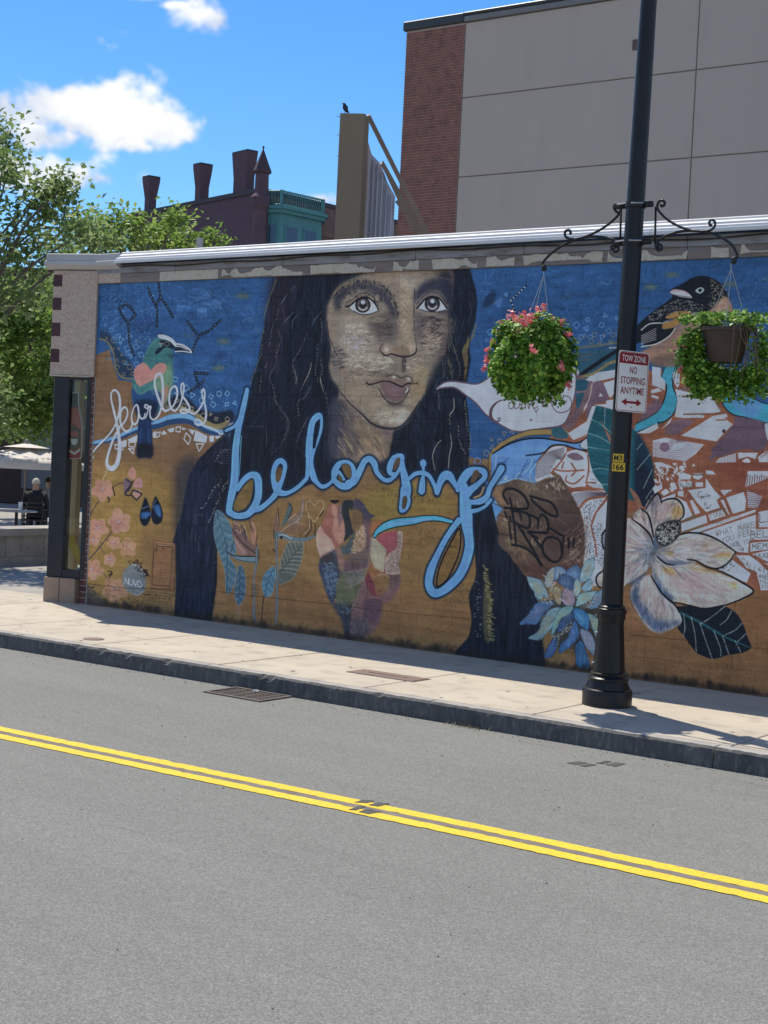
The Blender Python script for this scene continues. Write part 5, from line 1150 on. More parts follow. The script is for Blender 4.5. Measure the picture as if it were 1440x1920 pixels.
def paint_magnolia():
    z = zMG
    # dark leaf first
    FI(z, '700,1190 780,1170 940,1190 1080,1170 1180,1220 1240,1310 1280,1420 1305,1500 1240,1540 1120,1560 1010,1590 930,1570 860,1530 780,1420 720,1340 740,1280', (30, 38, 50), 1, .4); LN(z, '740,1220 900,1300 1090,1410 1200,1460 1300,1500', [4, 5, 4, 3, 2], (40, 88, 98)); LN(z, '640,1130 740,1220', 3, (36, 60, 72))
    for s in ('770,1240 780,1340 765,1420', '830,1260 860,1400 870,1540', '900,1310 950,1460 995,1585', '1010,1370 1060,1500 1065,1570', '1080,1410 1130,1560', '1180,1450 1225,1540', '910,1310 1000,1250 1100,1170', '1060,1320 1110,1280 1150,1210', '1100,1400 1180,1360 1230,1310', '1200,1450 1265,1390'):
        LN(z, s, 1, (110, 130, 134), .6); DOTS(z, s, 3.4, .75, (196, 204, 204), .9)
    pc = (172, 165, 164)
    pets = ['370,470 430,400 500,480 530,600 520,700 480,690 410,560', '530,600 470,400 500,330 560,275 590,340 640,330 700,320 760,370 770,450 740,490 640,490 560,540', '120,660 130,590 180,530 260,480 360,480 470,570 530,690 490,760 400,820 260,850 170,750 130,700',
            '550,730 640,690 720,630 830,590 940,600 1060,650 1180,745 1120,830 1040,870 960,860 860,820 700,860 620,840 570,790', '540,760 620,850 720,860 860,840 960,880 1080,920 1220,980 1325,1050 1240,1110 1100,1160 940,1190 840,1170 700,1140 580,1020 520,920',
            '90,920 150,880 340,840 500,760 520,820 460,900 380,960 330,990 240,1030 110,1020 80,970', '510,930 600,1060 700,1160 755,1290 690,1340 560,1380 480,1330 400,1220 350,1100 360,1010 430,950']
    for i, s in enumerate(pets):
        FI(z, s, pc, 1, .3, tex=.08)
        Pz = PT(z, s); ce = Pz.mean(0)
        FI(PH, [tuple(ce + (p - ce) * .62) for p in Pz], [(170, 142, 144), (178, 150, 148), (170, 152, 154), (166, 156, 162), (172, 146, 148), (164, 150, 152), (170, 152, 152)][i], .7, 4)
        Q = crom(Pz, True); Q = np.vstack([Q, Q[:1]])
    # blue-grey shading, painted streaks
    for s, c in (('345,1080 400,1200 490,1320 560,1375 690,1335 750,1290 620,1290 520,1240 430,1120 400,1010', (72, 90, 124)), ('560,740 620,800 740,810 850,815 700,858 610,835', (84, 96, 124)), ('525,880 600,1000 700,1120 650,1130 560,1040', (66, 84, 116)), ('350,830 480,770 520,740 500,790 400,830', (84, 96, 124)), ('120,660 160,560 180,760 140,720', (96, 104, 128)), ('340,980 470,900 500,870 440,960 380,1010', (76, 92, 124)),
                 ('560,540 640,500 740,485 730,460 600,500', (96, 106, 136)), ('480,400 560,285 590,330 530,420', (128, 124, 140)), ('530,600 560,620 560,720 520,720', (60, 92, 124))):
        FI(z, s, c, .85, 2.5)
    for s in ('680,400 750,380 760,440 720,470', '920,670 960,690 970,740 940,720', '1000,770 1120,740 1150,770 1010,790', '600,870 700,880 690,920 630,910', '760,850 960,880 1040,910 900,890', '1130,980 1200,1000 1170,1040', '620,730 690,740 670,770', '720,1130 860,1160 900,1170 760,1150'):
        FI(z, s, (172, 130, 70), .8, 2)
    FI(z, '430,620 540,600 640,700 600,800 500,860 420,800', (92, 104, 128), .55, 8)
    fc_ = PT(z, '535,725')[0]
    rad = lambda x, y: math.atan2(y - fc_[1], x - fc_[0])
    for k, s in enumerate(pets):
        PAINTERLY(z, s, 230, 22, 2.3, .13, rad, .5)
    for k in range(90):
        a = rng.uniform(0, 2 * math.pi); r0_ = rng.uniform(14, 60); r1_ = r0_ + rng.uniform(12, 40)
        q0_ = fc_ + r0_ * np.array([math.cos(a), math.sin(a)]); q1_ = fc_ + r1_ * np.array([math.cos(a + .06), math.sin(a + .06)])
        if any(inside(crom(PT(z, s), True), q1_) for s in pets):
            LN(PH, [tuple(q0_), tuple(q1_)], rng.uniform(.8, 2), [(200, 194, 198), (84, 92, 116), (190, 152, 150)][rng.integers(3)], .5)
    for s in ('360,480 430,530 500,600 530,680', '430,395 490,450 520,560 530,620', '470,400 510,330 560,278 585,310 595,350', '590,345 650,320 720,325 765,380 770,450 735,490', '120,660 130,590 185,530', '120,660 135,710 170,755', '740,600 830,588 940,602 1060,655 1185,742', '1185,742 1120,830 1040,872 960,860 870,812 800,800', '1030,880 1120,920 1220,975 1325,1050 1240,1110 1110,1160', '1110,1160 940,1192 830,1170 700,1140', '510,930 600,1070 700,1160 735,1220', '150,880 95,915 75,960 95,1015 150,1028', '560,780 620,830 700,850'):
        LN(z, s, [2.6, 3.8, 3.8, 2.6], (30, 30, 40), .97)
    LN(z, '550,790 640,850 760,850 860,830', 1.8, (200, 196, 200), .8); LN(z, '600,1090 700,1200 750,1280', 1.6, (190, 186, 192), .6); LN(z, '330,1150 420,1280 560,1385 690,1345', 1.4, (170, 160, 150), .5)
    FI(z, '560,540 640,500 740,490 745,560 720,630 640,690 580,680 550,620', (44, 46, 52), 1, .5); SPECK(z, '565,545 640,510 735,500 735,560 710,630 640,680 585,670 560,620', 190, .85, (150, 150, 150), .8, 2.2, 0, 1); SPECK(z, '560,560 620,600 640,660 580,670', 30, 1.1, (200, 200, 204), .9)

def paint_wear():
    # heavy joint near the foot, dirt along the pavement, scuffs
    LN(PH, '150,1093 240,1103 330,1104 400,1108 480,1118 620,1133 760,1150 880,1160', 1.6, (62, 50, 44), .55, smooth=False); LN(PH, '1180,1190 1280,1200 1440,1218', 1.6, (62, 48, 38), .6, smooth=False)
    for x0 in range(150, 1445, 5):
        y = 1131 + (x0 - 147) * .1361
        FI(PH, [(x0 - 5, y + 6), (x0 - 4, y - rng.uniform(3, 16)), (x0 + 4, y - rng.uniform(3, 16)), (x0 + 5, y + 6)], (42, 38, 40), rng.uniform(.25, .75), 2.2)
    SPECK(PH, '1185,1210 1440,1220 1440,1300 1185,1260', 70, .8, (58, 44, 38), .5, 2, 0, 3); SPECK(PH, '420,1110 860,1180 860,1220 420,1165', 70, .7, (62, 50, 44), .45, 2, 0, 3); SPECK(PH, '150,1090 330,1110 330,1150 150,1125', 50, 1, (50, 44, 42), .5, 3)
    FI(PH, '150,1095 175,1105 200,1140 145,1135', (72, 72, 80), .7, 4)
    for k in range(60):
        x = rng.uniform(170, 1440); y = rng.uniform(520, 1150); LN(PH, [(x, y), (x - 1, y + rng.uniform(20, 90))], rng.uniform(1, 4), (60, 54, 52), rng.uniform(.05, .16))
    SPECK(PH, '170,540 1440,480 1440,1300 160,1130', 260, .7, (150, 148, 146), .3, 1.5, 0, 3)

def paint_mural():
    paint_background(); paint_left(); paint_flowers(); paint_hair(); paint_face(); paint_heart(); paint_strelitzia(); paint_right(); paint_magnolia(); paint_belonging(); paint_wear()
    canvas[:] = np.clip(96 + (canvas - 96) * 1.14, 10, 235)
# ---------------------------------------------------------------- ground, road, pavement
RZ = -.14
m_ground = mat('far ground', (.16, .15, .14), (.11, .11, .1), .2, .9)
def road_material():
    m = mat('worn asphalt', (.203, .205, .190), (.180, .182, .168), .3, .88, .55, 260., c3=(.31, .315, .295), s3=190., w3=.55, spec=.3)
    nt = m.node_tree; N = nt.nodes.new; K = nt.links.new; b = nt.nodes['Principled BSDF']
    src = b.inputs['Base Color'].links[0].from_socket; g = N('ShaderNodeNewGeometry')
    # dark pores and pale grit in the surface
    v = N('ShaderNodeTexNoise'); v.inputs['Scale'].default_value = 95; v.inputs['Detail'].default_value = 4; v.inputs['Roughness'].default_value = .7; K(g.outputs['Position'], v.inputs['Vector'])
    r = N('ShaderNodeMapRange'); r.inputs['From Min'].default_value = .3; r.inputs['From Max'].default_value = .7; r.inputs['To Min'].default_value = .6; r.inputs['To Max'].default_value = 1.4; K(v.outputs['Fac'], r.inputs['Value'])
    # long faint wear streaks along the lane
    mp = N('ShaderNodeMapping'); mp.inputs['Scale'].default_value = (.22, 2.2, 1); K(g.outputs['Position'], mp.inputs['Vector'])
    s = N('ShaderNodeTexNoise'); s.inputs['Scale'].default_value = 1.6; s.inputs['Detail'].default_value = 5; K(mp.outputs[0], s.inputs['Vector'])
    r2 = N('ShaderNodeMapRange'); r2.inputs['From Min'].default_value = .3; r2.inputs['From Max'].default_value = .7; r2.inputs['To Min'].default_value = .95; r2.inputs['To Max'].default_value = 1.04; K(s.outputs['Fac'], r2.inputs['Value'])
    # scuffs
    mp2 = N('ShaderNodeMapping'); mp2.inputs['Scale'].default_value = (.6, 5, 1); K(g.outputs['Position'], mp2.inputs['Vector'])
    sc = N('ShaderNodeTexNoise'); sc.inputs['Scale'].default_value = 2.4; sc.inputs['Detail'].default_value = 8; sc.inputs['Roughness'].default_value = .7; K(mp2.outputs[0], sc.inputs['Vector'])
    r3 = N('ShaderNodeMapRange'); r3.inputs['From Min'].default_value = .60; r3.inputs['From Max'].default_value = .74; r3.inputs['To Min'].default_value = 1; r3.inputs['To Max'].default_value = .8; K(sc.outputs['Fac'], r3.inputs['Value'])
    v4 = N('ShaderNodeTexNoise'); v4.inputs['Scale'].default_value = 38; v4.inputs['Detail'].default_value = 3; K(g.outputs['Position'], v4.inputs['Vector'])
    r4 = N('ShaderNodeMapRange'); r4.inputs['From Min'].default_value = .3; r4.inputs['From Max'].default_value = .7; r4.inputs['To Min'].default_value = .93; r4.inputs['To Max'].default_value = 1.07; K(v4.outputs['Fac'], r4.inputs['Value'])
    a4 = N('ShaderNodeMath'); a4.operation = 'MULTIPLY'; K(r.outputs[0], a4.inputs[0]); K(r4.outputs[0], a4.inputs[1])
    a = N('ShaderNodeMath'); a.operation = 'MULTIPLY'; K(a4.outputs[0], a.inputs[0]); K(r2.outputs[0], a.inputs[1])
    a2 = N('ShaderNodeMath'); a2.operation = 'MULTIPLY'; K(a.outputs[0], a2.inputs[0]); K(r3.outputs[0], a2.inputs[1])
    h = N('ShaderNodeHueSaturation'); K(src, h.inputs['Color']); K(a2.outputs[0], h.inputs['Value']); K(h.outputs[0], b.inputs['Base Color'])
    return m
m_road = road_material()
m_kface = mat('shade darkened grimy granite', (.115, .112, .108), (.065, .065, .066), 5., .9, .5, 60., c3=(.2, .2, .2), s3=25., w3=.5, stretch=(1.5, 1, .5))  # kerb front: its shade is put into a darker granite colour, with tyre grime
tag(MB().add([(-400, -400, -.24), (400, -400, -.24), (400, 400, -.24), (-400, 400, -.24)], [(0, 1, 2, 3)]).build('ground', m_ground), kind='structure')
tag(MB().add([(-90, -13.5, RZ), (70, -13.5, RZ), (70, -2.5, RZ), (-90, -2.5, RZ)], [(0, 1, 2, 3)]).build('road', m_road), 'grey worn asphalt road', kind='structure')
# pavement the photographer stands on
m_conc = mat('pavement concrete', (.51, .455, .37), (.44, .39, .32), 1.3, .85, .25, 160., c3=(.27, .235, .19), s3=5., w3=.5)
per_object(m_conc, .05)
m_bed = mat('joint dirt', (.14, .12, .1), (.08, .07, .06), 20., .95)
near = MB().box((-90, -20, -.235), (70, -13.66, 0)).build('near_pavement', m_conc); tag(near, 'concrete pavement on the near side of the road', kind='structure')

pav = MB().add([(-40, -2.37, -.03), (30, -2.37, -.03), (30, .3, -.03), (-40, .3, -.03)], [(0, 1, 2, 3)]).build('pavement', m_bed); tag(pav, 'pale concrete pavement along the mural wall', kind='structure')
JX = [1.18 + 1.53 * k for k in range(-12, 13)]
for a, b in zip(JX[:-1], JX[1:]):
    sl = MB().bbox((a + .008, -2.362, -.1), (b - .008, (.0 if a > -.4 else .26), 0 + random.uniform(-.001, .001)), .006).build('slab', m_conc, pav)

# granite kerb, stone by stone
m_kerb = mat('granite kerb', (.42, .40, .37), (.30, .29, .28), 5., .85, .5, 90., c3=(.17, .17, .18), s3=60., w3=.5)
per_object(m_kerb, .08)
kerb = MB().box((-40, -2.48, -.26), (30, -2.39, -.06)).build('kerb', m_bed); tag(kerb, 'granite kerb with chipped edge between pavement and road', kind='structure')
KX = [-12.0, -9.6, -7.35, -5.0, -2.8, -.45, 1.83, 4.195, 6.474, 8.762, 11.0, 13.3, 15.6]
kr = random.Random(3)
for a, b in zip(KX[:-1], KX[1:]):
    n = 44; V = []; F = []
    for i in range(n + 1):
        x = a + .006 + (b - a - .012) * i / n
        chip = abs(kr.gauss(0, .004)) + (kr.uniform(.01, .03) if kr.random() < .07 else 0)
        prof = [(-2.368, -.25), (-2.368, -.004), (-2.40, .0), (-2.478 + chip, -.002 + kr.gauss(0, .0015)), (-2.498 + chip * .25, -.016 - chip * .8), (-2.503 + kr.gauss(0, .0014), -.05 + kr.gauss(0, .004)), (-2.506 + kr.gauss(0, .0014), -.10), (-2.51, -.25)]
        V += [(x, y, z) for y, z in prof]
    k = 8
    for i in range(n):
        for j in range(k - 1):
            F.append([i * k + j, (i + 1) * k + j, (i + 1) * k + j + 1, i * k + j + 1])
    F += [list(range(k))[::-1], [n * k + j for j in range(k)]]
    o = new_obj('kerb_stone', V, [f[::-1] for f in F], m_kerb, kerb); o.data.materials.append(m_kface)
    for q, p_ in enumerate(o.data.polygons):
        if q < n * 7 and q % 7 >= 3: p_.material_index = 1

# double yellow line
m_yel = mat('yellow road paint', (.84, .585, .03), (.76, .52, .028), 3., .7, .35, 220., c3=(.28, .22, .10), s3=75., w3=.75)
m_tar = mat('tar between the lines', (.15, .13, .11), (.2, .18, .16), 8., .9)
def stripe(name, pts0, pts1, m, z, label, rag=.0025):
    xs = np.concatenate([np.linspace(-60, 0, 60), np.arange(.04, 14, .04), np.linspace(14.2, 60, 50)]); sr = np.random.default_rng(int(abs(pts0[0][1]) * 1000))
    f_ = lambda pts, s: list(zip(xs, np.interp(xs, [q[0] for q in pts], [q[1] for q in pts]) + sr.normal(0, rag, len(xs)) + s * np.where(sr.random(len(xs)) < .05, sr.uniform(0, .014, len(xs)), 0)))
    pts0, pts1 = f_(pts0, 1), f_(pts1, -1)
    V = [(x, y, z) for x, y in pts0] + [(x, y, z) for x, y in pts1]; n = len(pts0)
    o = new_obj(name, V, [[i, i + 1, n + i + 1, n + i] for i in range(n - 1)], m); return tag(o, label, kind='structure')
CX = [-60, -20, 0, 4.77, 6.42, 8.54, 10.2, 14, 30, 60]
CY = [-5.9, -5.4, -5.19, -5.13, -5.085, -5.025, -5.015, -5.02, -5.2, -5.6]
stripe('yellow_line', list(zip(CX, [y - .105 for y in CY])), list(zip(CX, CY)), m_yel, RZ + .004, 'upper stripe of the double yellow centre line')
stripe('yellow_line', list(zip(CX, [y - .285 for y in CY])), list(zip(CX, [y - .178 for y in CY])), m_yel, RZ + .004, 'lower stripe of the double yellow centre line')
stripe('tar_line', list(zip(CX, [y - .177 for y in CY])), list(zip(CX, [y - .106 for y in CY])), m_tar, RZ + .0035, 'brown tar seam between the two yellow stripes')

# sun-flecked paving of the square beyond the corner
m_plaza = mat('plaza paving', (.36, .34, .31), (.27, .255, .235), 2.2, .85, .3, 60.)
plz = MB().add([(-5.2, .26, -.02), (-.35, .26, -.02), (-.35, 60, -.02), (-5.2, 60, -.02)], [(0, 1, 2, 3)]).build('plaza', m_plaza); tag(plz, 'grey paving of the square behind the corner', kind='structure')

# ---------------------------------------------------------------- the low building with the mural
GAIN = np.array([1.85, 1.66, 1.36])
def mural_material():
    paint_mural()
    c = np.clip(canvas / 255., 0, 1)
    lin = np.where(c <= .04045, c / 12.92, ((c + .055) / 1.055) ** 2.4) * GAIN[None, None]
    lin = np.clip(lin, .004, .86)
    img = bpy.data.images.new('mural paint', MW, MH, alpha=False, float_buffer=True)
    img.colorspace_settings.name = 'Linear Rec.709'
    px = np.ones((MH, MW, 4), np.float32); px[..., :3] = lin[::-1]
    img.pixels.foreach_set(px.ravel()); img.update(); img.pack()
    m = bpy.data.materials.new('mural paint'); m.use_nodes = True; nt = m.node_tree; N = nt.nodes.new; K = nt.links.new
    b = nt.nodes['Principled BSDF']; b.inputs['Roughness'].default_value = .62; b.inputs['Specular IOR Level'].default_value = .25
    g = N('ShaderNodeNewGeometry'); s = N('ShaderNodeSeparateXYZ'); K(g.outputs['Position'], s.inputs[0])
    u = N('ShaderNodeMapRange'); u.inputs['From Min'].default_value = MX0; u.inputs['From Max'].default_value = MX0 + MW / MS; K(s.outputs[0], u.inputs['Value'])
    v = N('ShaderNodeMapRange'); v.inputs['From Min'].default_value = MZ1 - MH / MS; v.inputs['From Max'].default_value = MZ1; K(s.outputs[2], v.inputs['Value'])
    cmb = N('ShaderNodeCombineXYZ'); K(u.outputs[0], cmb.inputs[0]); K(v.outputs[0], cmb.inputs[1])
    t = N('ShaderNodeTexImage'); t.image = img; t.interpolation = 'Linear'; t.extension = 'EXTEND'; K(cmb.outputs[0], t.inputs['Vector'])
    # weathering of the paint film
    n = N('ShaderNodeTexNoise'); n.inputs['Scale'].default_value = 7; n.inputs['Detail'].default_value = 8; K(g.outputs['Position'], n.inputs['Vector'])
    r = N('ShaderNodeMapRange'); r.inputs['From Min'].default_value = .3; r.inputs['From Max'].default_value = .7; r.inputs['To Min'].default_value = .88; r.inputs['To Max'].default_value = 1.1; K(n.outputs['Fac'], r.inputs['Value'])
    h = N('ShaderNodeHueSaturation'); h.inputs['Saturation'].default_value = .92; K(t.outputs['Color'], h.inputs['Color']); K(r.outputs[0], h.inputs['Value']); K(h.outputs[0], b.inputs['Base Color'])
    n2 = N('ShaderNodeTexNoise'); n2.inputs['Scale'].default_value = 55; n2.inputs['Detail'].default_value = 7; K(g.outputs['Position'], n2.inputs['Vector'])
    bp = N('ShaderNodeBump'); bp.inputs['Strength'].default_value = .35; bp.inputs['Distance'].default_value = .006; K(n2.outputs['Fac'], bp.inputs['Height']); K(bp.outputs[0], b.inputs['Normal'])
    return m
m_mural = mural_material()
shop = thing('shop_building', (5, 2, 0), 'low flat roofed shop whose side wall carries the painted mural', 'building')
WALL_H = 3.6
backing = MB().box((.0, .0034, -.05), (11.2, .24, WALL_H + .3)).build('mural_wall', m_mural, shop); backing['label'] = 'concrete block wall painted with a woman, birds, flowers and the word belonging'
def block_mesh(w, h):
    b = .0014; t = .0032; V = [(0, t, 0), (w, t, 0), (w, t, h), (0, t, h), (0, b * .7, 0), (w, b * .7, 0), (w, b * .7, h), (0, b * .7, h), (b, 0, b), (w - b, 0, b), (w - b, 0, h - b), (b, 0, h - b)]
    F = [(0, 1, 5, 4), (1, 2, 6, 5), (2, 3, 7, 6), (3, 0, 4, 7), (4, 5, 9, 8), (5, 6, 10, 9), (6, 7, 11, 10), (7, 4, 8, 11), (8, 9, 10, 11)]
    return V, F
BJ = .0024
bm = {}
rest = MB(); nb = 0; rb = random.Random(9)
for row in range(18):
    z0 = row * .2; x = 0.0 if row % 2 == 0 else -.2
    while x < 11.2:
        xa, xb = max(x, 0.), min(x + .4, 11.2); x += .4
        w = round(xb - xa - BJ, 4); off = rb.uniform(-.0006, .0006)
        if xb - xa < .05: continue
        if xa > 1.55 and xa < 8.2 and nb < 300:
            if w not in bm:
                V, F = block_mesh(w, .2 - BJ); me = bpy.data.meshes.new('block'); me.from_pydata(V, [], F); me.update(); me.materials.append(m_mural); bm[w] = me
            o = bpy.data.objects.new('block', bm[w]); COL.objects.link(o); o.location = (xa + BJ / 2, off, z0 + BJ / 2); set_parent(o, backing); nb += 1
        else:
            V, F = block_mesh(w, .2 - BJ); rest.add([(p[0] + xa + BJ / 2, p[1] + off, p[2] + z0 + BJ / 2) for p in V], F)
o = rest.build('block_field', m_mural, backing); o['kind'] = 'stuff'
m_render = mat('cement render', (.34, .31, .28), (.26, .24, .22), 1.5, .9, .3, 50.)
m_roofing = mat('roof felt', (.12, .12, .12), (.08, .08, .08), 2., .9)
MB().box((.03, .242, -.05), (11.17, .245, 3.5)).build('inner_lining', m_render, shop)
MB().box((11.0, .246, -.05), (11.2, 9., 3.88)).build('side_wall', m_render, shop)
MB().box((1.2, 8.8, -.05), (10.998, 9., 3.88)).build('rear_wall', m_render, shop)
MB().box((1.2, .246, -.05), (1.4, 8.798, 3.5)).build('end_wall', m_render, shop)
MB().box((-.62, .246, 3.72), (10.998, 8.798, 3.86)).build('roof', m_roofing, shop)
# fascia boards with peeling cream paint
m_fboard = mat('bare fascia board', (.17, .13, .11), (.25, .21, .19), 5., .85, .4, 60., c3=(.2, .22, .27), s3=14., w3=.7, stretch=(.35, 1, 2.5))
m_fgrey = mat('grey painted fascia strip', (.30, .31, .35), (.22, .20, .2), 6., .8, .3, 50., c3=(.12, .1, .09), s3=18., w3=.7, stretch=(.3, 1, 2))
m_cream = mat('cream peeling paint', (.56, .51, .43), (.47, .42, .35), 6., .7, .3, 40., c3=(.3, .25, .2), s3=30., w3=.5)
fx = [.03, 1.25, 2.75, 4.4, 5.6, 7.2, 8.5, 10.0, 11.2]
for a, b in zip(fx[:-1], fx[1:]):
    MB().bbox((a + .002, -.022, 3.6), (b - .002, .010, 3.705), .004).build('fascia_board', m_fboard, shop)
    MB().bbox((a + .002, -.03, 3.707), (b - .002, .010, 3.80), .004).build('fascia_strip', m_fgrey, shop)
fr = random.Random(21); x = 1.02; first = True
while x < 11.0:
    w = .85 if first else fr.choice([.16, .22, .3, .5, .8, 1.1]); gap = fr.choice([.03, .05, .1, .16, .22]); z0, z1 = 3.602, 3.704
    n = max(8, int(w / .016)); lo = hi = 0.; up = []; dn = []
    tl, th = fr.uniform(0, .012), fr.uniform(0, .02)
    for i in range(n + 1):
        t = i / n
        if fr.random() < .10: tl = fr.choice([0, .003, .01, .035])
        if fr.random() < .2: th = fr.choice([0, .004, .02, .045, .07])
        lo += (tl - lo) * .45 + fr.gauss(0, .0016); hi += (th - hi) * .4 + fr.gauss(0, .002)
        e = min(1, 8 * t, 8 * (1 - t)); l_, h_ = z0 + max(0, lo), z1 - max(0, hi)
        if first: l_, h_ = z0 + .002, z1 - .002
        m_ = (l_ + h_) / 2; cv = .004 * abs(math.sin(t * 9 + x)) * fr.random()
        h_ = max(h_, l_ + .012); ex = 0 if 0 < i < n else fr.gauss(0, .008)
        up.append((x + w * t + ex, -.0265 - cv, h_)); dn.append((x + w * t - ex * .5, -.0265 - cv * .6, l_))
    V = dn + up; Fq = [[i, i + 1, n + 2 + i, n + 1 + i] for i in range(n)]
    Vb = [(p[0], -.0225, p[2]) for p in V]; k = len(V)
    Bq = [[k + j for j in f[::-1]] for f in Fq]; ring = list(range(n + 1)) + list(range(2 * n + 1, n, -1))
    Sq = [[ring[(i + 1) % len(ring)], ring[i], k + ring[i], k + ring[(i + 1) % len(ring)]] for i in range(len(ring))]
    new_obj('paint_flake', V + Vb, Fq + Bq + Sq, m_cream, shop)
    x += w + gap; first = False
# pale metal gutter edge along the roof
m_metal = mat('white coated metal edge', (.72, .71, .70), (.62, .61, .61), 2., .45, .03, 10., spec=.4)
def extrude_profile(name, prof, A, B, m, parent, out=(0, -1), seg=1):
    A = np.array(A, float); B = np.array(B, float); V = []; F = []
    for i in range(seg + 1):
        c = A + (B - A) * i / seg
        V += [(c[0] + out[0] * d, c[1] + out[1] * d, c[2] + z) for d, z in prof]
    k = len(prof)
    for i in range(seg):
        for j in range(k): F.append([i * k + j, i * k + (j + 1) % k, (i + 1) * k + (j + 1) % k, (i + 1) * k + j])
    F += [list(range(k))[::-1], [seg * k + j for j in range(k)]]
    o = new_obj(name, V, F, m, parent); return o
gut = [(-.10, 3.86), (-.10, 3.94), (-.02, 3.943), (.015, 3.938), (.03, 3.93), (.036, 3.912), (.075, 3.892), (.08, 3.872), (.115, 3.858), (.119, 3.838), (.142, 3.832), (.146, 3.805), (.138, 3.80), (.04, 3.815), (.04, 3.86)]
for a, b in ((.42, 3.62), (3.625, 6.9), (6.905, 11.3)):
    extrude_profile('gutter_edge', gut, (a, 0, -.0), (b, 0, -.0), m_metal, shop)
m_cable = mat('black cable', (.02, .02, .022), (.03, .03, .03), 5., .6)
cb = [(.45 + i * .25, -.045, 3.775 + .008 * math.sin(i * 1.3) - .01 * math.sin(i * .31)) for i in range(44)]
MB().tube(spline(cb, 4), .008, 6).build('cable', m_cable, shop, True)

# ----- corner of the building: angled face with panel, frame and plinth
CO = np.array([.03, -.035, 0.]); CE = np.array([-.945, -.327, 0.]); CE /= np.linalg.norm(CE); CNn = np.array([-CE[1], CE[0], 0.]) * -1
if CNn[1] > 0: CNn = -CNn
def cf(u, d, z): return CO + CE * u - CNn * d + np.array([0, 0, z])       # u to the left, d inwards
def corner_uv(px, py, d=0.):
    p = on_plane(px, py, cf(0, d, 0), CNn); return float(np.dot(p - CO, CE)), float(p[2])
CM = lambda p: cf(*p)
m_osb = mat('weathered strand board', (.56, .44, .365), (.46, .355, .29), 14., .85, .4, 60., c3=(.26, .17, .13), s3=45., w3=.8, stretch=(1, 1, 2.2))
m_dred = mat('dark red tile', (.085, .035, .045), (.06, .028, .035), 12., .7)
m_black = mat('black painted steel', (.012, .014, .02), (.02, .022, .03), 6., .4, .1, 30.)
m_tile = mat('tan stone tile', (.34, .245, .18), (.26, .19, .145), 7., .7, .2, 40.)
m_brick = mat('dark red brick', (.14, .055, .045), (.09, .04, .036), 30., .85, .4, 90.); per_object(m_brick, .3)
m_mort = mat('pale mortar', (.38, .35, .33), (.30, .28, .26), 30., .95)
m_wood = mat('varnished wood', (.42, .31, .17), (.33, .235, .12), 4., .6, stretch=(6, 6, .5))
(uL, zt) = corner_uv(97, 512); (uR, _) = corner_uv(187, 516); zb = corner_uv(94, 702)[1]; uL2 = corner_uv(93, 702)[0]
W = uL2
pan = MB().bbox((-.015, .0, zb), (W, .06, 3.745), .006, CM).build('strand_board_panel', m_osb, shop)
MB().bbox((-.03, -.012, zb - .012), (.012, .05, 3.745), .004, CM).build('panel_trim', m_osb, shop)
MB().bbox((.013, -.010, zb - .016), (W, .05, zb - .001), .003, CM).build('panel_lower_trim', mat('pale trim', (.5, .45, .38), (.42, .38, .33), 8.), shop)
for y0, y1 in ((515, 537), (558, 581), (605, 630), (654, 679)):
    za, zc = corner_uv(100, y1)[1], corner_uv(100, y0)[1]
    MB().bbox((W - .112, -.006, za), (W - .003, .03, zc), .004, CM).build('dark_red_square', m_dred, pan)
# cornice over the corner
cprof = [(-.10, 3.77), (-.10, 3.925), (.03, 3.93), (.055, 3.922), (.062, 3.85), (.085, 3.84), (.085, 3.80), (.05, 3.775), (.02, 3.757), (-.02, 3.757)]
m_corn = mat('grey white cornice', (.50, .48, .46), (.42, .40, .39), 3., .6, .1, 20.)
cA = cf(-.02, 0, 0); cB = cf(W + .07, 0, 0)
extrude_profile('corner_cornice', cprof, cB, cA, m_corn, shop, (CNn[0], CNn[1]))
extrude_profile('corner_cornice', cprof, cA + np.array([.003, -.0, -.004]), (.417, -.02, -.004), m_corn, shop, (0, -1))
MB().bbox((.035, -.028, 3.604), (.416, -.0235, 3.755), .002).build('patch_board', m_osb, shop)
# soffit over the glazed bay
MB().box((.0, .062, zb - .01), (W - .02, .75, zb + .02), CM).build('soffit', m_corn, shop)
MB().box((.01, .7, zb + .022), (W - .02, .75, 3.7), CM).build('upper_back', m_osb, shop)
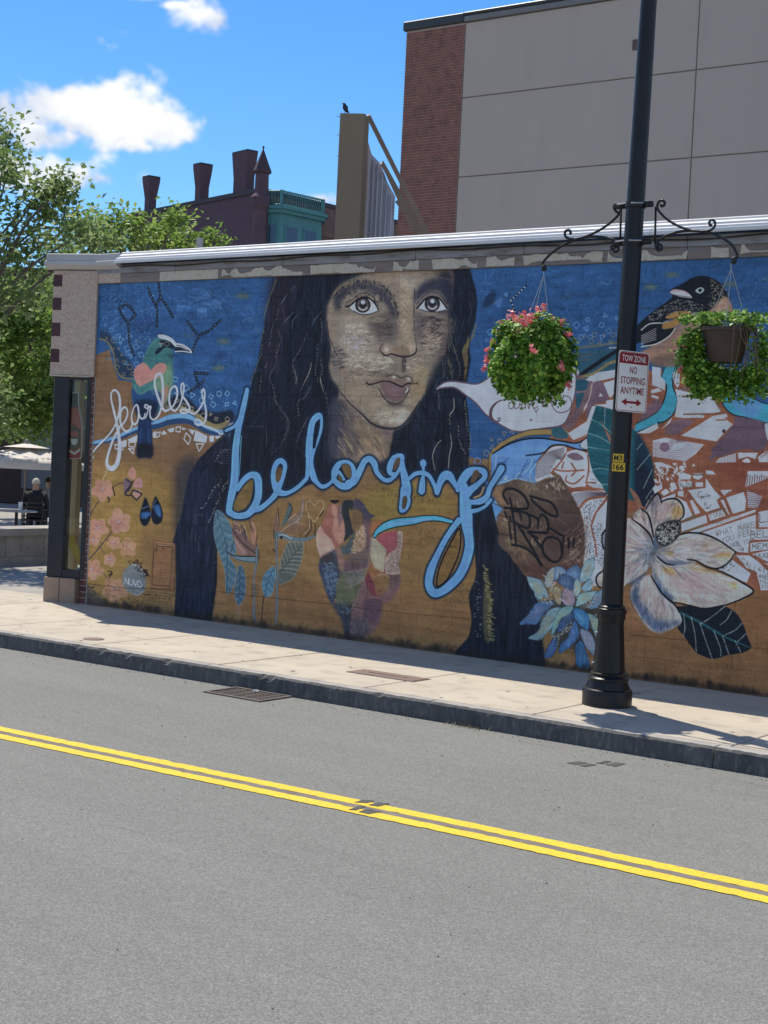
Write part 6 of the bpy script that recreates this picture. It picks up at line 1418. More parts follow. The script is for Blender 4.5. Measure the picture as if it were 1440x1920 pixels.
# frame
u0 = corner_uv(88, 1000)[0]; u1 = corner_uv(117, 1000)[0]; u2 = corner_uv(150, 1000)[0]; u3 = corner_uv(159, 1000)[0]
zp = corner_uv(110, 1083)[1]; zs = corner_uv(130, 1068)[1]
MB().bbox((u1, .02, zp + .003), (u0, .16, zb - .02), .006, CM).build('frame_post', m_black, shop)
MB().bbox((u3, .02, zp + .003), (u2, .12, zb - .02), .005, CM).build('frame_post', m_black, shop)
MB().bbox((u2 + .001, .025, zp + .003), (u1 - .001, .12, zs), .004, CM).build('frame_sill', m_black, shop)
MB().bbox((u2 + .001, .025, zb - .05), (u1 - .001, .12, zb - .021), .004, CM).build('frame_head', m_black, shop)
def glass_mat(name, tint=(.9, .95, .95)):
    m = bpy.data.materials.new(name); m.use_nodes = True; nt = m.node_tree; nt.nodes.remove(nt.nodes['Principled BSDF'])
    g = nt.nodes.new('ShaderNodeBsdfGlossy'); g.inputs['Roughness'].default_value = .02; t = nt.nodes.new('ShaderNodeBsdfTransparent'); t.inputs['Color'].default_value = (*tint, 1)
    f = nt.nodes.new('ShaderNodeFresnel'); f.inputs['IOR'].default_value = 1.3; x = nt.nodes.new('ShaderNodeMixShader')
    nt.links.new(f.outputs[0], x.inputs[0]); nt.links.new(t.outputs[0], x.inputs[1]); nt.links.new(g.outputs[0], x.inputs[2]); nt.links.new(x.outputs[0], nt.nodes['Material Output'].inputs['Surface'])
    return m
m_glass = glass_mat('window glass')
MB().box((u2 + .001, .06, zs + .001), (u1 - .001, .066, zb - .051), CM).build('window_pane', m_glass, shop)
# plinth of two tan tiles
uP0, uP1 = corner_uv(82, 1100)[0], corner_uv(141, 1100)[0]; um = (uP0 + uP1) / 2
for a, b in ((uP1, um - .003), (um + .003, uP0)):
    MB().bbox((a, -.01, -.02), (b, .2, zp), .006, CM).build('plinth_tile', m_tile, shop)
# narrow brick pier between the frame and the mural
PX0, PX1 = float(on_y(158, 950, -.012)[0]), float(on_y(168.5, 950, -.012)[0])
pier = MB().bbox((PX0 - .03, -.008, -.02), (PX1, .0025, 2.56), .002).build('brick_pier', m_mort, shop); pier['label'] = 'narrow pier of dark red brick at the left edge of the mural'
ncr = 38; bh = 2.56 / ncr; bme = None
for i in range(ncr):
    q = MB().bbox((PX0 - .028 + rb.uniform(0, .004), -.016 + rb.uniform(-.001, .001), i * bh + .006), (PX1 - .008 + rb.uniform(-.006, 0), .001, (i + 1) * bh - .005), .003)
    q.build('brick', m_brick, pier)
# inside the bay: timber post, white floor, yellow board
MB().bbox((corner_uv(145, 900, .45)[0], .45, .05), (corner_uv(126, 900, .45)[0], .55, zb - .03), .008, CM).build('timber_post', m_wood, shop)
MB().box((.0, .201, -.02), (W - .05, .75, .03), CM).build('bay_floor', mat('white sill', (.62, .6, .56), (.55, .53, .5), 5.), shop)
m_yb = mat('yellow board', (.55, .40, .06), (.42, .30, .06), 6., .6)
yb = thing('wet_floor_board', cf((u1 + u2) / 2, .3, .03), 'small yellow folding board standing inside the corner window bay', 'floor sign')
P = [corner_uv(118, 1005, .3), corner_uv(136, 1003, .3), corner_uv(151, 1040, .3), corner_uv(151, 1062, .3)]
MB().prism([cf(a, .3, z) for a, z in P], CNn * -.02).build('board', m_yb, yb)
MB().prism([cf(a, .36, z) for a, z in (corner_uv(120, 1008, .36), corner_uv(134, 1008, .36), corner_uv(148, 1060, .36))], CNn * -.015).build('rear_board', m_yb, yb)
# ---------------------------------------------------------------- lamp post with bracket arms
m_post = mat('black enamel', (.009, .009, .011), (.013, .013, .016), 8., .36, .05, 40., spec=.3)
m_iron = mat('black wrought iron', (.012, .012, .014), (.02, .02, .022), 20., .42, .1, 60.)
m_bolt = mat('bare steel', (.5, .5, .52), (.4, .4, .42), 20., .35, metal=.9)
LX, LY = 7.44, -1.5
post = thing('lamp_post', (LX, LY, 0), 'tall black iron lamp post with scrolled bracket arms on the pavement', 'lamp post')
base = MB().lathe([(.19, 0), (.19, .112), (.186, .124), (.176, .128), (.168, .132), (.168, .142), (.156, .165), (.15, .19), (.156, .196), (.156, .212), (.14, .222), (.132, .232), (.136, .238), (.136, .25), (.124, .256)], (LX, LY, .0), 48).build('base', m_post, post); auto_smooth(base)
sh = MB().lathe([(.1235, .2565), (.114, .4), (.098, .62), (.1, .655), (.106, .665), (.106, .7), (.114, .704), (.114, .738), (.104, .744), (.104, .757), (.092, .765), (.086, .775)], (LX, LY, 0), 48).build('lower_shaft', m_post, post); auto_smooth(sh)
sh = MB().lathe([(.0825, .7755), (.079, 1.6), (.073, 3.0), (.066, 4.3), (.059, 5.6), (.054, 7.0), (.02, 7.03)], (LX, LY, 0), 40)
sh.v = [(x + max(0, z - 2.6) * .0098, y + max(0, z - 2.6) * .007, z) for x, y, z in sh.v]      # the shaft leans a little
sh = sh.build('shaft', m_post, post); auto_smooth(sh)
d = Vector((CAM[0] - LX, CAM[1] - LY, 0)).normalized()
for ang, z in ((-1.25, .55), (-1.3, .32)):
    v = d.copy(); v.rotate(Matrix.Rotation(ang, 3, 'Z')); r_ = .105 if z > .5 else .118
    MB().tube([(LX + v.x * (r_ - .01), LY + v.y * (r_ - .01), z), (LX + v.x * (r_ + .016), LY + v.y * (r_ + .016), z)], .012, 10).build('bolt', m_bolt, post)
za_, zb_ = 3.80, 3.52
for z in (za_, zb_):
    MB().lathe([(.068, -.022), (.080, -.02), (.080, .02), (.068, .022)], (LX + (z - 2.6) * .0098, LY + (z - 2.6) * .007, z), 32, False).build('clamp_band', m_iron, post)
zK = (980, 340, 3.1304)
def arm_pts(s): return [on_y(zK[0] + a / zK[2], zK[1] + b / zK[2], LY) for a, b in (tuple(map(float, q.split(','))) for q in s.split())]
arms = {-1: ['560,185 545,172 535,152 545,133 562,135 573,155 570,185 530,230 470,275 400,312 330,335 275,338 250,320 250,295 268,285 283,298 276,312', '553,392 548,380 538,392 528,402 519,392 528,378 550,372 562,390 555,410 535,415', '558,385 545,352 510,335 440,325 370,328 300,345 220,385 160,430 122,472 116,495 128,508'],
        1: ['795,170 790,145 800,120 822,112 835,130 822,146 808,140', '790,150 800,175 850,225 920,265 1000,290 1060,292 1105,285 1128,262 1128,238 1110,226 1095,240 1100,258 1112,258', '800,392 792,380 800,370 815,378 815,398 798,405 783,390 788,362 830,325 900,300 980,290 1070,297 1150,320 1220,365 1255,420 1258,445 1240,462']}
for sd, curves in arms.items():
    br = MB()
    for i, c in enumerate(curves):
        br.tube(spline(arm_pts(c), 6), .0105 if i != 1 else .0095, 8)
    for s_ in (('578,150 572,372',) if sd < 0 else ('781,150 777,372',)):
        br.tube(arm_pts(s_), .0085, 8)
    for z in (za_, zb_):
        br.box((LX + sd * (.072 if sd > 0 else .16), LY - .016, z - .02), (LX + sd * (.16 if sd > 0 else .072), LY + .016, z + .02)) if sd > 0 else br.box((LX - .16, LY - .016, z - .02), (LX - .072, LY + .016, z + .02))
    tip = arm_pts('125,505' if sd < 0 else '1240,460')[0]
    br.lathe([(.012, -.03), (.022, -.02), (.022, .012), (.01, .02)], tip, 12)
    o = br.build('bracket_arm', m_iron, post, True)
    for z in (za_, zb_):
        MB().tube([(LX - .11 * (1 if sd < 0 else -1), LY - .05, z + .004), (LX - .02 * (1 if sd < 0 else -1), LY - .082, z + .004)], .006, 6).build('clamp_bolt', m_bolt, post)
# number tags stuck round the shaft
m_tag = mat('yellow tag', (.72, .46, .03), (.62, .4, .03), 30., .5); m_ink = mat('black print', (.012, .012, .012), (.018, .018, .018), 20., .6)
def text_mesh(txt, bold=.02, res=3):
    cu = bpy.data.curves.new('lettering', 'FONT'); cu.body = txt; cu.align_x = 'CENTER'; cu.align_y = 'CENTER'; cu.offset = bold; cu.resolution_u = res
    ob = bpy.data.objects.new('lettering', cu); me = bpy.data.meshes.new_from_object(ob)
    V = np.array([v.co[:] for v in me.vertices]); Fc = [list(p.vertices) for p in me.polygons]
    bpy.data.objects.remove(ob); bpy.data.meshes.remove(me); bpy.data.curves.remove(cu)
    V[:, 0] -= (V[:, 0].max() + V[:, 0].min()) / 2; V[:, 1] -= (V[:, 1].max() + V[:, 1].min()) / 2
    return V, Fc
def fit_text(txt, w, h, bold=.02):
    V, Fc = text_mesh(txt, bold); V[:, 0] *= w / np.ptp(V[:, 0]); V[:, 1] *= h / np.ptp(V[:, 1]); return V, Fc
cam_ang = math.atan2(CAM[1] - LY, CAM[0] - LX)
def wrap(V, z, r, a0): return [(LX + r * math.cos(a0 + p[0] / r), LY + r * math.sin(a0 + p[0] / r), z + p[1]) for p in V]
for txt, py, du, w in (('M2', 859, -.006, .085), ('166', 876, 0, .105)):
    z = on_y(1163, py, LY)[2]; r_ = .0805; a0 = cam_ang - .10 + du / r_; h = .062 if txt == 'M2' else .066
    g = []; n = 10
    for i in range(n + 1):
        for j in (-1, 1): g.append((-w / 2 + w * i / n, j * h / 2))
    V = wrap(g, z, r_, a0) + wrap(g, z, r_ - .003, a0); k = 2 * (n + 1)
    Fc = [[2 * i, 2 * i + 2, 2 * i + 3, 2 * i + 1] for i in range(n)] + [[k + 2 * i, k + 2 * i + 1, k + 2 * i + 3, k + 2 * i + 2] for i in range(n)] + [[2 * i, k + 2 * i, k + 2 * i + 2, 2 * i + 2] for i in range(n)] + [[2 * i + 1, 2 * i + 3, k + 2 * i + 3, k + 2 * i + 1] for i in range(n)]
    tg = new_obj('number_tag', V, Fc, m_tag, post)
    Vt, Ft = fit_text(txt, w * .78, h * .68, .025); new_obj('lettering', wrap(Vt, z, r_ + .0008, a0), Ft, m_ink, tg)

# ---------------------------------------------------------------- parking sign
m_white = mat('white reflective sheet', (.86, .85, .84), (.82, .81, .8), 12., .45, spec=.4); m_red = mat('red print', (.34, .018, .032), (.28, .016, .03), 20., .5); m_alu = mat('aluminium back', (.45, .45, .46), (.38, .38, .39), 20., .4, metal=.8)
SN = np.array([.93, -.367, 0.]); SU = np.array([.367, .93, 0.]); cs = np.array([LX, LY, 0.]) + SN * .098; cs[2] = on_y(1190, 716, LY - .04)[2]
sign = thing('parking_sign', tuple(cs), 'white and red tow zone no stopping sign on the lamp post', 'sign')
def rrect(w, h, r, n=6):
    out = []
    for cx, cy, a in ((w / 2 - r, h / 2 - r, 0), (-w / 2 + r, h / 2 - r, 90), (-w / 2 + r, -h / 2 + r, 180), (w / 2 - r, -h / 2 + r, 270)):
        for i in range(n + 1):
            t = math.radians(a + 90 * i / n); out.append((cx + r * math.cos(t), cy + r * math.sin(t)))
    return out
SW, SH = .305, .457; tilt = -.012
def S(u, v, d): return tuple(cs + SN * d + SU * (u * math.cos(tilt) - v * math.sin(tilt)) + np.array([0, 0, u * math.sin(tilt) + v * math.cos(tilt)]))
MB().prism([S(u, v, -.003) for u, v in rrect(SW, SH, .03)], SN * .0028).build('plate', m_alu, sign)
MB().add([S(u, v, 0) for u, v in rrect(SW, SH, .03)], [list(range(28))]).build('face', m_white, sign)
o1, i1 = rrect(SW - .012, SH - .012, .026), rrect(SW - .022, SH - .022, .021); n = len(o1)
bord = MB().add([S(u, v, .0006) for u, v in o1 + i1], [[k, (k + 1) % n, n + (k + 1) % n, n + k] for k in range(n)]).build('border', m_red, sign)
top = [(u, v) for u, v in rrect(SW - .026, SH - .026, .02)]; zc = SH / 2 - .095
tp = top[:14] + [(-(SW - .026) / 2, zc), ((SW - .026) / 2, zc)]
MB().add([S(u, v, .0007) for u, v in tp] , [list(range(16))]).build('header_band', m_red, sign)
def put_text(txt, w, h, v, m, d=.0012, bold=.012):
    V, Fc = fit_text(txt, w, h, bold); new_obj('lettering', [S(p[0], v + p[1], d) for p in V], Fc, m, sign)
put_text('TOW ZONE', .235, .047, SH / 2 - .055, m_white, .0014)
put_text('NO', .07, .052, .087, m_red); put_text('STOPPING', .24, .054, .008, m_red); put_text('ANYTIME', .235, .052, -.068, m_red)
MB().add([S(u, v, .0012) for u, v in ((-.1, -.155), (-.05, -.127), (-.05, -.146), (.05, -.146), (.05, -.127), (.1, -.155), (.05, -.183), (.05, -.164), (-.05, -.164), (-.05, -.183))], [list(range(10))[::-1]]).build('arrow', m_red, sign)
for v in (-.19, .2):
    MB().lathe([(.008, 0), (.006, .004)], (0, 0, 0), 10)
    MB().tube([S(0, v, .0), S(0, v, .005)], .007, 10).build('bolt', m_bolt, sign)
MB().prism([S(-.02, -.2, -.004), S(.02, -.2, -.004), S(.02, .2, -.004), S(-.02, .2, -.004)], SN * -.045).build('mounting_strip', m_alu, sign)

# ---------------------------------------------------------------- hanging baskets
m_leafg = foliage_mat('geranium leaf', (.06, .15, .02), (.16, .33, .035), (.42, .60, .10), .32)
m_pink = foliage_mat('pink petal', (.72, .12, .14), (.82, .24, .25), (.88, .42, .40), .35); m_wpet = foliage_mat('white petal', (.7, .62, .62), (.75, .7, .7), (.8, .76, .76), .3)
m_pot = mat('brown plastic pot', (.075, .05, .04), (.055, .038, .032), 6., .55, .1, 30.); m_wire = mat('galvanised wire', (.45, .46, .48), (.36, .37, .38), 30., .4, metal=.7); m_stem = mat('dry stem', (.2, .13, .07), (.12, .085, .05), 20., .8); m_gstem = mat('green stem', (.09, .15, .03), (.07, .11, .03), 20., .7)
def flower_head(c, r_, m, parent, rr, n=15):
    P = []; Nn = []
    for k in range(n):
        v = rr.normal(size=3); v /= np.linalg.norm(v); v[1] -= .35
        P.append(np.array(c) + v * r_ * rr.uniform(.35, 1.)); Nn.append(v)
    return leaves_obj('flower', np.array(P), np.array(Nn), r_ * 1.1, m, parent, rr, .85, .15, .4, 1.0)
def wires(hook, rim_c, rim_r, parent, k0=.3):
    MB().tube(spline([hook + np.array([0, 0, .012]), hook + np.array([.006, 0, -.01]), hook + np.array([-.004, 0, -.03]), hook + np.array([0, 0, -.055])], 4), .003, 6).build('hook', m_wire, parent, True)
    for k in range(3):
        a = k0 + k * 2 * math.pi / 3
        MB().tube([hook + np.array([0, 0, -.053]), np.array([rim_c[0] + rim_r * math.cos(a), rim_c[1] + rim_r * math.sin(a), rim_c[2]])], .0024, 6).build('hanger_wire', m_wire, parent)
gr = np.random.default_rng(4)
tipL, tipR = arm_pts('127,512')[0], arm_pts('1227,470')[0]
cL = on_y(996, 668, LY)
bk = thing('hanging_basket', (tipL[0], LY, cL[2] - .3), 'hanging basket thick with green leaves and pink flowers, left of the lamp post', 'hanging basket', 'hanging baskets on the lamp post')
MB().lathe([(.12, -.14), (.165, .06), (.172, .06), (.172, .075), (.16, .075), (.15, .05), (.02, .04)], (cL[0], LY, cL[2]), 28).build('pot', m_pot, bk, True)
wires(tipL, (cL[0], LY, cL[2] + .07), .165, bk)
P = []; Nn = []
while len(P) < 8500:
    v = gr.normal(size=3); v /= np.linalg.norm(v)
    f_ = 1 + .13 * math.sin(5 * v[0] + 2) * math.sin(4 * v[2] + 1) + .11 * math.sin(9 * v[1] + 3 * v[2] + 4 * v[0])
    k = gr.uniform(.5, 1.0) ** .5; rad = np.array([.345, .33, .325 if v[2] > 0 else .345]) * f_
    if v[2] < -.75: rad = rad * gr.uniform(.8, 1.14)
    p = np.array([cL[0], LY, cL[2]]) + v * rad * k
    P.append(p); Nn.append(v * .7 + np.array([0, 0, .5]) + gr.normal(0, .35, 3))
leaves_obj('foliage', np.array(P), np.array(Nn), .038, m_leafg, bk, gr, .95, .14, .5, 1.5)
for i in range(26):
    a = gr.uniform(0, 6.28); q0 = np.array([cL[0] + .2 * math.cos(a), LY + .2 * math.sin(a), cL[2] - .2]); q1 = q0 + np.array([gr.normal(0, .03), gr.normal(0, .03), -gr.uniform(.06, .17)])
    P2 = [q0 + (q1 - q0) * t + gr.normal(0, .012, 3) for t in np.linspace(0, 1, 16)]
    if i == 0: acc = []
    acc += P2
leaves_obj('trailing_leaves', np.array(acc), gr.normal(size=(len(acc), 3)) + np.array([0, -.5, .4]), .036, m_leafg, bk, gr, .9, .12)
for a, b in ((258, 325), (322, 322), (358, 300), (232, 362), (265, 380), (232, 415), (160, 375), (135, 420), (92, 508), (142, 510), (85, 550), (75, 597), (133, 612), (133, 655), (318, 497), (445, 580), (450, 370), (480, 430), (485, 672), (205, 340), (110, 560), (282, 345), (300, 352), (180, 400), (120, 470), (340, 335), (400, 350)):
    px_, py_ = 880 + a / 2.5714, 460 + b / 2.5714; p0 = on_y(px_, py_, LY); rr_ = math.hypot(p0[0] - cL[0], p0[2] - cL[2]); dep = math.sqrt(max(0, .335 ** 2 - rr_ ** 2)) + .015
    p = on_y(px_, py_, LY - dep); flower_head(p, .041 * gr.uniform(.7, 1.2), m_pink, bk, gr)
p = on_y(880 + 230 / 2.5714, 460 + 532 / 2.5714, LY - .27); flower_head(p, .034, m_wpet, bk, gr)
# right basket: the pot shows, plants straggle over one side
cR = on_y(1361, 648, LY)
bk2 = thing('hanging_basket', (tipR[0], LY, cR[2] - .3), 'hanging basket with bare brown pot and straggling stems, right of the lamp post', 'hanging basket', 'hanging baskets on the lamp post')
pot = MB().lathe([(.115, -.125), (.122, -.118), (.168, .095), (.17, .1), (.186, .1), (.186, .122), (.178, .125), (.168, .122), (.155, .06), (.02, .05)], (cR[0], LY, cR[2]), 32).build('pot', m_pot, bk2); auto_smooth(pot, 40)
MB().lathe([(.1605, .055), (.1625, .06), (.1625, .066), (.16, .07)], (cR[0], LY, cR[2]), 32, False).build('pot_ridge', m_pot, bk2, True)
wires(tipR, (cR[0], LY, cR[2] + .12), .178, bk2, .9)
P = []; Nn = []
def clump(px_, py_, n, rx, rz, dy=0., ry=.1):
    c = on_y(px_, py_, LY + dy)
    for _ in range(n):
        v = gr.normal(size=3) * .55; P.append(c + v * np.array([rx, ry, rz])); Nn.append(np.array([0, -.4, .8]) + gr.normal(0, .5, 3))
for px_ in range(1290, 1430, 12): clump(px_, 600 + gr.uniform(-8, 6), 80, .06, .035, gr.uniform(-.1, .12), .12)
for q in ((1306, 635), (1308, 662), (1314, 688), (1290, 640), (1285, 665), (1292, 690), (1300, 715), (1310, 735), (1300, 650), (1330, 722), (1345, 735), (1322, 700)): clump(*q, 230, .06, .055, -.05)
for q in ((1370, 715), (1395, 720), (1420, 705), (1430, 730), (1440, 680), (1400, 740), (1365, 740), (1450, 710), (1435, 655)): clump(*q, 130, .07, .06, .08)
for q in ((1345, 698), (1365, 700), (1388, 700), (1350, 715), (1380, 718), (1405, 695), (1412, 715), (1330, 690)): clump(*q, 130, .07, .05, .10)
for q in ((1425, 630), (1430, 660), (1425, 690), (1445, 640), (1418, 655)): clump(*q, 70, .06, .06, .04)
leaves_obj('foliage', np.array(P), np.array(Nn), .035, m_leafg, bk2, gr, .85, .15)
stm = MB()
for i in range(46):
    a = gr.uniform(-.9, 2.2); rim = np.array([cR[0] + .18 * math.cos(a), LY + .18 * math.sin(a) * .8 - .02, cR[2] + .13]); o_ = np.array([math.cos(a) * gr.uniform(.04, .13), math.sin(a) * .08, 0])
    stm.tube(spline([rim - o_ * .5, rim + np.array([0, 0, .03]), rim + o_ + np.array([0, 0, -.08]), rim + o_ * 1.3 + np.array([gr.normal(0, .03), 0, -gr.uniform(.2, .42)])], 4), .0024, 4)
stm.build('dry_stems', m_stem, bk2)
stm = MB()
for i in range(22):
    a = math.pi + gr.uniform(-.5, .6); rim = np.array([cR[0] + .18 * math.cos(a), LY + .15 * math.sin(a), cR[2] + .12]); o_ = np.array([-gr.uniform(.05, .13), -.05, 0])
    stm.tube(spline([rim - o_, rim + np.array([0, 0, .03]), rim + o_ + np.array([0, 0, -.1]), rim + o_ * 1.2 + np.array([gr.normal(0, .03), 0, -gr.uniform(.2, .4)])], 4), .0026, 4)
stm.build('green_stems', m_gstem, bk2)
for q, m in (((1284, 650), m_pink), ((1278, 690), m_pink), ((1276, 695), m_pink), ((1288, 640), m_pink)):
    flower_head(on_y(*q, LY - .12), .026, m, bk2, gr)

# ---------------------------------------------------------------- small things set in the ground
m_cast = mat('rusty cast iron', (.16, .13, .115), (.11, .095, .09), 12., .6, .3, 50., metal=.35); m_pit = mat('dark drain pit', (.006, .006, .006), (.01, .01, .01), 5., .95)
dr = thing('drain_grate', (4.87, -2.71, RZ), 'cast iron drain grate sunk in the road against the kerb', 'drain grate')
x0, x1, y0, y1 = 4.58, 5.18, -2.92, -2.515
MB().add([(x0 + .02, y0 + .02, RZ + .004), (x1 - .02, y0 + .02, RZ + .004), (x1 - .02, y1 - .02, RZ + .004), (x0 + .02, y1 - .02, RZ + .004)], [(0, 1, 2, 3)]).build('pit', m_pit, dr)
for lo, hi in (((x0, y0), (x1, y0 + .03)), ((x0, y1 - .03), (x1, y1)), ((x0, y0 + .031), (x0 + .03, y1 - .031)), ((x1 - .03, y0 + .031), (x1, y1 - .031))):
    MB().bbox((*lo, RZ + .001), (*hi, RZ + .012), .002).build('frame_bar', m_cast, dr)
for i in range(8):
    y = y0 + .045 + i * .042; MB().bbox((x0 + .031, y, RZ + .006), (x1 - .031, y + .013, RZ + .0055), .0008).build('grate_bar', m_cast, dr)
for i in range(4):
    x = x0 + .12 + i * .12; MB().bbox((x, y0 + .031, RZ + .0055), (x + .016, y1 - .031, RZ + .0078), .0008).build('cross_bar', m_cast, dr)
m_litter = mat('white litter', (.7, .68, .64), (.6, .58, .55), 20., .8)
lt = gr.normal(0, .004, (30, 3)); vv = [(4.86 + .035 * math.cos(i * .4) * (1 - .3 * (i % 3)), -2.60 + .022 * math.sin(i * .4) * (1 - .2 * (i % 4)), RZ + .018 + .008 * math.sin(i * 1.7)) for i in range(16)]
tag(new_obj('paper_scrap', vv + [(4.86, -2.6, RZ + .032), (4.86, -2.6, RZ + .013)], [[i, (i + 1) % 16, 16] for i in range(16)] + [[(i + 1) % 16, i, 17] for i in range(16)], m_litter), 'crumpled white paper scrap lying on the drain grate', 'litter')
uc = thing('utility_cover', (5.49, -1.66, 0), 'rectangular brown steel utility cover set in the sunlit pavement', 'utility cover')
m_lid = mat('brown steel lid', (.22, .155, .13), (.17, .125, .11), 10., .65, .2, 60., metal=.2)
MB().bbox((5.15, -1.80, -.02), (5.84, -1.54, .004), .002).build('frame', m_cast, uc); MB().bbox((5.168, -1.785, -.01), (5.822, -1.555, .0075), .002).build('lid', m_lid, uc)
MB().bbox((5.30, -1.688, .004), (5.70, -1.676, .0095), .001).build('lifting_slot', m_pit, uc)
vc = thing('valve_cover', (2.43, -2.10, 0), 'small round iron valve cover in the pavement near the kerb', 'valve cover')
MB().lathe([(.10, -.01), (.10, .003), (.097, .004)], (2.43, -2.10, 0), 24).build('ring', m_cast, vc); MB().lathe([(.085, -.01), (.085, .006), (.08, .0075)], (2.43, -2.10, 0), 24).build('lid', m_lid, vc)
m_tape = mat('black road tape', (.06, .06, .06), (.09, .09, .088), 30., .85, .3, 90.)
def tape(label, quads, z):
    c = np.mean([np.mean(q, 0) for q in quads], 0); t = thing('road_tape', (c[0], c[1], z), label, 'road marking', 'black tape marks on the road')
    for q in quads: MB().prism([(a, b, z) for a, b in q], (0, 0, .0006)).build('tape_strip', m_tape, t)
tape('four short black tape marks on the lane near the lamp post', [[(8.02, -3.14), (8.05, -3.03), (8.115, -3.03), (8.09, -3.14)], [(8.12, -3.155), (8.135, -3.05), (8.19, -3.03), (8.17, -3.15)], [(8.156, -2.985), (8.165, -2.865), (8.205, -2.85), (8.198, -2.985)], [(8.223, -2.985), (8.235, -2.865), (8.301, -2.845), (8.303, -2.99)]], RZ + .003)
yq = [[on_z(*q, RZ)[:2] for q in Q_] for Q_ in (((664, 1506), (681, 1501), (703, 1503), (689, 1507.5)), ((690, 1511), (708, 1506), (732, 1508.5), (709, 1514)), ((653, 1520), (677, 1512), (688, 1514), (667, 1521)), ((672, 1524), (690, 1517.5), (716, 1524), (691, 1528)))]
tape('black tape marks crossing the double yellow line', list(yq), RZ + .0055)
# scraps and weeds
m_dry = foliage_mat('dry grass', (.30, .24, .12), (.38, .32, .18), (.22, .26, .1), .2)
def tuft(c, n, r_, h, label, m):
    t = MB()
    for i in range(n):
        a = random.uniform(0, 6.28); l = h * random.uniform(.5, 1.2); b = (c[0] + random.gauss(0, r_), c[1] + random.gauss(0, r_ * .35), c[2]); e = (b[0] + l * math.cos(a), b[1] + l * .5 * math.sin(a), b[2] + l * random.uniform(.1, .6)); w = .0025
        t.add([(b[0] - w, b[1], b[2]), (b[0] + w, b[1], b[2]), e, (b[0], b[1] + .003, b[2])], [(0, 1, 2), (1, 3, 2), (3, 0, 2)])
    return tag(t.build('grass_tuft', m), label, 'grass', 'tufts along wall and kerb')
p = on_z(893, 1361, RZ); tuft((p[0], -2.54, RZ + .002), 70, .09, .06, 'dry straw tuft in the gutter under the kerb', m_dry)
for i, (px_, lab) in enumerate(((1190, 'thin weeds at the wall foot right behind the lamp post'), (1235, 'pale weeds at the wall foot below the white magnolia'), (780, 'sparse weeds at the wall foot below the painted heart'))):
    p = on_y(px_, 1131 + (px_ - 147) * .1361, -.012); tuft((p[0], -.02, .001), 30, .08, .04, lab, m_dry)
lr = random.Random(8)
m_gum = mat('old gum', (.16, .15, .14), (.12, .11, .1), 30., .9)
gum = MB()
for i in range(60):
    x, y = lr.uniform(-1, 10.5), lr.uniform(-2.3, -.15); r_ = lr.uniform(.008, .02)
    gum.lathe([(r_, .0012), (r_ * .7, .0022)], (x, y, 0), 8)
tag(gum.build('gum_spots', m_gum), 'dark trodden gum spots scattered over the pavement', kind='stuff')
grit = MB()
for i in range(500):
    x = lr.uniform(-3, 11.5); y = -2.53 - abs(lr.gauss(0, .09)) if i % 3 else lr.uniform(-8, -2.6); r_ = lr.uniform(.003, .009)
    grit.add([(x + r_, y, RZ), (x - r_ * .5, y + r_ * .8, RZ), (x - r_ * .5, y - r_ * .8, RZ), (x, y, RZ + r_)], [(0, 1, 3), (1, 2, 3), (2, 0, 3)])
tag(grit.build('road_grit', mat('grit', (.3, .27, .22), (.16, .14, .12), 40., .9)), 'loose grit along the gutter', kind='stuff')

# ---------------------------------------------------------------- large stucco building behind
BY = 18.3
hall = thing('stucco_building', (1, BY + 5, 0), 'large windowless building of taupe stucco panels with a brick corner', 'building')
m_stucco = mat('taupe stucco', (.50, .42, .365), (.46, .388, .338), .5, .9, .3, 30., c3=(.42, .36, .32), s3=2.6, w3=.4, stretch=(1, 1, .3)); m_joint = mat('stucco joint', (.26, .225, .20), (.22, .19, .17), 4., .9)
m_bb = mat('red brick', (.30, .125, .095), (.23, .098, .078), 6., .85, .3, 60., c3=(.09, .045, .045), s3=4.6, w3=.6); m_bmort = mat('brick mortar', (.46, .38, .35), (.4, .33, .31), 8., .95)
MB().box((-7.50, BY + .03, -.2), (14, BY + 12, 12.2)).build('core', m_joint, hall)
vx = [-7.508, -1.525, 4.45, 10.4, 14.0]; hz = [-.2, 4.83, 6.70, 8.565, 10.43, 12.20]
for i in range(4):
    for j in range(5):
        MB().bbox((vx[i] + .012, BY, hz[j] + .012), (vx[i + 1] - .012, BY + .08, hz[j + 1] - .012), .01).build('stucco_panel', m_stucco, hall)
pr = MB().box((-9.20, BY + .0, -.2), (-7.512, BY + 1.6, 12.2)).build('brick_corner', m_bmort, hall); pr['label'] = 'red brick corner pier of the stucco building'
bk_ = MB(); ch = .0677; rw = random.Random(2)
for c in range(int((12.2 - 6.4) / ch)):
    z = 6.4 + c * ch; x = -9.205 - (.1 if c % 2 else 0)
    while x < -7.515:
        a, b = max(x, -9.205), min(x + .203, -7.514); x += .2115
        if b - a < .03: continue
        dd = rw.uniform(-.002, .002); bk_.bbox((a, BY - .012 + dd, z + .007), (b, BY + .05, z + ch - .006), .003)
o = bk_.build('brick_courses', m_bb, pr); o['kind'] = 'stuff'
m_cop = mat('dark coping metal', (.045, .05, .058), (.06, .065, .07), 3., .45, metal=.3); m_cop2 = mat('grey coping metal', (.20, .20, .21), (.16, .16, .17), 3., .5)
MB().bbox((-9.28, BY - .08, 12.202), (-7.52, BY + .6, 12.42), .02).build('coping', m_cop, hall); MB().bbox((-7.518, BY - .07, 12.202), (14.05, BY + .6, 12.34), .02).build('coping', m_cop2, hall); MB().bbox((-7.518, BY - .10, 12.342), (14.05, BY + .6, 12.42), .02).build('coping_cap', m_cop, hall)
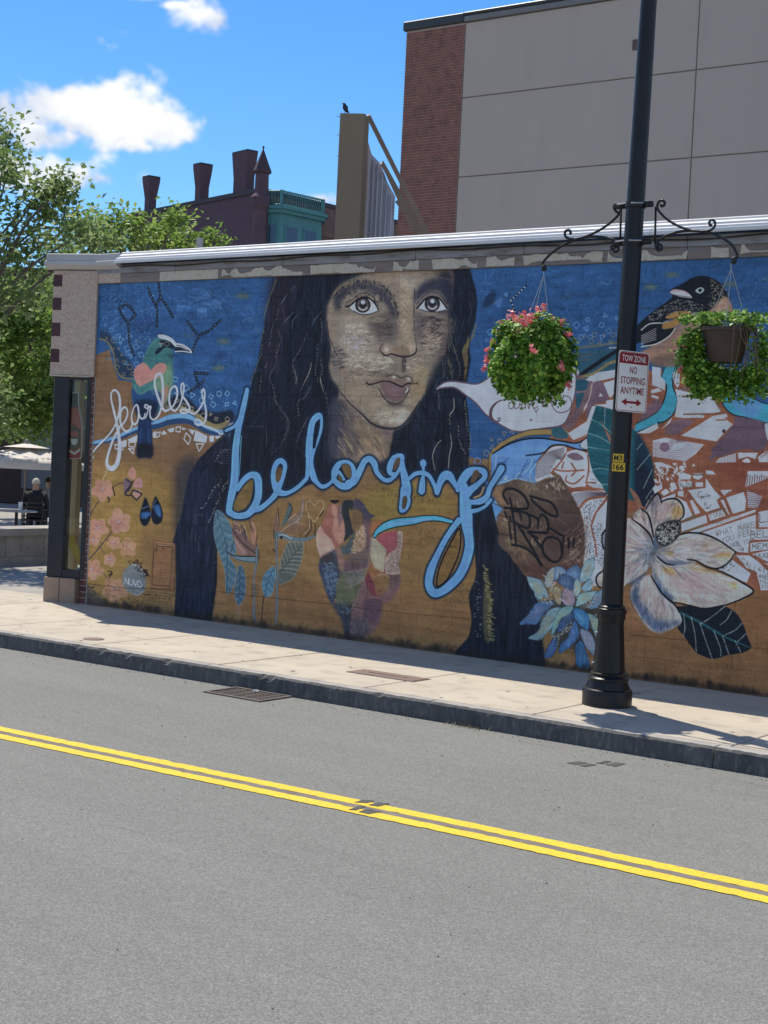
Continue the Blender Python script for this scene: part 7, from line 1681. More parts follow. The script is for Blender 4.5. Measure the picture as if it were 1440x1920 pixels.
MB().bbox((-3.07, BY - .025, 11.02), (-2.86, BY + .02, 11.25), .01).build('wall_vent', mat('brown vent', (.15, .10, .09), (.11, .075, .07), 20.), hall)

# ---------------------------------------------------------------- roof sign structure
m_tan = mat('tan sheet metal', (.25, .185, .12), (.215, .16, .108), .8, .6, .1, 8.); m_lil = mat('weathered corrugated sheet', (.46, .44, .49), (.34, .33, .37), 2., .5, .2, 14., metal=.2, stretch=(4, 4, .5), c3=(.5, .48, .5), s3=5., w3=.5); m_strut = mat('painted angle iron', (.27, .215, .18), (.22, .18, .15), 3., .6)
bd = thing('roof_sign_frame', at_d(650, 447, 24), 'tan sheet metal sign box braced by slanting struts on the shop roof', 'roof sign')
def quad_prism(pts, D, th, name, m, parent, off=(0, 0)):
    P = [at_d(x, y, D) for x, y in pts]; n = np.cross(P[1] - P[0], P[2] - P[0]); n /= np.linalg.norm(n)
    if np.dot(n, AF) < 0: n = -n
    return MB().prism(P, n * th).build(name, m, parent)
bt = [on_z(x, 0, 4.0) for x in (0,)]
def foot(px, py, D, z): p = at_d(px, py, D); return np.array([p[0], p[1], z])
TL, TR = at_d(638, 212, 24), at_d(684, 213, 24); BL, BRr = np.array([TL[0], TL[1], 3.86]), np.array([TR[0], TR[1], 3.86])
nrm = np.cross(TR - TL, np.array([0, 0, 1.])); nrm /= np.linalg.norm(nrm); nrm = nrm if np.dot(nrm, AF) > 0 else -nrm
MB().prism([TL, TR, BRr, BL], nrm * .35 + np.array([.06, .03, 0])).build('sign_box', m_tan, bd)
side = [at_d(686, 250, 24.5), at_d(697, 290, 24.5), at_d(713, 306, 24.5), at_d(728, 345, 24.5), at_d(741, 368, 24.5), at_d(742, 447, 24.5), at_d(672, 449, 24.5)]
side = side[:5] + [np.array([side[4][0], side[4][1], 3.86]), np.array([side[0][0], side[0][1], 3.86])]
sp = MB().prism(side, nrm * .04).build('corrugated_sheet', m_lil, bd)
for x, yt in ((694, 292), (702, 300), (710, 308), (718, 325), (726, 345), (735, 365)):
    t = at_d(x, yt, 24.47); MB().tube([t, (t[0], t[1], 3.86)], .022, 6).build('sheet_rib', m_lil, sp)
for a, b, D0, D1, w in (((690, 216), (802, 440), 24.35, 25.4, .05), ((716, 305), (792, 440), 24.3, 25.2, .05), ((744, 378), (788, 440), 24.35, 25.0, .035), ((720, 312), (780, 440), 24.6, 25.6, .04)):
    A, B = at_d(*a, D0), at_d(*b, D1); k = (3.86 - A[2]) / (B[2] - A[2]); B = A + (B - A) * k
    MB().tube([A, B], w, 4).build('strut', m_strut, bd)
for y in (218, 253, 293):
    A = at_d(638, y, 24.05); MB().tube([A, A - AR * .055], .006, 5).build('peg', m_strut, bd)
m_bird = mat('dark feathers', (.02, .022, .035), (.035, .035, .045), 40., .6)
bc = at_d(647, 212, 24.05); bird = MB(); fwd = -AR
pth = [(.035, .01), (.015, .045), (.0, .085), (-.012, .115), (-.02, .138), (-.034, .150), (-.052, .152)]
bird.tube([bc + AR * a + np.array([0, 0, b]) for a, b in pth], [.012, .034, .044, .032, .024, .018, .004], 12)
bird.tube([bc + AR * .03 + np.array([0, 0, .03]), bc + AR * .06 + np.array([0, 0, .006])], [.02, .012], 6)
for k in (-.012, .012): bird.tube([bc + nrm * k + np.array([0, 0, .03]), bc + nrm * k + np.array([0, 0, .001])], .004, 5)
tag(bird.build('bird', m_bird, None, True), 'dark bird perched on top of the tan roof sign', 'bird')
# ---------------------------------------------------------------- Victorian brick building far behind
C0 = at_d(490, 352, 82); ZR = float(C0[2])
EL_, ER_ = on_z(268, 396, ZR), on_z(632, 386, ZR)
dl = (EL_ - C0)[:2] / np.linalg.norm((EL_ - C0)[:2]); drr = (ER_ - C0)[:2] / np.linalg.norm((ER_ - C0)[:2])
m_vb = mat('purple brown brick', (.12, .075, .095), (.095, .06, .08), 1.2, .9, .3, 30., c3=(.14, .085, .095), s3=6., w3=.5); m_vb2 = mat('warm brown brick', (.19, .12, .10), (.13, .085, .08), 2.2, .9, .3, 30.); m_vbd = mat('dark spire stone', (.085, .055, .065), (.065, .045, .055), 3., .85); m_slate = mat('dark slate', (.06, .05, .06), (.045, .04, .05), 3., .7)
m_cu = mat('green copper', (.075, .24, .25), (.055, .18, .20), 1.5, .6, .1, 20., c3=(.12, .30, .30), s3=8., w3=.5); m_dglass = mat('dark window glass', (.03, .045, .08), (.05, .07, .12), .8, .08, spec=.8)
vic = thing('brick_house', (C0[0], C0[1], -.2), 'old purple brick building with flared chimneys, a pointed turret and green copper bay', 'building')
LLn, RLn = float(np.dot(on_z(247, 401, ZR)[:2] - C0[:2], dl)), 16.
def V3(p, z): return (p[0], p[1], z)
A0 = C0[:2]; A1 = A0 + dl * LLn; A2 = A1 + drr * RLn; A3 = A0 + drr * RLn
MB().prism([V3(p, -.2) for p in (A0, A1, A2, A3)], (0, 0, ZR + .2 - .25)).build('wall', m_vb, vic)
inn = lambda p, k: A0 + (p - A0)
MB().prism([V3(p, ZR - .249) for p in (A0 - dl * .1 - drr * .1, A1 + dl * .1 - drr * .1, A2 + dl * .1 + drr * .1, A3 - dl * .1 + drr * .1)], (0, 0, .25)).build('parapet', m_slate, vic)
nR = np.array([drr[1], -drr[0]]); nR = nR if np.dot(nR, CAM[:2] - A0) > 0 else -nR
nL = np.array([dl[1], -dl[0]]); nL = nL if np.dot(nL, CAM[:2] - A0) > 0 else -nL
def face_prism(o, d, n, u0, u1, z0, z1, dep, name, m, parent, out=0.):
    P = [o + d * u0 + n * out, o + d * u1 + n * out]
    return MB().prism([V3(P[0], z0), V3(P[1], z0), V3(P[1], z1), V3(P[0], z1)], (n[0] * dep, n[1] * dep, 0)).build(name, m, parent)
face_prism(A0, drr, nR, .05, RLn, -.2, ZR - .26, .06, 'street_front', m_vb2, vic)
face_prism(A0, drr, nR, .06, RLn, ZR - 1.9, ZR - 1.6, .16, 'string_course', m_vb2, vic, .0)
# corner pier and turret
def uv(px, py, o, d): # point on a vertical face
    n = np.array([d[1], -d[0], 0.]); p = on_plane(px, py, (o[0], o[1], 0), n); return float(np.dot(p[:2] - o, d)), float(p[2])
tc_ = A0 + drr * .1 + dl * .1
MB().lathe([(.42, 8), (.42, ZR - 1.2), (.56, ZR - 1.0), (.58, ZR - .5), (.38, ZR - .3), (.36, ZR + .9)], (tc_[0], tc_[1], 0), 8).build('turret', m_vb, vic)
MB().lathe([(.48, ZR + .8), (.5, ZR + .92), (.34, ZR + 1.3), (.14, ZR + 1.8), (.04, ZR + 2.05), (.04, ZR + 2.15), (.07, ZR + 2.18), (.04, ZR + 2.26)], (tc_[0], tc_[1], 0), 8).build('spire', m_vbd, vic)
def chimney(px, wt, wb, ytop, ybase, long_=1.0):
    t = uv(px, ybase, A0, dl)[0]; b = A0 + dl * t - nL * .7; D = float(np.dot(np.array([b[0], b[1], 0]) - CAM * np.array([1, 1, 0]), AF))
    s = D / FPX; zt = uv(px, ytop, A0 - nL * .7, dl)[1]; wt_, wb_ = wt * s * .72, wb * s * .72; pz = [(ZR - 1.5, wb_), (zt - 1.05 * (zt - ZR) * .55, wb_), (zt - .22, wt_ * .97), (zt, wt_)]
    V = []; Fc = []
    for z, w in pz:
        for a, c in ((-1, -1), (1, -1), (1, 1), (-1, 1)):
            q = b + dl * a * w * .5 * long_ + np.array([-dl[1], dl[0]]) * c * (w * .5 if long_ == 1 else wb_ * .28 * w / wb_); V.append((q[0], q[1], z))
    for i in range(3):
        for k in range(4): Fc.append([i * 4 + k, i * 4 + (k + 1) % 4, i * 4 + 4 + (k + 1) % 4, i * 4 + 4 + k])
    Fc += [[3, 2, 1, 0], [12, 13, 14, 15]]
    ch_ = new_obj('chimney', V, Fc, m_vb, vic)
    top = [(p[0], p[1], zt + .002) for p in V[12:]]; MB().prism(top, (0, 0, .12)).build('cap', m_slate, ch_)
chimney(262, 34, 22, 340, 398); chimney(358, 37, 26, 317, 377); chimney(436, 58, 47, 294, 362, 1.25)
# arched windows just above the shop roof
for px_ in (325, 372):
    u, z = uv(px_, 447, A0, dl); face_prism(A0, dl, nL, u - .5, u + .5, z - 2.2, z - .25, .03, 'window', m_dglass, vic)
    P = [V3(A0 + dl * (u + .62 * math.cos(a)) , z - .25 + .45 * math.sin(a)) for a in np.linspace(0, math.pi, 9)]
    MB().prism(P, (nL[0] * .05, nL[1] * .05, 0)).build('window_arch', m_slate, vic)
# copper bay on the street front
u0, _ = uv(497, 420, A0, drr); u1, _ = uv(600, 420, A0, drr); um_ = (u0 + u1) / 2; zc0, zc1, zc2 = uv(550, 411, A0, drr)[1], uv(550, 398, A0, drr)[1], uv(550, 371, A0, drr)[1]
def bay_ring(g, z): return [V3(A0 + drr * (u0 - g) + nR * .0, z), V3(A0 + drr * (u0 + .25 - g * .3) + nR * (.85 + g), z), V3(A0 + drr * (u1 - .9 + g * .3) + nR * (.95 + g), z), V3(A0 + drr * (u1 + g) + nR * .0, z)]
bay = MB().prism(bay_ring(0, 6), (0, 0, zc0 - 6)).build('copper_bay', m_cu, vic); bay['label'] = 'green copper bay window with balustrade'
MB().prism(bay_ring(.22, zc0 + .001), (0, 0, (zc1 - zc0) * .55)).build('bay_cornice', m_cu, bay); MB().prism(bay_ring(.36, zc0 + (zc1 - zc0) * .55 + .002), (0, 0, (zc1 - zc0) * .45)).build('bay_cornice', m_cu, bay)
ring = bay_ring(.05, zc1 + .01); Hh = zc2 - zc1
for i in range(3):
    a, b = np.array(ring[i]), np.array(ring[i + 1]); L_ = np.linalg.norm(b - a); n_ = max(4, int(L_ / .16))
    MB().tube([a + np.array([0, 0, Hh]), b + np.array([0, 0, Hh])], .06, 4).build('rail', m_cu, bay); MB().tube([a + np.array([0, 0, .06]), b + np.array([0, 0, .06])], .05, 4).build('rail', m_cu, bay)
    bl = MB()
    for k in range(1, n_): bl.tube([a + (b - a) * k / n_ + np.array([0, 0, .05]), a + (b - a) * k / n_ + np.array([0, 0, Hh - .05])], .028, 5)
    bl.build('balusters', m_cu, bay)
for p in ring: MB().tube([p, (p[0], p[1], p[2] + Hh + .05)], .11, 4).build('baluster_post', m_cu, bay)
r0 = [np.array(p) for p in bay_ring(.0, 0)]
for i, (ta, tb) in ((0, (.25, .8)), (1, (.12, .44)), (1, (.56, .9)), (2, (.2, .75))):
    a, b = r0[i] + (r0[i + 1] - r0[i]) * ta, r0[i] + (r0[i + 1] - r0[i]) * tb; n = np.cross(b - a, (0, 0, 1.)); n /= np.linalg.norm(n); n = n if np.dot(n[:2], nR) > 0 else -n
    z1_ = zc0 - .55; fr_ = MB().prism([V3(a, z1_ - 2.2), V3(b, z1_ - 2.2), V3(b, z1_), V3(a, z1_)], n * .05).build('window_frame', m_cu, bay)
    ii = .1; a2, b2 = a + (b - a) * ii, b - (b - a) * ii
    MB().prism([V3(a2 + n * .051, z1_ - 2.1), V3(b2 + n * .051, z1_ - 2.1), V3(b2 + n * .051, z1_ - .1), V3(a2 + n * .051, z1_ - .1)], n * .01).build('window_pane', m_dglass, bay)
# roof vent pipe on the shop
vp = on_y(374, 462, 4.5); MB().tube([(vp[0], vp[1], 3.861), (vp[0], vp[1], vp[2] + .12)], .05, 10).build('vent_pipe', m_corn, shop)

TZ = -.23                                     # the cafe terrace lies a step lower
# ---------------------------------------------------------------- the square: ledge, tables, umbrellas, people
m_gran = mat('pale granite', (.40, .37, .34), (.30, .28, .26), 3., .85, .3, 50., c3=(.2, .19, .18), s3=7., w3=.6); per_object(m_gran, .08)
q0, q1 = on_z(0, 1061, -.02), on_z(88, 1057, -.02); ld = (q1 - q0)[:2] / np.linalg.norm((q1 - q0)[:2]); ln = np.array([ld[1], -ld[0]]); ln = ln if np.dot(ln, CAM[:2] - q0[:2]) > 0 else -ln
ledge = thing('granite_ledge', (q0[0], q0[1], -.02), 'low granite seat wall edging the square at the left', 'seat wall')
for k in range(-2, 7):
    s0, s1 = k * .78 + .1, k * .78 + .87
    P = [q0[:2] + ld * s0, q0[:2] + ld * s1]
    MB().prism([V3(P[0], .10), V3(P[1], .10), V3(P[1], .42), V3(P[0], .42)], (-ln[0] * .5, -ln[1] * .5, 0)).build('facing_stone', m_gran, ledge)
    MB().prism([V3(P[0] + ln * .05, .422), V3(P[1] + ld * .008 + ln * .05, .422), V3(P[1] + ld * .008 + ln * .05, .52), V3(P[0] + ln * .05, .52)], (-ln[0] * .6, -ln[1] * .6, 0)).build('capstone', m_gran, ledge)
P = [q0[:2] - ld * 1.5, q0[:2] + ld * 5.5]
MB().prism([V3(P[0] + ln * .02, -.05), V3(P[1] + ln * .02, -.05), V3(P[1] + ln * .02, .098), V3(P[0] + ln * .02, .098)], (-ln[0] * .5, -ln[1] * .5, 0)).build('base_course', m_gran, ledge)
m_canv = mat('cream canvas', (.62, .57, .50), (.55, .51, .45), 3., .8, .1, 30.); m_print = mat('dark print', (.08, .075, .07), (.1, .09, .08), 20., .8); m_pole = mat('umbrella pole', (.25, .22, .2), (.2, .18, .16), 10., .5)
def umbrella(px_, pyt, pyr, D, R, label, rot=.2):
    p = at_d(px_, pyt, D); rim = at_d(px_, pyr, D)[2]; zt = p[2]
    u = thing('patio_umbrella', (p[0], p[1], TZ), label, 'umbrella', 'cream umbrellas over the cafe tables')
    n = 8; V = []; Fc = []; rows = 7
    for i in range(rows + 1):
        t = i / rows
        for k in range(n * 4):
            a = rot + 2 * math.pi * k / (n * 4); e = abs(((k / 4) % 1) - .5) * 2
            r_ = R * t * (1 - .05 * (1 - e)); z = zt - (zt - rim) * (t ** 1.15) - .05 * math.sin(math.pi * t) * (1 - e)
            V.append((p[0] + r_ * math.cos(a), p[1] + r_ * math.sin(a), z))
    m_ = n * 4
    for i in range(rows):
        for k in range(m_): Fc.append([i * m_ + k, i * m_ + (k + 1) % m_, (i + 1) * m_ + (k + 1) % m_, (i + 1) * m_ + k])
    b = len(V)
    for k in range(m_):
        x, y, z = V[rows * m_ + k]; V.append((x, y, z - .14))
    for k in range(m_): Fc.append([rows * m_ + k, rows * m_ + (k + 1) % m_, b + (k + 1) % m_, b + k])
    can = new_obj('canopy', V, Fc, m_canv, u, True)
    V2 = [(p[0] + R * .38 * math.cos(2 * math.pi * k / 24), p[1] + R * .38 * math.sin(2 * math.pi * k / 24), zt - (zt - rim) * .25 + .05) for k in range(24)] + [(p[0], p[1], zt + .06)]
    new_obj('vent_cap', V2, [[k, (k + 1) % 24, 24] for k in range(24)], m_canv, u, True)
    MB().lathe([(.035, 0), (.05, .05), (.02, .1)], (p[0], p[1], zt + .05), 10).build('finial', m_pole, u, True)
    MB().tube([(p[0], p[1], TZ), (p[0], p[1], zt + .05)], .024, 10).build('pole', m_pole, u)
    MB().lathe([(.3, 0), (.3, .05), (.06, .08), (.04, .27)], (p[0], p[1], TZ), 20).build('base', m_iron, u)
    pr_ = MB()                                  # printed leaves on the skirt of the canopy
    for k in range(9):
        a = math.atan2(CAM[1] - p[1], CAM[0] - p[0]) + (-.5 + k * .12); rr_ = R * .8; zz = zt - (zt - rim) * (.8 ** 1.15)
        c = np.array([p[0] + rr_ * math.cos(a), p[1] + rr_ * math.sin(a), zz + .012]); tdir = np.array([-math.sin(a), math.cos(a), 0]); odir = np.array([math.cos(a), math.sin(a), -.42])
        s_ = .035 + .02 * (k % 3); pr_.add([c - tdir * s_, c + odir * s_ * .5, c + tdir * s_, c - odir * s_ * .6], [(0, 1, 2, 3)])
    pr_.build('printed_leaves', m_print, can)
umbrella(50, 836, 866, 33, 1.3, 'cream patio umbrella printed with dark leaves, beside the corner frame')
umbrella(-38, 838, 856, 29, 1.15, 'cream patio umbrella cut by the left edge of the picture', .5)
m_chair = mat('black chair', (.015, .016, .02), (.025, .025, .03), 10., .5); m_ctop = mat('grey table top', (.45, .45, .46), (.38, .38, .4), 5., .4, metal=.4)
right2 = np.array([AR[0], AR[1]]) / np.linalg.norm([AR[0], AR[1]]); fw2 = np.array([AF[0], AF[1]]) / np.linalg.norm([AF[0], AF[1]])
def G3(c, a, b, z): q = np.asarray(c[:2]) + right2 * a + fw2 * b; return (q[0], q[1], z + TZ)
terr = MB().add([(-40, .3, TZ), (-4.7, .3, TZ), (-4.7, 48, TZ), (-40, 48, TZ)], [(0, 1, 2, 3)]).build('terrace', m_plaza); tag(terr, 'paved cafe terrace under the umbrellas', kind='structure')
def chair(c, label, sc=1.):
    t = thing('cafe_chair', (c[0], c[1], TZ), label, 'chair', 'chairs on the cafe terrace')
    M = lambda a, b, z: G3(c, a, b, z)
    MB().prism([M(-.23, -.22, .42), M(.23, -.22, .42), M(.23, .22, .42), M(-.23, .22, .42)], (0, 0, .03)).build('seat', m_chair, t)
    for a in (-.21, .21):
        for b in (-.2, .2): MB().tube([M(a, b, -.01), M(a, b, .42)], .014, 6).build('leg', m_chair, t)
        MB().tube([M(a, -.2, .42), M(a, -.25, .84)], .014, 6).build('back_post', m_chair, t); MB().tube(spline([M(a, -.23, .64), M(a, .0, .66), M(a, .2, .64), M(a, .21, .44)], 5), .014, 6).build('armrest', m_chair, t)
    for k in range(4): MB().tube([M(-.21, -.222 - .008 * k, .52 + .09 * k), M(.21, -.222 - .008 * k, .52 + .09 * k)], .016, 6).build('back_slat', m_chair, t)
    return t
def table(c, label):
    t = thing('cafe_table', (c[0], c[1], TZ), label, 'table', 'tables on the cafe terrace')
    MB().lathe([(.38, .71), (.39, .725), (.38, .735)], (c[0], c[1], TZ), 28).build('top', m_ctop, t); MB().lathe([(.22, -.01), (.22, .01), (.03, .04), (.03, .708)], (c[0], c[1], TZ), 16).build('pedestal', m_chair, t)
    return t
m_skin = mat('skin', (.42, .26, .19), (.36, .22, .16), 20., .55); m_jacket = mat('black jacket', (.012, .013, .018), (.022, .022, .028), 8., .8, .3, 20.); m_trs = mat('dark trousers', (.03, .032, .045), (.02, .022, .03), 8., .85); m_grey = mat('grey shirt', (.22, .23, .26), (.17, .18, .2), 8., .85); m_cap = mat('cream cap', (.55, .50, .42), (.45, .41, .34), 20., .85); m_hair = mat('dark hair', (.03, .022, .018), (.02, .015, .012), 40., .7)
def person(c, facing, label, top, cap=True, zs=.45):
    """seated figure: one continuous skinned body, cap or hair as a child"""
    f = np.array([math.cos(facing), math.sin(facing)]); s = np.array([f[1], -f[0]])
    Q = lambda a, b, z: (c[0] + s[0] * a + f[0] * b, c[1] + s[1] * a + f[1] * b, z + TZ)
    J = [Q(0, 0, zs + .10), Q(0, -.03, zs + .28), Q(0, -.03, zs + .46), Q(0, .0, zs + .57), Q(0, .02, zs + .62), Q(0, .04, zs + .70), Q(0, .045, zs + .78)]
    R_ = [(.17, .13), (.16, .12), (.185, .125), (.10, .09), (.06, .065), (.08, .098), (.072, .088)]
    Ed = [(0, 1), (1, 2), (2, 3), (3, 4), (4, 5), (5, 6)]
    for sd in (-1, 1):
        b = len(J); J += [Q(sd * .19, -.02, zs + .52), Q(sd * .25, .02, zs + .27), Q(sd * .17, .24, zs + .24), Q(sd * .13, .31, zs + .25)]; R_ += [(.07, .07), (.05, .05), (.038, .038), (.042, .03)]; Ed += [(2, b), (b, b + 1), (b + 1, b + 2), (b + 2, b + 3)]
        b = len(J); J += [Q(sd * .10, .06, zs + .07), Q(sd * .13, .46, zs + .06), Q(sd * .13, .44, .12), Q(sd * .13, .56, .04)]; R_ += [(.09, .085), (.065, .065), (.045, .045), (.04, .03)]; Ed += [(0, b), (b, b + 1), (b + 1, b + 2), (b + 2, b + 3)]
    me = bpy.data.meshes.new('person'); base_ = np.array([c[0], c[1], TZ]); me.from_pydata([tuple(np.array(p) - base_) for p in J], Ed, []); me.update()
    o = bpy.data.objects.new('person', me); COL.objects.link(o); o.location = base_
    md = o.modifiers.new('skin', 'SKIN'); md.use_smooth_shade = True
    for i, v in enumerate(me.skin_vertices[0].data): v.radius = R_[i]; v.use_root = (i == 0)
    o.modifiers.new('sub', 'SUBSURF').levels = 2; o.modifiers['sub'].render_levels = 2
    dg = bpy.context.evaluated_depsgraph_get(); ev = o.evaluated_get(dg); m2 = bpy.data.meshes.new_from_object(ev); o.modifiers.clear(); o.data = m2; bpy.data.meshes.remove(me)
    m2.materials.clear()
    for m_ in (top, m_skin, m_trs): m2.materials.append(m_)
    for p_ in m2.polygons:
        p_.use_smooth = True; ce = p_.center; bb = ce.x * f[0] + ce.y * f[1]
        p_.material_index = 1 if ce.z > zs + .60 or (bb > .26 and ce.z > zs + .17) else (2 if ce.z < zs + .12 else 0)
    h = np.array(Q(0, .045, zs + .735))
    cp = MB(); n = 14
    for i in range(6):
        t = math.pi / 2 * i / 5
        for k in range(n):
            a = 2 * math.pi * k / n; cp.v.append((h[0] + (.102 * math.cos(t)) * (s[0] * math.cos(a) * .86 + f[0] * math.sin(a) * 1.02), h[1] + (.102 * math.cos(t)) * (s[1] * math.cos(a) * .86 + f[1] * math.sin(a) * 1.02), h[2] + .118 * math.sin(t)))
    for i in range(5):
        for k in range(n): cp.f.append([i * n + k, i * n + (k + 1) % n, (i + 1) * n + (k + 1) % n, (i + 1) * n + k])
    co = cp.build('cap' if cap else 'hair', m_cap if cap else m_hair, o, True)
    if cap:
        MB().prism([tuple(h + np.array([s[0] * a + f[0] * b, s[1] * a + f[1] * b, .005])) for a, b in ((-.075, .08), (-.06, .15), (0, .175), (.06, .15), (.075, .08))], (0, 0, .012)).build('brim', m_cap, o)
    return tag(o, label, 'person', 'people at the cafe tables')
fa = math.atan2(fw2[1], fw2[0])
pc = at_d(64, 985, 31.5)[:2]; chair(pc, 'black cafe chair under the person in a cream cap'); person(pc, fa + .1, 'person in black jacket and cream cap seated with back to the street', m_jacket)
pc2 = at_d(92, 985, 33.2)[:2]; person(pc2, fa + math.pi - .6, 'person in grey shirt seated across the table, half hidden by the corner frame', m_grey, False); chair(pc2 + fw2 * .05, 'black cafe chair under the person in grey')
tcn = at_d(78, 985, 32.5)[:2]; table(tcn, 'round cafe table between the two seated people')
pc3 = at_d(30, 985, 28.8)[:2]; table(pc3, 'round grey cafe table close behind the seat wall'); chair(pc3 + right2 * -.62, 'empty cafe chair at the far left behind the seat wall')
cupc = np.array([*(pc3 + right2 * .07), .737 + TZ]); cu_ = MB().lathe([(.03, 0), (.042, .16)], tuple(cupc), 14).build('paper_cup', m_white); tag(cu_, 'white paper cup standing on the grey cafe table', 'cup')
# bottle shaped sign hanging in the corner window
zN = (0, 780, 5.3333)
bt_ = thing('bottle_sign', cf((u1 if False else .3), .1, 1.6), 'red bottle shaped beer sign hanging in the corner window', 'sign')
m_bred = mat('red enamel', (.45, .05, .04), (.3, .035, .03), 6., .4); m_bdark = mat('dark enamel', (.02, .015, .016), (.03, .02, .02), 6., .4); m_bedge = mat('sign edge', (.5, .46, .42), (.4, .37, .33), 10., .5); m_bwhite = mat('label white', (.6, .58, .55), (.5, .48, .46), 10., .5)
def bu(px_, py_): return corner_uv(px_, py_, .09)
out = [(134, 737), (146, 737), (146, 752), (147, 765), (150, 782), (153, 800), (152.5, 830), (151, 856), (147, 859), (129, 859), (126, 855), (126.5, 830), (128, 800), (131, 782), (134, 765)]
def bshape(pts, d, th, name, m, parent): return MB().prism([cf(bu(x, y)[0], d, bu(x, y)[1]) for x, y in pts], CNn * -th).build(name, m, parent)
bshape([(x + (1.6 if x > 140 else -1.6), y + (1.5 if y > 800 else -1.5)) for x, y in out], .09, .03, 'edge', m_bedge, bt_)
bshape(out, .085, .0049, 'body', m_bred, bt_)
bshape([(134, 738), (146, 738), (146, 752), (147, 764), (133.5, 764)], .082, .0028, 'neck', m_bdark, bt_); bshape([(129, 806), (140, 796), (151.5, 806), (151, 838), (140, 846), (128, 838)], .082, .0028, 'label', m_bdark, bt_)
bshape([(133, 823), (147, 823), (145, 832), (140, 835), (135, 832)], .0805, .0014, 'label_shield', m_bwhite, bt_); bshape([(132, 809), (148, 809), (147, 818), (133, 818)], .0805, .0014, 'label_word', m_bred, bt_)
bshape([(128, 841), (140, 849), (151, 841), (151, 845), (140, 853), (128, 845)], .0805, .0014, 'label_band', m_bwhite, bt_)
MB().tube([cf(bu(140, 740)[0], .095, bu(140, 740)[1]), cf(bu(140, 740)[0], .095, zb - .03)], .004, 6).build('hanging_wire', m_wire, bt_)

# dark shop fronts behind the square
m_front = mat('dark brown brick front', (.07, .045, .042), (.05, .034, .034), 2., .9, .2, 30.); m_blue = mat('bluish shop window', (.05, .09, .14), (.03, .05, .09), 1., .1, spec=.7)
fc = at_d(40, 900, 50); frn = thing('brick_store', (fc[0], fc[1], -.2), 'dark brick shop front in shade behind the umbrellas', 'building')
FO = fc[:2] - right2 * 12; FD = right2; FN = -fw2
face_prism(FO, FD, FN, 0, 26, -.2, 7.5, -6, 'wall', m_front, frn)
for k in range(9):
    face_prism(FO, FD, FN, 1.2 + k * 2.7, 3.1 + k * 2.7, .3, 2.3, .04, 'window', m_blue, frn, .001); face_prism(FO, FD, FN, 1.1 + k * 2.7, 3.2 + k * 2.7, 2.301, 2.45, .1, 'lintel', m_gran, frn, .001)

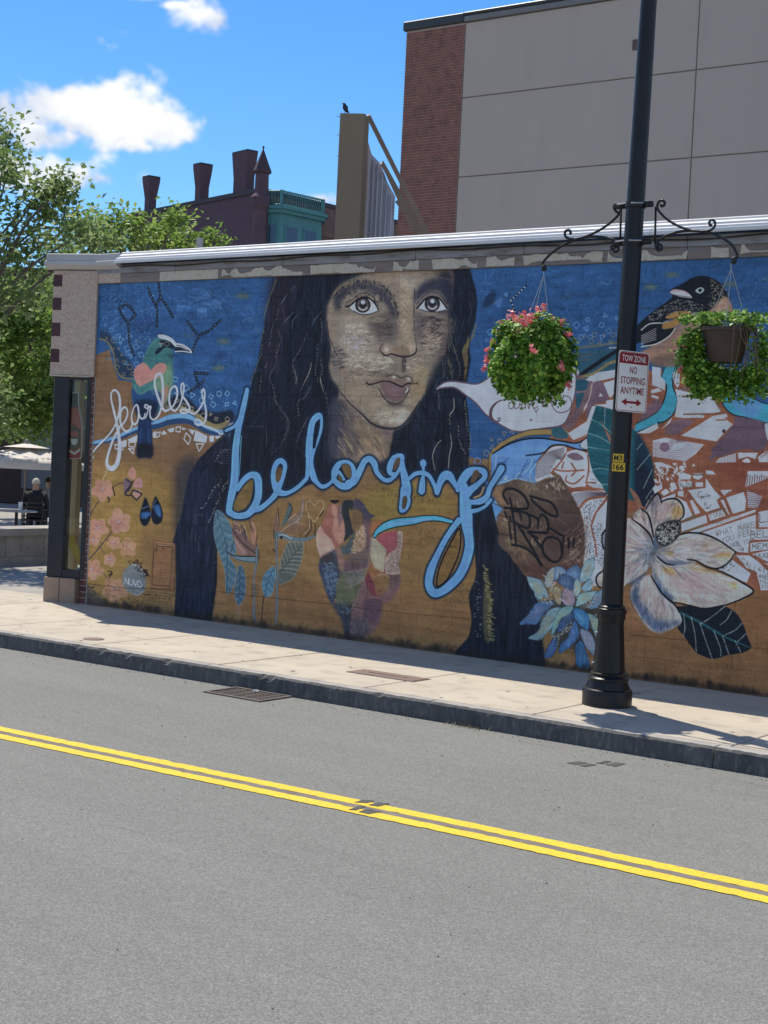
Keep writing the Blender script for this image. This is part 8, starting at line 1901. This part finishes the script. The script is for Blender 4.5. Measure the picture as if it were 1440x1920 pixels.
# ---------------------------------------------------------------- trees
m_bark = mat('grey bark', (.16, .13, .11), (.10, .085, .075), 6., .9, .6, 30., stretch=(1, 1, .3))
m_leafA = foliage_mat('maple leaf', (.11, .18, .06), (.20, .29, .10), (.34, .41, .19), .5); m_leafB = foliage_mat('sunlit leaf', (.10, .20, .035), (.20, .32, .065), (.36, .45, .12), .48)
tr = np.random.default_rng(17)
def tree(base_px, D, clusters, label, lm, leaf, dens, trunk_r=.2, jitterD=1.2):
    b0 = at_d(*base_px, D); b0 = np.array([b0[0], b0[1], -.05])
    t = thing('tree', tuple(b0), label, 'tree', 'trees round the square')
    cs_ = [(at_d(x, y, D + tr.uniform(-jitterD, jitterD)), rx * D / FPX, ry * D / FPX) for x, y, rx, ry in clusters]
    zmin = min(c[2] for c, _, _ in cs_); fork = b0 + np.array([0, 0, max(2.0, (zmin + .1) * .6)]); topc = np.mean([c for c, _, _ in cs_], 0)
    mid = fork + (topc - fork) * .55
    tk = MB().tube(spline([b0, b0 + (fork - b0) * .5 + tr.normal(0, .05, 3), fork, mid], 6), list(np.linspace(trunk_r, trunk_r * .55, 19)), 12).build('trunk', m_bark, t, True)
    P = []; Nn = []; lb = MB()
    for c, rx, ry in cs_:
        s = fork + (mid - fork) * tr.uniform(0, 1); k1 = s + (c - s) * .5 + np.array([0, 0, .25 * np.linalg.norm(c - s) * .3]) + tr.normal(0, .1, 3)
        lb.tube(spline([s, k1, c], 6), list(np.linspace(trunk_r * .16, .012, 13)), 6)
        nt_ = max(12, int(rx * ry * 105))
        for q in range(nt_):
            v = tr.normal(size=3); v /= np.linalg.norm(v); e = c + v * np.array([rx, max(rx, ry) * .8, ry]) * tr.uniform(.35, 1.0) ** .7
            st_ = c + (e - c) * .25
            if q % 2 == 0: lb.tube([st_, (st_ + e) / 2 + tr.normal(0, .03, 3), e], [.008, .006, .003], 4)
            nl_ = int(dens * tr.uniform(.6, 1.4))
            pp = e + tr.normal(0, 1, (nl_, 3)) * np.array([.13, .13, .10]) * (leaf / .1)
            P.append(pp); Nn.append(tr.normal(0, .55, (nl_, 3)) + np.array([-.25, -.1, .9]))
    lb.build('limbs', m_bark, t, True)
    leaves_obj('crown', np.vstack(P), np.vstack(Nn), leaf, lm, t, tr, .62, .22)
    return t
tree((-120, 1050), 23, [(12, 262, 26, 32), (-10, 300, 40, 30), (15, 320, 22, 20), (75, 360, 40, 28), (118, 350, 32, 24), (40, 395, 50, 34), (105, 400, 46, 28), (20, 445, 56, 36), (90, 450, 60, 34), (150, 440, 46, 30), (-30, 480, 60, 50), (50, 500, 52, 36), (20, 560, 46, 40), (75, 545, 26, 32), (-60, 380, 70, 60), (-100, 520, 80, 90), (185, 455, 36, 26)],
     'near tree with grey green leaves reaching in at the left', m_leafA, .125, 17)
tree((250, 1050), 36, [(160, 425, 40, 26), (205, 415, 44, 24), (195, 450, 60, 26), (240, 424, 30, 14), (255, 448, 54, 22), (300, 428, 34, 12), (330, 410, 16, 8),  (120, 470, 50, 26), (300, 450, 44, 22), (350, 455, 36, 12), (395, 452, 22, 10)],
     'yellow green tree rising behind the shop roof', m_leafB, .15, 17)
tree((118, 1040), 40, [(30, 620, 50, 44), (78, 610, 34, 44), (20, 700, 50, 44), (72, 690, 40, 44), (40, 770, 50, 40), (85, 770, 30, 40), (0, 800, 44, 26), (66, 812, 34, 18), (0, 560, 44, 40), (60, 560, 40, 30), (-50, 650, 60, 80), (110, 720, 34, 80), (130, 600, 34, 60)],
     'bright green tree filling the gap beside the corner frame', m_leafB, .17, 18, .18)
tree((-110, 1045), 30, [(-40, 720, 46, 50), (-20, 790, 40, 30), (10, 750, 30, 34), (-70, 640, 60, 70)], 'dark leaved tree at the left edge over the umbrellas', m_leafA, .14, 16, .15)
